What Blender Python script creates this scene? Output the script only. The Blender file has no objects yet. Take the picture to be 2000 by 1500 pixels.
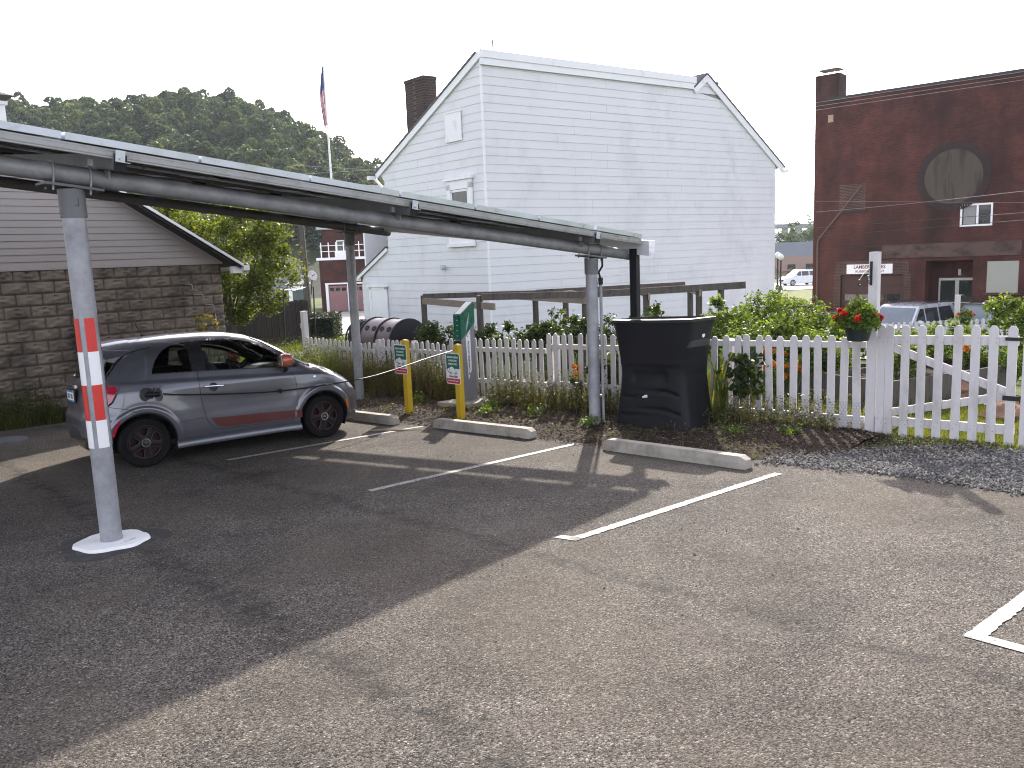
SKYS, SUNS, EXPO, HAZE = 0.15, 2.75, 1.84, 0.00017
import bpy, math, random
import numpy as np
from mathutils import Vector, Matrix, Quaternion
random.seed(7); rng = np.random.default_rng(11)
sc = bpy.context.scene
COL = sc.collection
R_ = math.radians
# ------------------------------------------------------------------ camera frame and terrain
FPX, PITCH, ROLL, CAMH = 1620.0, math.atan(250/1620.0), R_(-2.25), 1.9013
def camrot(p, r):
    c, s = math.cos(p), math.sin(p); cr, sr = math.cos(r), math.sin(r)
    f = np.array([0, c, -s]); up = np.array([0, s, c]); rt = np.array([1., 0, 0])
    return np.array([cr*rt+sr*up, -sr*rt+cr*up, f])
RW = camrot(PITCH, ROLL); CAM = np.array([0, 0, CAMH])
GA, GB = 0.00843065, -0.03662463
NRM = np.array([-GA, -GB, 1.0]); NRM /= np.linalg.norm(NRM)
def lot(x, y): return GA*x+GB*y
def sstep(a, b, x):
    t = np.clip((x-a)/(b-a), 0, 1); return t*t*(3-2*t)
def terr(x, y):
    """height of the natural ground: the lot's own plane near by, falling away to the street behind the garden"""
    x = np.asarray(x, float); y = np.asarray(y, float)
    base = GA*np.clip(x, -14, 14)+GB*np.clip(y, -40, 13)
    left = -0.0366*np.clip(y-13, 0, 37)
    right = -0.105*np.clip(y-13, 0, 17)-0.008*np.clip(y-30, 0, 70)-.001*np.clip(y-100, 0, 400)
    k = sstep(1.0, 7.0, x-0.05*np.clip(y-13, 0, 40))
    return base+left*(1-k)+right*k
def ray(x, y): return RW.T@np.array([(x-1000)/FPX, -(y-750)/FPX, 1.0])
def at(x, y, dep): return CAM+ray(x, y)*dep
def onplane(x, y, p0, d):
    nn = np.array([d[1], -d[0], 0]); r = ray(x, y)
    return CAM+r*((nn@(np.array([p0[0], p0[1], 0])-CAM))/(nn@r))
U2 = np.array([0.6970, 0.7171]); V2 = np.array([0.7171, -0.6970]); P1 = np.array([-3.28, 6.45])
def st(s, t): return P1+U2*s+V2*t
def W(s, t, h=0.0):
    p = st(s, t); return np.array([p[0], p[1], lot(p[0], p[1])+h])
def WT(s, t, h=0.0):
    p = st(s, t); return np.array([p[0], p[1], float(terr(p[0], p[1]))+h])
U3 = np.array([*U2, 0.]); V3 = np.array([*V2, 0.]); Z3 = np.array([0, 0, 1.])
U3G = U3+Z3*(GA*U2[0]+GB*U2[1]); U3G /= np.linalg.norm(U3G)
V3G = V3+Z3*(GA*V2[0]+GB*V2[1]); V3G /= np.linalg.norm(V3G)
# ------------------------------------------------------------------ mesh builder
class MB:
    def __init__(s): s.v = []; s.f = []; s.m = []
    def add(s, vs, fs, m=0):
        b = len(s.v); s.v.extend([tuple(map(float, p)) for p in vs])
        for f in fs: s.f.append(tuple(i+b for i in f)); s.m.append(m)
    def box(s, c, sx, sy, sz, ax=None, m=0):
        """box centred on c, full sizes, axes ax=(X,Y,Z)"""
        X, Y, Z = ax if ax is not None else (np.array([1., 0, 0]), np.array([0, 1., 0]), Z3)
        c = np.asarray(c, float); X = X*sx/2; Y = Y*sy/2; Z = Z*sz/2
        vs = [c-X-Y-Z, c+X-Y-Z, c+X+Y-Z, c-X+Y-Z, c-X-Y+Z, c+X-Y+Z, c+X+Y+Z, c-X+Y+Z]
        s.add(vs, [(0, 3, 2, 1), (4, 5, 6, 7), (0, 1, 5, 4), (1, 2, 6, 5), (2, 3, 7, 6), (3, 0, 4, 7)], m)
    def bar(s, a, b, w, h, up=Z3, m=0):
        a = np.asarray(a, float); b = np.asarray(b, float); X = b-a; L = np.linalg.norm(X); X = X/L
        Y = np.cross(up, X); Y /= np.linalg.norm(Y); Z = np.cross(X, Y)
        s.box((a+b)/2, L, w, h, (X, Y, Z), m)
    def tube(s, pts, r, n=8, m=0, cap=True, closed=False):
        pts = [np.asarray(p, float) for p in pts]; k = len(pts); rr = r if hasattr(r, '__len__') else [r]*k
        b = len(s.v); prev = None
        for i, p in enumerate(pts):
            if closed: d = pts[(i+1) % k]-pts[i-1]
            else: d = pts[min(i+1, k-1)]-pts[max(i-1, 0)]
            d = d/(np.linalg.norm(d)+1e-9)
            if prev is None:
                a = np.array([0, 0, 1.]) if abs(d[2]) < .9 else np.array([1., 0, 0])
                x = np.cross(a, d)
            else: x = prev-d*(prev@d)
            x /= np.linalg.norm(x)+1e-9; prev = x; y = np.cross(d, x)
            for j in range(n):
                a = 2*math.pi*j/n; s.v.append(tuple(p+(x*math.cos(a)+y*math.sin(a))*rr[i]))
        for i in range(k if closed else k-1):
            i2 = (i+1) % k
            for j in range(n):
                s.f.append((b+i*n+j, b+i*n+(j+1) % n, b+i2*n+(j+1) % n, b+i2*n+j)); s.m.append(m)
        if cap and not closed:
            s.f.append(tuple(b+j for j in range(n))[::-1]); s.m.append(m)
            s.f.append(tuple(b+(k-1)*n+j for j in range(n))); s.m.append(m)
    def prism(s, poly, o, X, Y, D, m=0, m2=None):
        """2D polygon in frame o,X,Y extruded by vector D"""
        o = np.asarray(o, float); D = np.asarray(D, float); n = len(poly)
        a = [o+X*p[0]+Y*p[1] for p in poly]; b = [p+D for p in a]
        s.add(a+b, [tuple(range(n))[::-1], tuple(range(n, 2*n))], m)
        k = len(s.v)-2*n
        for i in range(n):
            j = (i+1) % n; s.f.append((k+i, k+j, k+n+j, k+n+i)); s.m.append(m if m2 is None else m2)
    def lathe(s, prof, c, n=24, X=None, Y=None, A=None, m=0, cap=True):
        c = np.asarray(c, float); X = np.array([1., 0, 0]) if X is None else X; Y = np.array([0, 1., 0]) if Y is None else Y; A = Z3 if A is None else A
        b = len(s.v)
        for r, z in prof:
            for j in range(n):
                a = 2*math.pi*j/n; s.v.append(tuple(c+A*z+(X*math.cos(a)+Y*math.sin(a))*r))
        for i in range(len(prof)-1):
            for j in range(n):
                s.f.append((b+i*n+j, b+i*n+(j+1) % n, b+(i+1)*n+(j+1) % n, b+(i+1)*n+j)); s.m.append(m)
        if cap:
            s.f.append(tuple(b+j for j in range(n))[::-1]); s.m.append(m)
            k = b+(len(prof)-1)*n; s.f.append(tuple(k+j for j in range(n))); s.m.append(m)
    def sphere(s, c, r, n=12, k=8, m=0, sc3=(1, 1, 1)):
        pr = [(max(r*math.sin(math.pi*i/k), 1e-4), -r*math.cos(math.pi*i/k)) for i in range(k+1)]
        s.lathe([(a*sc3[0], b*sc3[2]) for a, b in pr], c, n, m=m)
    def quads(s, Q, m=0):
        """Q: (N,4,3) array"""
        b = len(s.v); Q = np.asarray(Q, float); N = Q.shape[0]
        s.v.extend(map(tuple, Q.reshape(-1, 3).tolist()))
        s.f.extend([(b+4*i, b+4*i+1, b+4*i+2, b+4*i+3) for i in range(N)]); s.m.extend([m]*N)
    def build(s, name, mats, parent=None, local=False, smooth=False, sharp=35):
        me = bpy.data.meshes.new(name)
        V = np.array(s.v, float)
        if parent is not None and not local:
            Mi = np.array(parent_world(parent).inverted()); V = V@Mi[:3, :3].T+Mi[:3, 3]
        me.from_pydata(V.tolist(), [], s.f)
        mats = mats if isinstance(mats, (list, tuple)) else [mats]
        for q in mats: me.materials.append(q)
        if len(mats) > 1: me.polygons.foreach_set('material_index', s.m)
        if smooth:
            me.polygons.foreach_set('use_smooth', [True]*len(me.polygons))
            try: me.set_sharp_from_angle(angle=R_(sharp))
            except Exception: pass
        me.update()
        o = bpy.data.objects.new(name, me); COL.objects.link(o)
        if parent is not None: o.parent = parent
        return o
def parent_world(p):
    m = p.matrix_basis.copy()
    while p.parent is not None:
        p = p.parent; m = p.matrix_basis@m
    return m
def tag(o, label=None, cat=None, group=None, kind=None):
    if label: o['label'] = label
    if cat: o['category'] = cat
    if group: o['group'] = group
    if kind: o['kind'] = kind
    return o
def thing(name, label, cat, loc=(0, 0, 0), rot=None, group=None):
    e = bpy.data.objects.new(name, None); COL.objects.link(e); e.empty_display_size = .2
    m = Matrix.Translation(Vector([float(a) for a in loc]))
    if rot is not None: m = m@(Matrix([[float(c) for c in r] for r in rot]).to_4x4())
    e.matrix_basis = m
    return tag(e, label, cat, group)
def frame_rot(X, Y, Z): return np.array([X, Y, Z]).T
def dup(root, loc=None, mat=None, label=None, group=None):
    c = root.copy(); COL.objects.link(c)
    if mat is not None: c.matrix_basis = mat
    elif loc is not None: c.location = [float(a) for a in loc]
    if label: c['label'] = label
    if group: c['group'] = group
    def rec(a, b):
        for ch in list(a.children):
            if ch.name in COPIES: continue
            d = ch.copy(); COL.objects.link(d); d.parent = b; COPIES.add(d.name); rec(ch, d)
    COPIES = set(); rec(root, c); return c
# ------------------------------------------------------------------ materials
def newmat(name):
    m = bpy.data.materials.new(name); m.use_nodes = True; nt = m.node_tree
    return m, nt, nt.nodes, nt.links, nt.nodes['Principled BSDF']
def noise(nd, lk, vec, scale, detail=4, rough=.55, dist=0):
    n = nd.new('ShaderNodeTexNoise'); n.inputs['Scale'].default_value = scale; n.inputs['Detail'].default_value = detail
    n.inputs['Roughness'].default_value = rough; n.inputs['Distortion'].default_value = dist
    if vec is not None: lk.new(vec, n.inputs['Vector'])
    return n.outputs['Fac']
def ramp(nd, lk, fac, stops):
    r = nd.new('ShaderNodeValToRGB'); e = r.color_ramp.elements
    while len(e) < len(stops): e.new(.5)
    for i, (p, c) in enumerate(stops):
        e[i].position = p; e[i].color = (*c, 1) if hasattr(c, '__len__') else (c, c, c, 1)
    lk.new(fac, r.inputs['Fac']); return r.outputs['Color']
def mix(nd, lk, fac, a, b, mode='MIX'):
    n = nd.new('ShaderNodeMix'); n.data_type = 'RGBA'; n.blend_type = mode
    for sock, val in ((n.inputs['Factor'], fac), (n.inputs['A'], a), (n.inputs['B'], b)):
        if hasattr(val, 'links') or isinstance(val, bpy.types.NodeSocket): lk.new(val, sock)
        elif hasattr(val, '__len__'): sock.default_value = (*val, 1)
        else: sock.default_value = val if sock.type == 'VALUE' else (val, val, val, 1)
    return n.outputs['Result']
def math_(nd, lk, op, a, b=0.0):
    n = nd.new('ShaderNodeMath'); n.operation = op
    for i, val in enumerate((a, b)):
        if isinstance(val, bpy.types.NodeSocket): lk.new(val, n.inputs[i])
        else: n.inputs[i].default_value = val
    return n.outputs[0]
def coords(nd, lk, kind='Object', sc3=None):
    t = nd.new('ShaderNodeTexCoord'); o = t.outputs[kind]
    if sc3 is not None:
        mp = nd.new('ShaderNodeMapping'); mp.inputs['Scale'].default_value = sc3; lk.new(o, mp.inputs['Vector']); o = mp.outputs['Vector']
    return o
def bump(nd, lk, bs, h, strength=.3, dist=.01):
    b = nd.new('ShaderNodeBump'); b.inputs['Strength'].default_value = strength; b.inputs['Distance'].default_value = dist
    lk.new(h, b.inputs['Height']); lk.new(b.outputs['Normal'], bs.inputs['Normal'])
def M(name, col, rough=.6, metal=0.0, var=.15, scale=5, stain=None, fine=60, bmp=0.0, bdist=.004, spec=.5, sc3=None, coat=0):
    """general surface: base colour with soft blotches, optional stains=(colour, scale, lo, hi), fine bump"""
    m, nt, nd, lk, bs = newmat(name); co = coords(nd, lk, 'Object', sc3)
    n1 = noise(nd, lk, co, scale, 5); n2 = noise(nd, lk, co, fine, 3)
    a = tuple(c*(1-var) for c in col); b = tuple(min(1, c*(1+var)) for c in col)
    c1 = ramp(nd, lk, n1, [(.3, a), (.7, b)])
    c1 = mix(nd, lk, .35, c1, ramp(nd, lk, n2, [(.3, a), (.7, b)]))
    if stain:
        sc_, ss, lo, hi = stain
        c1 = mix(nd, lk, ramp(nd, lk, noise(nd, lk, co, ss, 6, .65), [(lo, 0.), (hi, 1.)]), c1, sc_)
    lk.new(c1, bs.inputs['Base Color'])
    rr = ramp(nd, lk, n1, [(.3, max(0, rough-.08)), (.7, min(1, rough+.08))]); lk.new(rr, bs.inputs['Roughness'])
    bs.inputs['Metallic'].default_value = metal; bs.inputs['Specular IOR Level'].default_value = spec
    if coat: bs.inputs['Coat Weight'].default_value = coat; bs.inputs['Coat Roughness'].default_value = .04
    if bmp: bump(nd, lk, bs, n2, bmp, bdist)
    return m
def leafmat(name, cols, trans=.45, rough=.5, tcol=1.5):
    """foliage: each leaf its own tint (random per island), light passes through"""
    m, nt, nd, lk, bs = newmat(name)
    g = nd.new('ShaderNodeNewGeometry'); st_ = [(i/max(1, len(cols)-1), c) for i, c in enumerate(cols)]
    c = ramp(nd, lk, g.outputs['Random Per Island'], st_)
    big = noise(nd, lk, coords(nd, lk), 1.2, 3)
    c = mix(nd, lk, 1.0, c, ramp(nd, lk, big, [(.3, .7), (.7, 1.25)]), 'MULTIPLY')
    lk.new(c, bs.inputs['Base Color']); bs.inputs['Roughness'].default_value = rough; bs.inputs['Specular IOR Level'].default_value = .3
    tr = nd.new('ShaderNodeBsdfTranslucent')
    tc = mix(nd, lk, 1.0, c, (tcol*1.15, tcol, tcol*.35), 'MULTIPLY'); lk.new(tc, tr.inputs['Color'])
    mx = nd.new('ShaderNodeMixShader'); mx.inputs['Fac'].default_value = trans
    lk.new(bs.outputs[0], mx.inputs[1]); lk.new(tr.outputs[0], mx.inputs[2])
    lk.new(mx.outputs[0], nd['Material Output'].inputs['Surface']); return m
def glassmat(name, tint=(.5, .55, .52), refl=.08):
    m, nt, nd, lk, bs = newmat(name); nd.remove(bs)
    t = nd.new('ShaderNodeBsdfTransparent'); t.inputs['Color'].default_value = (*tint, 1)
    g = nd.new('ShaderNodeBsdfGlossy'); g.inputs['Roughness'].default_value = .02
    f = nd.new('ShaderNodeFresnel'); f.inputs['IOR'].default_value = 1.5
    mx = nd.new('ShaderNodeMixShader'); lk.new(f.outputs[0], mx.inputs['Fac'])
    lk.new(t.outputs[0], mx.inputs[1]); lk.new(g.outputs[0], mx.inputs[2]); lk.new(mx.outputs[0], nd['Material Output'].inputs['Surface']); return m
def brickmat(name, c1, c2, mortar, bw=.215, bh=.075, mort=.008, dirt=None, axis='xz', bmp=.4, offset=.5):
    m, nt, nd, lk, bs = newmat(name); co = coords(nd, lk)
    sp = nd.new('ShaderNodeSeparateXYZ'); lk.new(co, sp.inputs[0]); cb = nd.new('ShaderNodeCombineXYZ')
    hx = math_(nd, lk, 'ADD', sp.outputs['X'], sp.outputs['Y']) if axis == 'xyz' else sp.outputs['X']
    lk.new(hx, cb.inputs['X']); lk.new(sp.outputs['Z'], cb.inputs['Y'])
    b = nd.new('ShaderNodeTexBrick'); lk.new(cb.outputs[0], b.inputs['Vector']); b.inputs['Scale'].default_value = 1
    b.inputs['Brick Width'].default_value = bw; b.inputs['Row Height'].default_value = bh; b.inputs['Mortar Size'].default_value = mort
    b.inputs['Color1'].default_value = (*c1, 1); b.inputs['Color2'].default_value = (*c2, 1); b.inputs['Mortar'].default_value = (*mortar, 1); b.offset = offset
    c = b.outputs['Color']
    c = mix(nd, lk, 1.0, c, ramp(nd, lk, noise(nd, lk, co, .9, 6, .6), [(.3, .62), (.7, 1.25)]), 'MULTIPLY')
    if dirt:
        mp = nd.new('ShaderNodeMapping'); mp.inputs['Scale'].default_value = (.55, .55, .22); lk.new(co, mp.inputs[0])
        c = mix(nd, lk, ramp(nd, lk, noise(nd, lk, mp.outputs[0], 1.0, 7, .62), [(.45, 0.), (.68, .85)]), c, dirt)
    lk.new(c, bs.inputs['Base Color']); bs.inputs['Roughness'].default_value = .85; bs.inputs['Specular IOR Level'].default_value = .25
    h = math_(nd, lk, 'ADD', math_(nd, lk, 'MULTIPLY', b.outputs['Fac'], -1.0), math_(nd, lk, 'MULTIPLY', noise(nd, lk, co, 40, 3), .5))
    bump(nd, lk, bs, h, bmp, .01); return m
def textmesh(body, size, ext=.001, align='CENTER', sx=1.0, bold=0.0):
    cu = bpy.data.curves.new('lettering', 'FONT'); cu.body = body; cu.size = size; cu.extrude = ext; cu.align_x = align; cu.align_y = 'CENTER'
    if bold: cu.offset = bold
    cu.resolution_u = 3
    o = bpy.data.objects.new('lettering_tmp', cu); COL.objects.link(o)
    dg = bpy.context.evaluated_depsgraph_get(); me = o.evaluated_get(dg).to_mesh()
    vs = [np.array(v.co) for v in me.vertices]; fs = [tuple(p.vertices) for p in me.polygons]
    for q in vs: q[0] *= sx
    o.evaluated_get(dg).to_mesh_clear(); bpy.data.objects.remove(o); bpy.data.curves.remove(cu); return vs, fs
def put_text(mb, body, size, o, X, Y, N, m=0, sx=1.0, align='CENTER', ext=.001, bold=0.0):
    vs, fs = textmesh(body, size, ext, align, sx, bold); o = np.asarray(o, float)
    mb.add([o+X*p[0]+Y*p[1]+N*(p[2]+ext) for p in vs], fs, m)
# leaf scatterers
def cards(P, L, Wd, up=.5, droop=0.0, spread=None):
    """N rhombus leaves at points P, length L, width Wd; up biases the face to the sky"""
    N = len(P); L = np.broadcast_to(L, (N,))[:, None]; Wd = np.broadcast_to(Wd, (N,))[:, None]
    d = rng.normal(size=(N, 3)); d[:, 2] = d[:, 2]*(1-up)-droop; d /= np.linalg.norm(d, axis=1)[:, None]
    n = rng.normal(size=(N, 3)); n[:, 2] += up*2; w = np.cross(n, d); w /= np.linalg.norm(w, axis=1)[:, None]+1e-9
    m = np.cross(d, w); m *= np.sign(m[:, 2:]+1e-9); f = rng.uniform(.0, .3, (N, 1))*Wd
    a = P-d*L*.5; b = P+w*Wd*.5-d*L*.08+m*f; c = P+d*L*.5-m*f*.6; e = P-w*Wd*.5-d*L*.08+m*f
    return np.stack([a, b, c, e], 1)
def blades(P, H, wd, lean=.35):
    """grass blades: bent two-quad strips"""
    N = len(P); H = np.broadcast_to(H, (N,))[:, None]; a = rng.uniform(0, 2*math.pi, N)
    s = np.stack([np.cos(a), np.sin(a), 0*a], 1)*(wd/2)
    b = rng.uniform(0, 2*math.pi, N); l = np.stack([np.cos(b), np.sin(b), 0*b], 1)*H*lean*rng.uniform(.2, 1.3, (N, 1))
    z = np.array([0, 0, 1.])
    m1 = P+l*.35+z*H*.6; m2 = P+l+z*H*.98
    q1 = np.stack([P-s, P+s, m1+s*.75, m1-s*.75], 1); q2 = np.stack([m1-s*.75, m1+s*.75, m2+s*.12, m2-s*.12], 1)
    return np.concatenate([q1, q2])
# ------------------------------------------------------------------ shared materials
def asphalt_mat():
    m, nt, nd, lk, bs = newmat('asphalt'); co = coords(nd, lk)
    v = nd.new('ShaderNodeTexVoronoi'); v.inputs['Scale'].default_value = 120; lk.new(co, v.inputs['Vector'])
    sp = nd.new('ShaderNodeSeparateColor'); lk.new(v.outputs['Color'], sp.inputs[0])
    grain = ramp(nd, lk, sp.outputs[0], [(0, (.017, .0152, .014)), (.22, (.046, .041, .036)), (.5, (.091, .081, .070)), (.85, (.128, .113, .097)), (.95, (.19, .169, .143)), (1, (.28, .25, .21))])
    f = noise(nd, lk, co, 95, 3, .7); grain = mix(nd, lk, 1.0, grain, ramp(nd, lk, f, [(.34, .16), (.47, .95), (.65, 1.3)]), 'MULTIPLY')
    big = noise(nd, lk, co, .55, 5, .6); c = mix(nd, lk, 1.0, grain, ramp(nd, lk, big, [(.3, .66), (.7, 1.28)]), 'MULTIPLY')
    mid = noise(nd, lk, co, 2.6, 5, .65); c = mix(nd, lk, 1.0, c, ramp(nd, lk, mid, [(.3, .82), (.72, 1.18)]), 'MULTIPLY')
    # tan dust washed out over the lot
    dust = ramp(nd, lk, noise(nd, lk, co, .33, 6, .6, .4), [(.44, 0.), (.74, .6)]); c = mix(nd, lk, dust, c, (.125, .103, .078))
    # seams left by the paver, a little darker and rougher
    w = noise(nd, lk, co, 1.6, 5, .7)
    sx = nd.new('ShaderNodeSeparateXYZ'); lk.new(co, sx.inputs[0])
    for a, b, cc, wd, k in ((.746, .665, -1.967, .065, .62), (.71, .70, -4.05, .05, .5)):
        e = math_(nd, lk, 'ADD', math_(nd, lk, 'MULTIPLY', sx.outputs['X'], a), math_(nd, lk, 'MULTIPLY', sx.outputs['Y'], b))
        e = math_(nd, lk, 'ADD', math_(nd, lk, 'ADD', e, cc), math_(nd, lk, 'MULTIPLY', math_(nd, lk, 'SUBTRACT', w, .5), .34))
        e = ramp(nd, lk, math_(nd, lk, 'ABSOLUTE', e), [(0, k), (wd, k*.75), (wd*2.6, 0.)])
        e = mix(nd, lk, 1.0, e, ramp(nd, lk, noise(nd, lk, co, 9, 4), [(.38, .1), (.6, 1.)]), 'MULTIPLY')
        c = mix(nd, lk, e, c, (.016, .0155, .0155))
    # oil drips and pale scuffs
    ov = nd.new('ShaderNodeTexVoronoi'); ov.inputs['Scale'].default_value = .75; lk.new(co, ov.inputs['Vector'])
    om = ramp(nd, lk, math_(nd, lk, 'ADD', ov.outputs['Distance'], math_(nd, lk, 'MULTIPLY', math_(nd, lk, 'SUBTRACT', noise(nd, lk, co, 5, 5, .65), .5), .35)), [(.06, .55), (.2, 0.)])
    os_ = nd.new('ShaderNodeSeparateColor'); lk.new(ov.outputs['Color'], os_.inputs[0]); om = mix(nd, lk, 1.0, om, ramp(nd, lk, os_.outputs[0], [(.55, 0.), (.6, 1.)]), 'MULTIPLY'); c = mix(nd, lk, om, c, (.018, .017, .017))
    mpn = nd.new('ShaderNodeMapping'); mpn.inputs['Rotation'].default_value = (0, 0, .75); mpn.inputs['Scale'].default_value = (.5, 2.2, 1); lk.new(co, mpn.inputs['Vector'])
    c = mix(nd, lk, ramp(nd, lk, noise(nd, lk, mpn.outputs['Vector'], 1.1, 7, .7, .6), [(.57, 0.), (.75, .35)]), c, (.15, .135, .115))
    # hairline cracks
    cr = nd.new('ShaderNodeTexVoronoi'); cr.feature = 'DISTANCE_TO_EDGE'; cr.inputs['Scale'].default_value = .42
    wv = nd.new('ShaderNodeVectorMath'); wv.operation = 'ADD'; lk.new(co, wv.inputs[0]); nn = nd.new('ShaderNodeTexNoise'); nn.inputs['Scale'].default_value = 3; nn.inputs['Detail'].default_value = 5; lk.new(co, nn.inputs['Vector']); lk.new(nn.outputs['Color'], wv.inputs[1]); lk.new(wv.outputs[0], cr.inputs['Vector'])
    cm = ramp(nd, lk, cr.outputs['Distance'], [(0, .55), (.0025, .35), (.006, 0.)])
    cm = mix(nd, lk, 1.0, cm, ramp(nd, lk, noise(nd, lk, co, .8, 3), [(.5, 0.), (.6, 1.)]), 'MULTIPLY'); c = mix(nd, lk, cm, c, (.02, .02, .02))
    lk.new(c, bs.inputs['Base Color']); bs.inputs['Roughness'].default_value = .9; bs.inputs['Specular IOR Level'].default_value = .12
    h = math_(nd, lk, 'ADD', math_(nd, lk, 'MULTIPLY', v.outputs['Distance'], -1.0), math_(nd, lk, 'MULTIPLY', f, .9)); bump(nd, lk, bs, h, .55, .008)
    return m
def paint_mat(name, col, wear=.5):
    """road paint, worn through to the asphalt in specks and at blotches"""
    m, nt, nd, lk, bs = newmat(name); co = coords(nd, lk)
    n = noise(nd, lk, co, 45, 4, .7); b = noise(nd, lk, co, 3, 4, .6)
    k = math_(nd, lk, 'ADD', math_(nd, lk, 'MULTIPLY', n, .65), math_(nd, lk, 'MULTIPLY', b, .45))
    f = ramp(nd, lk, k, [(wear, 0.), (wear+.08, 1.)])
    c = mix(nd, lk, f, ramp(nd, lk, b, [(.3, tuple(x*.8 for x in col)), (.7, col)]), (.07, .067, .063)); lk.new(c, bs.inputs['Base Color']); bs.inputs['Roughness'].default_value = .75
    bump(nd, lk, bs, n, .5, .006); return m
def gsoil(name, a, b, c3, scale=14, sp=.35):
    m, nt, nd, lk, bs = newmat(name); co = coords(nd, lk)
    c = ramp(nd, lk, noise(nd, lk, co, scale, 6, .7), [(.3, a), (.52, b), (.72, c3)])
    c = mix(nd, lk, 1.0, c, ramp(nd, lk, noise(nd, lk, co, .8, 4), [(.3, .75), (.7, 1.2)]), 'MULTIPLY'); lk.new(c, bs.inputs['Base Color'])
    bs.inputs['Roughness'].default_value = .95; bs.inputs['Specular IOR Level'].default_value = .15; bump(nd, lk, bs, noise(nd, lk, co, scale*3, 5), .7, .02); return m
ASPH = asphalt_mat(); PAINT = paint_mat('line_paint', (.37, .36, .33), .585)
GRASSG = gsoil('grass_ground', (.035, .05, .015), (.075, .105, .025), (.14, .15, .05), 9)
MULCH = gsoil('mulch', (.012, .008, .006), (.032, .021, .015), (.075, .05, .035), 30)
GRAVELB = gsoil('gravel_base', (.05, .05, .052), (.09, .09, .095), (.16, .16, .165), 40)
CONC = M('concrete', (.34, .31, .26), .85, 0, .14, 3, ((.15, .135, .115), 2.5, .5, .75), 120, .5, .006, .3)
CONCP = M('old_pavement', (.36, .34, .30), .85, 0, .12, 1.2, ((.25, .23, .2), .7, .5, .7), 60, .3)
GALV = M('galvanised_steel', (.33, .335, .35), .58, .35, .14, 14, ((.23, .235, .25), 5, .42, .66), 70, .08, .002)
GALVD = M('dull_steel', (.15, .152, .16), .6, .4, .15, 9, ((.12, .12, .13), 3, .45, .7), 60, .1, .002)
ALU = M('aluminium', (.58, .62, .70), .34, .7, .08, 4, ((.42, .42, .41), 8, .55, .8), 90, .04, .001, sc3=(1, 1, 1))
WHITEP = M('white_paint', (.74, .74, .75), .55, 0, .05, 2.5, ((.5, .49, .46), 3.2, .56, .82), 50, .15, .003, .35)
FENCEW = M('fence_white', (.58, .555, .55), .6, 0, .08, 3, ((.33, .305, .27), 3.0, .50, .76), 40, .2, .003, .3, sc3=(1, 1, .35))
BLACKP = M('black_plastic', (.006, .0065, .009), .5, 0, .2, 5, ((.010, .010, .012), 4, .5, .75), 90, .12, .003, .25)
BLACKM = M('black_metal', (.015, .015, .017), .4, .2, .1, 6)
RUBBER = M('tyre_rubber', (.0045, .0045, .005), .8, 0, .2, 9, ((.012, .011, .010), 12, .55, .8), 70, .2, .004, .2)
YELLOW = M('yellow_paint', (.52, .34, .012), .5, 0, .1, 6, ((.42, .29, .03), 9, .55, .8), 60, .2, .003)
WOODG = M('weathered_wood', (.095, .083, .073), .85, 0, .25, 6, ((.04, .036, .034), 5, .5, .72), 45, .35, .004, .2, sc3=(3, 3, .6))
WOODD = M('dark_wood', (.036, .030, .026), .88, 0, .25, 6, ((.015, .0135, .0125), 4, .5, .72), 45, .35, .004, .2, sc3=(5, 5, .5))
REDR = M('red_reflective', (.55, .035, .03), .35, 0, .08, 10, None, 60); WHR = M('white_reflective', (.78, .78, .78), .35, 0, .04, 10)
BARK = M('bark', (.085, .068, .052), .9, 0, .3, 9, None, 40, .6, .01, .2, sc3=(2, 2, .5))
LEAF_T = leafmat('tree_leaves', [(.035, .06, .012), (.07, .105, .018), (.11, .15, .025), (.17, .19, .035)], .5)
LEAF_D = leafmat('weed_leaves', [(.03, .05, .014), (.06, .085, .02), (.10, .115, .035), (.15, .13, .055)], .4)
LEAF_G = leafmat('garden_leaves', [(.035, .075, .015), (.07, .125, .022), (.11, .17, .03), (.15, .2, .045)], .5)
LEAF_B = leafmat('lawn_blades', [(.04, .075, .014), (.075, .115, .02), (.12, .145, .03), (.21, .19, .075)], .45, .5, 1.3)
def hillmat():
    m, nt, nd, lk, bs = newmat('hill_leaves'); g = nd.new('ShaderNodeNewGeometry'); a = nd.new('ShaderNodeAttribute'); a.attribute_name = 'tint'
    k = math_(nd, lk, 'ADD', math_(nd, lk, 'MULTIPLY', a.outputs['Fac'], .22), math_(nd, lk, 'ADD', math_(nd, lk, 'MULTIPLY', g.outputs['Random Per Island'], .3), .35))
    c = ramp(nd, lk, k, [(0, (.032, .058, .034)), (.4, (.056, .092, .047)), (.7, (.092, .135, .06)), (1, (.15, .175, .07))]); lk.new(c, bs.inputs['Base Color']); bs.inputs['Roughness'].default_value = .65; bs.inputs['Specular IOR Level'].default_value = .25
    tr = nd.new('ShaderNodeBsdfTranslucent'); lk.new(mix(nd, lk, 1.0, c, (1.5, 1.4, .7), 'MULTIPLY'), tr.inputs['Color']); mx = nd.new('ShaderNodeMixShader'); mx.inputs['Fac'].default_value = .25
    lk.new(bs.outputs[0], mx.inputs[1]); lk.new(tr.outputs[0], mx.inputs[2]); lk.new(mx.outputs[0], nd['Material Output'].inputs['Surface']); return m
LEAF_H = hillmat()
DRYG = leafmat('dry_stalks', [(.12, .085, .04), (.2, .15, .075), (.13, .12, .05)], .3)
PETR = leafmat('red_petals', [(.38, .01, .012), (.55, .02, .03), (.62, .05, .05)], .35, .5, .9)
PETO = leafmat('orange_petals', [(.6, .2, .01), (.7, .3, .02), (.65, .14, .01)], .35, .5, 1.0)
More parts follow.
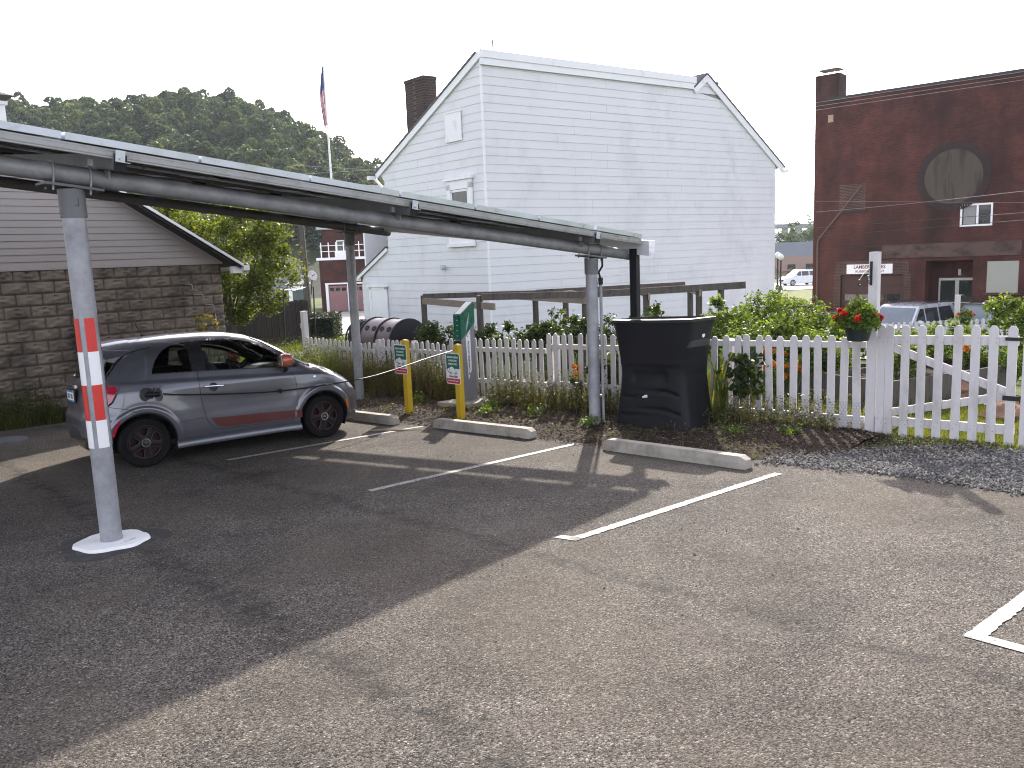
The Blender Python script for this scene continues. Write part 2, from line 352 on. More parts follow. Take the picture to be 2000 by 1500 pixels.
WINDK = M('dark_glass', (.02, .022, .025), .08, 0, .1, 2, None, 10, 0, spec=.8)
# ------------------------------------------------------------------ setting: ground
def sheet(name, xs, ys, zf, mat, keep=None, kind='structure', mats=None):
    X, Y = np.meshgrid(xs, ys); Z = zf(X, Y); nx, ny = len(xs), len(ys); mb = MB()
    mb.v = list(map(tuple, np.stack([X, Y, Z], -1).reshape(-1, 3).tolist()))
    for j in range(ny-1):
        for i in range(nx-1):
            if keep is None or keep((xs[i]+xs[i+1])/2, (ys[j]+ys[j+1])/2):
                mb.f.append((j*nx+i, j*nx+i+1, (j+1)*nx+i+1, (j+1)*nx+i)); mb.m.append(0)
    o = mb.build(name, mat, smooth=True, sharp=80); tag(o, kind=kind); return o
xs = np.concatenate([[-4000, -1500, -600, -250, -120], np.arange(-80, 81, 2.0), [120, 250, 600, 1500, 4000]])
ys = np.concatenate([[-60, -30], np.arange(-20, 121, 2.0), [150, 200, 300, 500, 900, 1600, 4000]])
tag(sheet('ground', xs, ys, lambda X, Y: terr(X, Y)-.05, GRASSG))['label'] = 'rough grass ground sloping gently away behind the parking lot'
def ststrip(name, poly, h, mat, sub=0.0, jit=0.0, kind='structure', nrm_up=True, terrain=False):
    """flat polygon given in canopy coordinates (s,t), laid h above the lot"""
    mb = MB(); pts = []
    n = len(poly)
    for i in range(n):
        a = np.array(poly[i]); b = np.array(poly[(i+1) % n]); k = max(1, int(np.linalg.norm(b-a)/sub)) if sub else 1
        for j in range(k):
            p = a+(b-a)*j/k+(rng.normal(size=2)*jit if j or jit else 0); pts.append(p)
    vs = [(WT if terrain else W)(p[0], p[1], h) for p in pts]
    A = sum(pts[i][0]*pts[(i+1) % len(pts)][1]-pts[(i+1) % len(pts)][0]*pts[i][1] for i in range(len(pts)))
    f = tuple(range(len(vs)));  f = f if A < 0 else f[::-1]
    mb.add(vs, [f]); o = mb.build(name, mat); tag(o, kind=kind); return o
ststrip('parking_lot', [(-40, -8.1), (4.2, -8.1), (5.5, -7.6), (5.5, -4), (5.4, 0), (5.4, 2.6), (5.55, 3.2), (5.6, 4.2), (5.45, 5.3), (5.35, 9), (5.3, 40), (-40, 40)], 0.0, ASPH, .6, .02)['label'] = 'worn dark asphalt parking lot'
# mulch bed as a low uneven bank
def bank(name, s0, s1, t0, t1, hf, mat, keep, ds=.06):
    S = np.arange(s0, s1+ds, ds); T = np.arange(t0, t1+ds, ds); mb = MB(); nS = len(S)
    for t in T:
        for s in S: mb.v.append(tuple(W(s, t, hf(s, t))))
    for j in range(len(T)-1):
        for i in range(nS-1):
            if keep(S[i]+ds/2, T[j]+ds/2): mb.f.append((j*nS+i, (j+1)*nS+i, (j+1)*nS+i+1, j*nS+i+1)); mb.m.append(0)
    o = mb.build(name, mat, smooth=True, sharp=80); return tag(o, kind='structure')
bn = rng.normal(size=(60, 160))*.012
def mulch_h(s, t):
    e = float(sstep(4.98, 5.45, s)); j = .012*math.sin(s*7.1+1.3*math.sin(t*3.7))*math.sin(t*6.3+s*2)+.007*math.sin(s*17+t*13)
    mound = .10*math.exp(-((s-6.6)/.55)**2-((t-2.4)/.7)**2)
    f = min(1.0, max(0.0, (s-(5.3+max(0, t-2.7)*1.2))/.5)) if t > 1.9 else 1.0
    return -.02+e*(.045+j+mound)*f+.024*(1-f)*e
def mulch_edge(t): return 5.04+.05*math.sin(t*3.1)+.04*math.sin(t*7.3+1)
bank('mulch_bed', 4.9, 8.2, -9.2, 3.4, mulch_h, MULCH, lambda s, t: s > mulch_edge(t) and (t < 2.7 or s > 5.3+(t-2.7)*1.2))['label'] = 'dark bark mulch bed between asphalt and picket fence'
ststrip('gravel_strip', [(5.38, 3.05), (5.6, 2.7), (6.4, 3.3), (6.9, 3.9), (7.1, 5), (7.2, 9), (5.20, 9), (5.30, 5.3), (5.45, 4.2)], .006, GRAVELB, .3, .02)['label'] = 'strip of grey gravel beside the gate'
# stones, chips and blades scattered as uncountable stuff
def rocks(n, fn, r0, r1):
    mb = MB(); base = np.array([[1, 0, 0], [-1, 0, 0], [0, 1, 0], [0, -1, 0], [0, 0, 1], [0, 0, -1]], float)
    fs = [(0, 2, 4), (2, 1, 4), (1, 3, 4), (3, 0, 4), (2, 0, 5), (1, 2, 5), (3, 1, 5), (0, 3, 5)]
    for _ in range(n):
        c = fn(); r = random.uniform(r0, r1); q = Quaternion((random.gauss(0, 1), random.gauss(0, 1), random.gauss(0, 1), random.gauss(0, 1))).normalized().to_matrix()
        v = base*r*np.array([random.uniform(.7, 1.4), random.uniform(.6, 1), random.uniform(.4, .7)]); v = v@np.array(q).T; mb.add(v+c, fs)
    return mb
def grav_pt():
    while True:
        s, t = random.uniform(5.1, 7.2), random.uniform(2.9, 7)
        if s > float(np.interp(t, [2.9, 3.3, 4.2, 5.3, 7], [5.18, 5.28, 5.38, 5.24, 5.17]))+.035*random.gauss(0, 1) and s < 5.7+(t-2.8)*1.0+random.gauss(0, .08) and s < 7.15: return W(s, t, .012)
gm = leafmat('gravel_stone', [(.06, .055, .05), (.125, .115, .104), (.20, .185, .165), (.32, .295, .255)], 0.0, .85)
tag(rocks(8500, grav_pt, .007, .021).build('gravel', gm), 'loose grey gravel stones', None, None, 'stuff')
cm_ = leafmat('bark_chip', [(.018, .012, .009), (.05, .032, .022), (.1, .068, .046), (.2, .155, .115)], 0.0, .9)
def chip_pts(n):
    out = []
    while len(out) < n:
        s, t = random.uniform(5.0, 7.4), random.uniform(-6, 4.6)
        if s > mulch_edge(t)+random.gauss(0, .04) and (t < 2.8 or s > 5.55+(t-2.8)*.75): out.append(W(s, t, max(0.004, mulch_h(s, t) if t < 3.4 else .01)+.006))
    return np.array(out)
mb = MB(); mb.quads(cards(chip_pts(26000), rng.uniform(.018, .055, 26000), rng.uniform(.007, .018, 26000), .8)); tag(mb.build('mulch_chips', cm_), 'loose bark chips', None, None, 'stuff')
def lawn(n, fn, h0, h1, wd, name, mat=None):
    P = np.array([fn() for _ in range(n)]); mb = MB(); mb.quads(blades(P, rng.uniform(h0, h1, n), wd)); return tag(mb.build(name, mat or LEAF_B), 'short bright grass', None, None, 'stuff')
def gp():
    while True:
        s, t = random.uniform(7.0, 10.5), random.uniform(3.3, 7.5)
        if s > 7.25+random.gauss(0, .1) or random.random() < .1: return WT(s, t, -.03)
lawn(42000, gp, .025, .085, .006, 'grass')
def gp2(): return WT(random.uniform(8.3, 13), random.uniform(-2.5, 3.3), -.03)
lawn(9000, gp2, .06, .2, .012, 'garden_grass')
def gp3():
    x, y = random.uniform(-9.5, -3.8), random.uniform(19, 36); return np.array([x, y, float(terr(x, y))-.04])
lawn(9000, gp3, .08, .2, .03, 'lawn_grass')
def gp4():
    s = random.uniform(-2.5, 5.4); t = -8.12-abs(random.gauss(0, .16)); return WT(s, t, -.03)
lawn(7000, gp4, .08, .32, .012, 'verge_grass', LEAF_D)
# painted stall lines (measured on the lot)
def line(name, a, b, w, extra=None):
    mb = MB(); a = np.array(a); b = np.array(b); d = b-a; d = d/np.linalg.norm(d); n = np.array([-d[1], d[0]])
    P = lambda q: (q[0], q[1], lot(*q)+.005)
    k = 110; Ls = [a+(b-a)*i/k for i in range(k+1)]; wl = [w/2+random.gauss(0, .0032) for _ in Ls]; wr = [w/2+random.gauss(0, .0032) for _ in Ls]
    for i in range(k): mb.add([P(Ls[i]-n*wl[i]), P(Ls[i+1]-n*wl[i+1]), P(Ls[i+1]+n*wr[i+1]), P(Ls[i]+n*wr[i])], [(0, 1, 2, 3)])
    if extra is not None:
        e = np.array(extra); mb.add([P(a-n*w/2-d*0), P(a-n*w/2+d*w), P(e-n*0+d*w), P(e)], [(0, 1, 2, 3)] if np.cross(d, e-a) > 0 else [(0, 3, 2, 1)])
    o = mb.build(name, PAINT); return tag(o, kind='structure')
line('stall_line', (-3.44, 9.70), (-1.29, 11.51), .085); line('stall_line', (-1.42, 7.80), (.74, 9.69), .085)
line('stall_line', (.40, 5.95), (2.52, 7.72), .085, (.27, 6.02)); line('stall_line', (2.30, 3.98), (4.6, 5.93), .085, (2.95, 3.2))
# street, pavement, drive behind
def rect(name, pts, mat, lift=.0):
    mb = MB(); mb.add([(x, y, float(terr(x, y))+lift) for x, y in pts], [tuple(range(len(pts)))]); return tag(mb.build(name, mat), kind='structure')
def grid_rect(name, x0, x1, y0, y1, mat, lift):
    o = sheet(name, np.linspace(x0, x1, 24), np.linspace(y0, y1, 24), lambda X, Y: terr(X, Y)+lift, mat); return o
grid_rect('side_street', 8, 60, 26, 39.6, CONCP, .0)['label'] = 'pale side street in front of the brick building'
grid_rect('street', 10, 140, 84, 104, CONCP, .0)['label'] = 'pale main street with parked white car'
grid_rect('driveway', -24, -6, 41, 66, CONCP, .0)['label'] = 'pale concrete driveway by the far garages'
# ------------------------------------------------------------------ solar canopy
ZB0 = 2.6375; SU, SV = -0.1102, -0.105
def cz(s, t): return ZB0+SU*s+SV*t
def CP(s, t, h=0.0):
    p = st(s, t); return np.array([p[0], p[1], cz(s, t)+h])
US = np.array([*U2, SU]); US /= np.linalg.norm(US); VS = np.array([*V2, SV]); VS /= np.linalg.norm(VS)
NS = np.cross(US, VS); NS = NS if NS[2] > 0 else -NS
TR = -5.34
can = thing('solar_canopy', 'sloping galvanised carport frame roofed with solar panels over the parked hatchback', 'carport', W(0, 0, 0))
for k, (s, t) in enumerate(((0, 0), (6.28, 0), (6.28, TR), (0, TR))):
    r = .083 if k == 0 else .078; b = W(s, t, -.05); top = CP(s, t, -.09)
    mb = MB(); mb.tube([b, [b[0], b[1], top[2]-.12]], r, 20)
    po = mb.build('post', GALV, can, smooth=True)
    mb = MB(); zc = top[2]
    mb.tube([[b[0], b[1], zc-.23], [b[0], b[1], zc-.02]], r+.012, 20)
    mb.box([b[0], b[1], zc-.005], .42, .2, .018, (US, V3, NS))
    mb.box([b[0]+V2[0]*(r+.01), b[1]+V2[1]*(r+.01), zc-.12], .022, .022, .05)
    mb.build('collar', GALVD, po, smooth=True)
    mb = MB()
    for ds in (-.13, .13):
        c = CP(s+ds, t); pts = []
        for q in range(13):
            a = math.pi*q/12; pts.append(c+VS*math.cos(a)*.08+NS*(math.sin(a)*.08))
        mb.tube([c+VS*.08-NS*.13]+pts+[c-VS*.08-NS*.13], .008, 6)
    mb.build('clamp', GALV, po, smooth=True)
    if k == 0:
        # reflective tape: four strips round the pole, red over white, twice
        zs = b[2]+.05
        for z0, z1, red in ((1.56, 1.82, 1), (1.30, 1.56, 0), (1.02, 1.30, 1), (.80, 1.02, 0)):
            z0 = b[2]+.05+z0; z1 = b[2]+.05+z1; mb = MB()
            for a0 in (207, 287, 17, 107):
                n = 6; aa = [R_(a0+(52 if red else 58)*i/n) for i in range(n+1)]
                vs = [(b[0]+math.cos(a)*(r+.0025), b[1]+math.sin(a)*(r+.0025), z) for z in (z0, z1) for a in aa]
                mb.add(vs, [(i, i+1, n+2+i, n+1+i) for i in range(n)])
            tp = mb.build('reflective_tape', REDR if red else WHR, po, smooth=True); tp['label'] = 'band of '+('red' if red else 'white')+' reflective tape strips round the pole'
        mb = MB(); n = 36; vs = []
        for i in range(n):
            a = 2*math.pi*i/n; p = W(0, 0)[:2]+np.array([math.cos(a), math.sin(a)])*(.40+.05*math.sin(3*a)+.03*random.random()); vs.append((p[0], p[1], lot(*p)+.002))
        mb.add(vs, [tuple(range(n))]); tag(mb.build('asphalt_patch', M('fresh_asphalt', (.03, .028, .027), .9, 0, .3, 40, ((.07, .065, .06), 8, .5, .7), 150, .6, .006)), kind='structure')['label'] = 'darker round asphalt patch about the pole footing'
        mb = MB(); n = 40; c = W(0, 0, .004); vs = []
        rr = [1+.05*math.sin(i*.9)+.03*random.random() for i in range(n)]
        for h, f in ((.004, 1.0), (.03, .97)):
            for i in range(n):
                a = 2*math.pi*i/n; p = c[:2]+np.array([math.cos(a), math.sin(a)])*.27*f*rr[i]; vs.append((p[0], p[1], lot(*p)+h))
        mb.add(vs, [tuple(range(n, 2*n))]+[(i, (i+1) % n, n+(i+1) % n, n+i) for i in range(n)])
        mb.build('footing', M('footing_paint', (.80, .80, .78), .6, 0, .05, 6, ((.3, .29, .27), 9, .62, .72), 50, .3), po, smooth=True)['label'] = 'white painted round concrete footing'
    if k == 1:
        mb = MB(); e = W(6.36, .085, 0); mb.tube([e, [e[0], e[1], top[2]-.35]], .021, 10)
        for z in (.4, 1.2, 1.9): mb.box([e[0]-.03, e[1], e[2]+z], .07, .03, .025)
        mb.build('conduit', GALV, po, smooth=True)
        mb = MB(); z = top[2]-.35; mb.tube([[e[0], e[1], z-.02], [e[0], e[1], z+.07]], .032, 10)
        mb.tube([[e[0], e[1], z+.05], [e[0]-.02, e[1]+.01, z+.14], [e[0]+.03, e[1]+.02, z+.22], [e[0]+.03, e[1]+.03, z+.34]], .014, 8)
        mb.build('cable', BLACKP, po, smooth=True)
for t in (0, TR):
    mb = MB(); mb.tube([CP(-1.35, t), CP(7.15, t)], .07, 18); bm_ = mb.build('beam', GALV if t == 0 else GALVD, can, smooth=True)
SP = [-2.7, .25, 3.06, 5.98]; S0, S1 = -3.3, 6.97; T0, T1 = TR-.62, .33
for i, s in enumerate(SP[1:]):
    mb = MB(); mb.box((CP(s, T0-.02, .13)+CP(s, T1+.02, .13))/2, T1-T0+.04, .095, .12, (VS, US, NS)); pu = mb.build('crossbeam', GALVD, can)
    mb = MB(); mb.box(CP(s, T1+.021, .13), .006, .09, .115, (VS, US, NS)); mb.build('end_cap', BLACKP, pu)
    mb = MB(); mb.box(CP(s, .07, .06), .012, .11, .10, (US, VS, NS)); mb.box(CP(s-.16, .2, .105), .03, .03, .05, (US, VS, NS)); mb.build('bracket', GALV, pu)
# rails under the panels, along u
rl = np.linspace(T0+.25, T1-.02, 7)
for i, t in enumerate(rl):
    mb = MB()
    if i == 6:
        mb.box((CP(S0, t, .183)+CP(S1, t, .183))/2, S1-S0, .04, .07, (US, VS, NS))
        for h in (.155, .172, .21): mb.box((CP(S0, t+.022, h)+CP(S1, t+.022, h))/2, S1-S0, .008, .009, (US, VS, NS))
        mb.build('edge_rail', M('rail_alu', (.36, .365, .37), .45, .5, .12, 4, ((.22, .215, .20), 6, .5, .75), 80, .05, .002, .4), can)['label'] = 'grooved aluminium rail along the near roof edge'
    else:
        mb.box((CP(S0, t, .205)+CP(S1, t, .205))/2, S1-S0, .035, .03, (US, VS, NS)); mb.build('rail', GALVD, can)
for i, s in enumerate(SP[1:]):
    mb = MB(); mb.box(CP(s+.0, T1+.030, .175), .07, .006, .085, (US, VS, NS)); mb.box(CP(s+.02, T1+.034, .133), .09, .012, .005, (US, VS, NS))
    mb.tube([CP(s, T1+.03, .16), CP(s, T1+.045, .16)], .012, 8); mb.build('clip', ALU, can)
# modules in portrait rows; a narrow gap of light between rows
PVB = M('panel_back', (.055, .055, .058), .6, 0, .1, 4); PVF = M('panel_cells', (.008, .012, .03), .12, 0, .2, 9, spec=.8)
rows = [(5.99, S1), (4.94, 5.955), (3.93, 4.92), (2.92, 3.91), (1.91, 2.90), (.90, 1.89), (-.11, .88), (-1.12, -.13), (-2.13, -1.14), (-3.14, -2.15)]
cols = np.linspace(T0, T1, 4)
for (a, b) in rows:
    for j in range(3):
        t0, t1 = cols[j]+(.0 if j == 0 else .01), cols[j+1]-(.0 if j == 2 else .01)
        c = (CP(a, t0, .26)+CP(b, t1, .26))/2; L, Wd = b-a, t1-t0
        mb = MB(); mb.box(c-NS*.008, L-.02, Wd-.02, .006, (US, VS, NS)); pn = mb.build('solar_panel', PVB, can)
        mb = MB(); h = .052; f = .03
        for q, (dx, dy, sx, sy) in enumerate(((0, -Wd/2+f/2, L, f), (0, Wd/2-f/2, L, f), (-L/2+f/2, 0, f, Wd-2*f), (L/2-f/2, 0, f, Wd-2*f))):
            mb.box(c+US*dx+VS*dy, sx, sy, h, (US, VS, NS))
        mb.build('panel_frame', ALU, pn)
        mb = MB(); mb.box(c+NS*.012, L-.06, Wd-.06, .008, (US, VS, NS)); mb.build('cell_glass', PVF, pn)
        mb = MB(); mb.box(c-NS*.025, .11, .13, .03, (US, VS, NS)); mb.tube([c-NS*.03+US*.05, c-NS*.07+US*.16+VS*.1, c-NS*.05+US*.3+VS*.12], .006, 6); mb.build('junction_box', BLACKP, pn)
# gutter along the low end and its downspout
def gut(t, h=0): return CP(7.03, t, h)
gp_ = [(-.07, .122), (-.07, -.075), (.04, -.08), (.075, .01), (.085, .122), (.078, .122), (.066, .013), (.036, -.07), (-.062, -.066), (-.062, .122)]
mb = MB(); o = CP(7.07, T1+.08, .09); mb.prism(gp_, o, U3, Z3, (CP(7.07, T0-.1, .09)-o)); 
for k in range(5): q = T0+.1+1.52*k; mb.box(CP(6.99, q, .21), .03, .13, .06, (US, VS, NS))  # small blocks added across the gutter gap to break the sunlight slit into dashes
mb.build('gutter', WHITEP if False else M('gutter_alu', (.60, .61, .63), .45, .2, .05, 5), can)
bT = .62
mb = MB(); q = W(7.02, bT-.46); zt = cz(7.05, bT-.46)+.09
for x, y in ((0, 0),): mb.box([q[0], q[1], (q[2]+1.2+zt)/2], .085, .11, zt-q[2]-1.2, (U3, V3, Z3))
for dd in (-.035, 0, .035): mb.box(np.array([q[0], q[1], (q[2]+1.2+zt)/2])-U3*.045+V3*dd, .008, .012, zt-q[2]-1.2, (U3, V3, Z3))
mb.build('downspout', BLACKP, can)['label'] = 'black square downspout dropping into the rain barrel'
# ------------------------------------------------------------------ wheel stops
def stop_mb():
    mb = MB(); L = 1.83; pr = [(-.078, 0), (.078, 0), (.076, .06), (.058, .125), (-.058, .125), (-.076, .06)]
    sec = [(-L/2, .80), (-L/2+.07, 1), (-.3, 1), (.3, 1), (L/2-.07, 1), (L/2, .80)]; b = 0; vs = []
    for y, k in sec: vs += [(p[0]*k, y, p[1]*(k if k == 1 else .72)) for p in pr]
    fs = [tuple(range(6))]+[(i*6+j, (i+1)*6+j, (i+1)*6+(j+1) % 6, i*6+(j+1) % 6) for i in range(5) for j in range(6)]+[tuple(range(30, 36))[::-1]]
    mb.add(vs, fs)
    return mb
stops = [(4.93, -3.50, 0.5, 'concrete wheel stop just beyond the front wheel of the hatchback'), (5.11, -.98, 1.2, 'concrete wheel stop in front of the yellow bollard by the charging station'), (5.03, 2.03, -2.4, 'concrete wheel stop in front of the black rain barrel')]
st0 = None
for s, t, rot, lab in stops:
    a = math.atan2(-V2[0], V2[1])+R_(rot)
    X = np.array([math.cos(a), math.sin(a), 0]); Y = np.array([-math.sin(a), math.cos(a), 0]); c = W(s, t, .002)
    Y = Y+Z3*(GA*Y[0]+GB*Y[1]); Y /= np.linalg.norm(Y); X = np.cross(Y, NRM); Zz = np.cross(X, Y)
    mm = Matrix.Translation(Vector(c))@Matrix(frame_rot(X, Y, Zz).tolist()).to_4x4()
    if st0 is None:
        st0 = stop_mb().build('wheel_stop', CONC); st0.matrix_basis = mm; tag(st0, lab, 'wheel stop', 'concrete wheel stops at the stall heads')
    else: dup(st0, mat=mm, label=lab)
# ------------------------------------------------------------------ yellow bollards with signs
GREEN = M('sign_green', (.008, .12, .07), .4, 0, .05, 8); WHS = M('sign_white', (.75, .76, .77), .4, 0, .03, 8); REDS = M('sign_red', (.45, .02, .05), .4, 0, .05, 8); INK = M('sign_ink', (.03, .04, .04), .5)
def bollard(s, t, h, lab, sgn, drop):
    base = W(s, t); r = thing('yellow_bollard', lab, 'bollard', base, None, 'yellow bollards with parking signs')
    mb = MB(); a = .045; c = base+Z3*(h/2)
    mb.box(c, 2*a, 2*a, h, (U3, V3, Z3)); top = base+Z3*h
    mb.add([top+U3*a*x+V3*a*y for x, y in ((-1, -1), (1, -1), (1, 1), (-1, 1))]+[top+U3*a*.55*x+V3*a*.55*y+Z3*.018 for x, y in ((-1, -1), (1, -1), (1, 1), (-1, 1))], [(4, 7, 6, 5), (0, 4, 5, 1), (1, 5, 6, 2), (2, 6, 7, 3), (3, 7, 4, 0)])
    mb.build('post', YELLOW, r)
    w, hh, rad = .305, .457, .035
    o = base-U3*(a+.006)+Z3*(h-.06-hh/2-drop)+V3*sgn  # sign centre on the driver's side
    X, Y, N = V3, Z3, -U3
    def rr(w, h, r, n=5):
        p = []
        for cx, cy, a0 in ((w/2-r, h/2-r, 0), (-w/2+r, h/2-r, 90), (-w/2+r, -h/2+r, 180), (w/2-r, -h/2+r, 270)):
            for i in range(n+1):
                q = R_(a0+90*i/n); p.append((cx+r*math.cos(q), cy+r*math.sin(q)))
        return p
    mb = MB(); mb.prism(rr(w, hh, rad), o, X, Y, N*.003); sg = mb.build('sign', WHS, r)
    e = N*.0035; gm_ = [p for p in rr(w-.024, hh-.024, rad*.8) if p[1] > 0]; gm_ = gm_+[(-(w-.024)/2, .0), (.14, .0)]
    top_ = [p for p in rr(w-.024, hh-.024, rad*.8)][:12]
    mb = MB(); mb.prism(top_+[(-(w-.024)/2, .0), ((w-.024)/2, .0)], o+e, X, Y, N*.0008); mb.build('green_field', GREEN, sg)
    bot = [p for p in rr(w-.024, hh-.024, rad*.8)][12:]
    mb = MB(); mb.prism([(-(w-.024)/2, -.145)]+bot+[((w-.024)/2, -.145)], o+e, X, Y, N*.0008); mb.build('red_field', REDS, sg)
    mb = MB(); q = o+N*.0045
    for txt, y, sz in (('RESERVED PARKING', .165, .036), ('FOR ELECTRIC', .115, .036), ('VEHICLES ONLY', .065, .036)): put_text(mb, txt, sz, q+Y*y, X, Y, N, 0, .74, bold=.0006)
    put_text(mb, 'Violators May Be Towed', .03, q-Y*.178, X, Y, N, 0, .72)
    # car pictogram body and plug
    body = [(-.075, -.035), (-.08, .0), (-.07, .045), (-.03, .062), (.0, .055), (.05, .012), (.085, -.005), (.092, -.035)]
    mb.prism(body, q-Y*.03, X, Y, N*.001); mb.build('white_lettering', WHS, sg)
    mb = MB(); q = o+N*.0052; put_text(mb, '2 Hour Limit', .048, q-Y*.115, X, Y, N, 0, .74, bold=.0008)
    ol = [o+N*.006+X*p[0]+Y*(p[1]-.03) for p in body+[body[0]]]; mb.tube(ol, .0022, 4)
    for cx in (-.04, .055):
        pts = [o+N*.007+X*(cx+.017*math.cos(2*math.pi*i/14))+Y*(-.066+.017*math.sin(2*math.pi*i/14)) for i in range(14)]; mb.tube(pts, .0035, 4, closed=True)
    mb.tube([o+N*.006+X*x+Y*y for x, y in ((-.075, -.06), (-.1, -.055), (-.115, -.03), (-.125, -.015))], .0035, 5); mb.box(o+N*.006+X*-.128+Y*.0, .022, .03, .003, (X, Y, N)); mb.build('dark_lettering', INK, sg)
    mb = MB(); 
    for y in (.19, -.19): mb.tube([o+N*.003+Y*y+X*(-sgn), o+N*.010+Y*y+X*(-sgn)], .007, 8)
    mb.build('bolt', GALV, sg)
    return r
bollard(5.64, -3.16, 1.16, 'yellow bollard with green EV parking sign, farther one beside the car bonnet', -.07, .0)
bollard(5.69, -2.02, 1.10, 'yellow bollard with green EV parking sign, nearer one against the charging station', -.065, .05)
# ------------------------------------------------------------------ charging station
GRYP = M('station_grey', (.19, .19, .205), .4, .1, .05, 4, ((.13, .13, .135), 5, .55, .8)); TEAL = M('station_green', (.006, .10, .062), .3, 0, .06, 8)
cs = thing('charging_station', 'tall grey charging kiosk with green slanted top on a concrete pad', 'charging station', W(6.86, -3.13, 0))
o = W(6.68, -3.02, .06)   # front right bottom corner of the cabinet
dU, dV = .30, -.16
mb = MB(); mb.prism([(0, 0), (dU, 0), (dU, 1.28), (0, 1.02)], o, U3, Z3, V3*dV); body = mb.build('cabinet', GRYP, cs)
mb = MB(); e = .006; mb.prism([(-e, 1.03), (dU+e, 1.29), (dU+e, 1.58), (dU-.02, 1.62), (-e+.01, 1.44), (-e, 1.42)], o+V3*e, U3, Z3, V3*(dV-2*e)); head = mb.build('head', TEAL, cs)
mb = MB(); dirs = np.array([U2[0]*(dU-.03), U2[1]*(dU-.03), .18]); a = o+U3*.012+Z3*1.442; n_ = np.cross(V3, dirs); n_ /= np.linalg.norm(n_); n_ = n_ if n_[2] > 0 else -n_
mb.prism([(.0, 0), (1, 0), (1, 1), (0, 1)], a+n_*.002+V3*(-.012), dirs, V3*(dV+.024), n_*.003); mb.build('sloped_panel', WHS, head)
mb = MB(); mb.prism([(.10, 1.14), (.13, 1.30), (.125, 1.30), (.19, 1.47), (.165, 1.30), (.17, 1.30)], o+V3*(e+.0008), U3, Z3, V3*.001); mb.build('lightning_mark', M('mark_teal', (.25, .45, .42), .4), head)
mb = MB()
for k in range(4): mb.box(o-U3*(e+.001)+V3*dV/2+Z3*(1.09+.085*k), .002, .04, .012, (U3, V3, Z3))
mb.build('indicator', M('indicator_plate', (.35, .5, .42), .4), head)
mb = MB(); mb.box(o-U3*.01+V3*dV/2+Z3*.90, .04, .13, .22, (U3, V3, Z3)); mb.box(o-U3*.05+V3*dV/2+Z3*.86, .06, .06, .09, (U3, V3, Z3)); mb.build('connector_holster', BLACKP, cs)
mb = MB(); mb.prism([(.13, .40), (.205, .52), (.205, 1.17), (.11, 1.05), (.11, .40)] if False else [(.125, .36), (.20, .52), (.20, 1.18), (.095, 1.06)], o+V3*.0006, U3, Z3, V3*.001); lp = mb.build('label_strip', WHS, cs)
mb = MB(); put_text(mb, 'EV CHARGING STATION', .050, o+V3*.002+U3*.152+Z3*.72, Z3, -U3, V3, 0, 1.0, bold=.0014)
put_text(mb, 'L', .075, o+V3*.002+U3*.137+Z3*1.085, U3, Z3, V3, 0, .9, bold=.001); put_text(mb, '2', .04, o+V3*.002+U3*.178+Z3*1.112, U3, Z3, V3, 0, .9, bold=.001); mb.build('lettering', INK, lp)
mb = MB(); c = W(6.82, -3.02, .03); mb.box(c, .82, .72, .11, (U3G, V3G, NRM)); mb.build('pad', CONC, cs)['label'] = 'square concrete pad'
# charging cable, from the port on the car to the kiosk (filled in after the car)
# ------------------------------------------------------------------ rain barrel
rb = thing('rain_barrel', 'tall black moulded rain barrel with flared rim under the downspout', 'rain barrel', W(6.7, .83))
BS, BT, BH = 6.73, .80, 1.40
def bprof(z):
    """half widths (along t, along s) at height fraction z"""
    k = z; w = float(np.interp(k, [0, .08, .2, .35, .5, .65, .8, .92, 1.0], [.615, .58, .552, .522, .505, .515, .548, .578, .605])); return w, .33+.5*(w-.515)
def bring(z, inset=0.0, n=44, h=None):
    w, d = bprof(z); w -= inset; d -= inset; pts = []
    for i in range(n):
        a = 2*math.pi*i/n+.001; ca, sa = math.cos(a), math.sin(a); p = .30
        y = w*math.copysign(abs(ca)**p, ca); x = d*math.copysign(abs(sa)**p, sa); pts.append(W(BS+x, BT+y)+Z3*(z*BH if h is None else h))
    return pts
mb = MB(); nz, n = 60, 240; zs = [i/nz for i in range(nz+1)]
vs = []
for z in zs:
    ring = bring(z, 0, n)
    for i, p in enumerate(ring):
        a = 2*math.pi*i/n; rel = p[:2]-st(BS, BT); y = rel@V2; x = rel@U2; w, d = bprof(z)
        if x < -d*.7:   # the driver's side carries moulded relief
            yy = y/w; g = 0
            for z0 in (.32, .15):
                cz_ = z0+.030*math.sin(yy*4.2+.6)+.02*yy; amp = .018*math.exp(-((z-cz_)/.012)**2)*(abs(yy) < .82); g += amp
            for y0 in (-.42, .38): g += .022*math.exp(-(((yy-y0)/.14)**2+((z-.48)/.06)**2)**2)
            g -= .012*float(sstep(.57, .60, z)); p = p+U3*(g+.012)
        vs.append(p)
fs = [(j*n+i, j*n+(i+1) % n, (j+1)*n+(i+1) % n, (j+1)*n+i) for j in range(nz) for i in range(n)]
mb.add(vs, fs); mb.build('body', BLACKP, rb, smooth=True, sharp=60)
mb = MB(); n = 88; r0 = bring(1.0, -.008, n, BH-.03); r1 = bring(1.0, -.010, n, BH+.006); r2 = bring(1.0, .05, n, BH+.012); r3 = bring(1.0, .055, n, BH-.35)
mb.add(r0+r1+r2+r3, [(k*n+i, k*n+(i+1) % n, (k+1)*n+(i+1) % n, (k+1)*n+i) for k in range(3) for i in range(n)]+[tuple(range(3*n, 4*n))]); mb.build('rim', M('rim_plastic', (.015, .015, .017), .35, 0, .1, 6), rb, smooth=True, sharp=50)
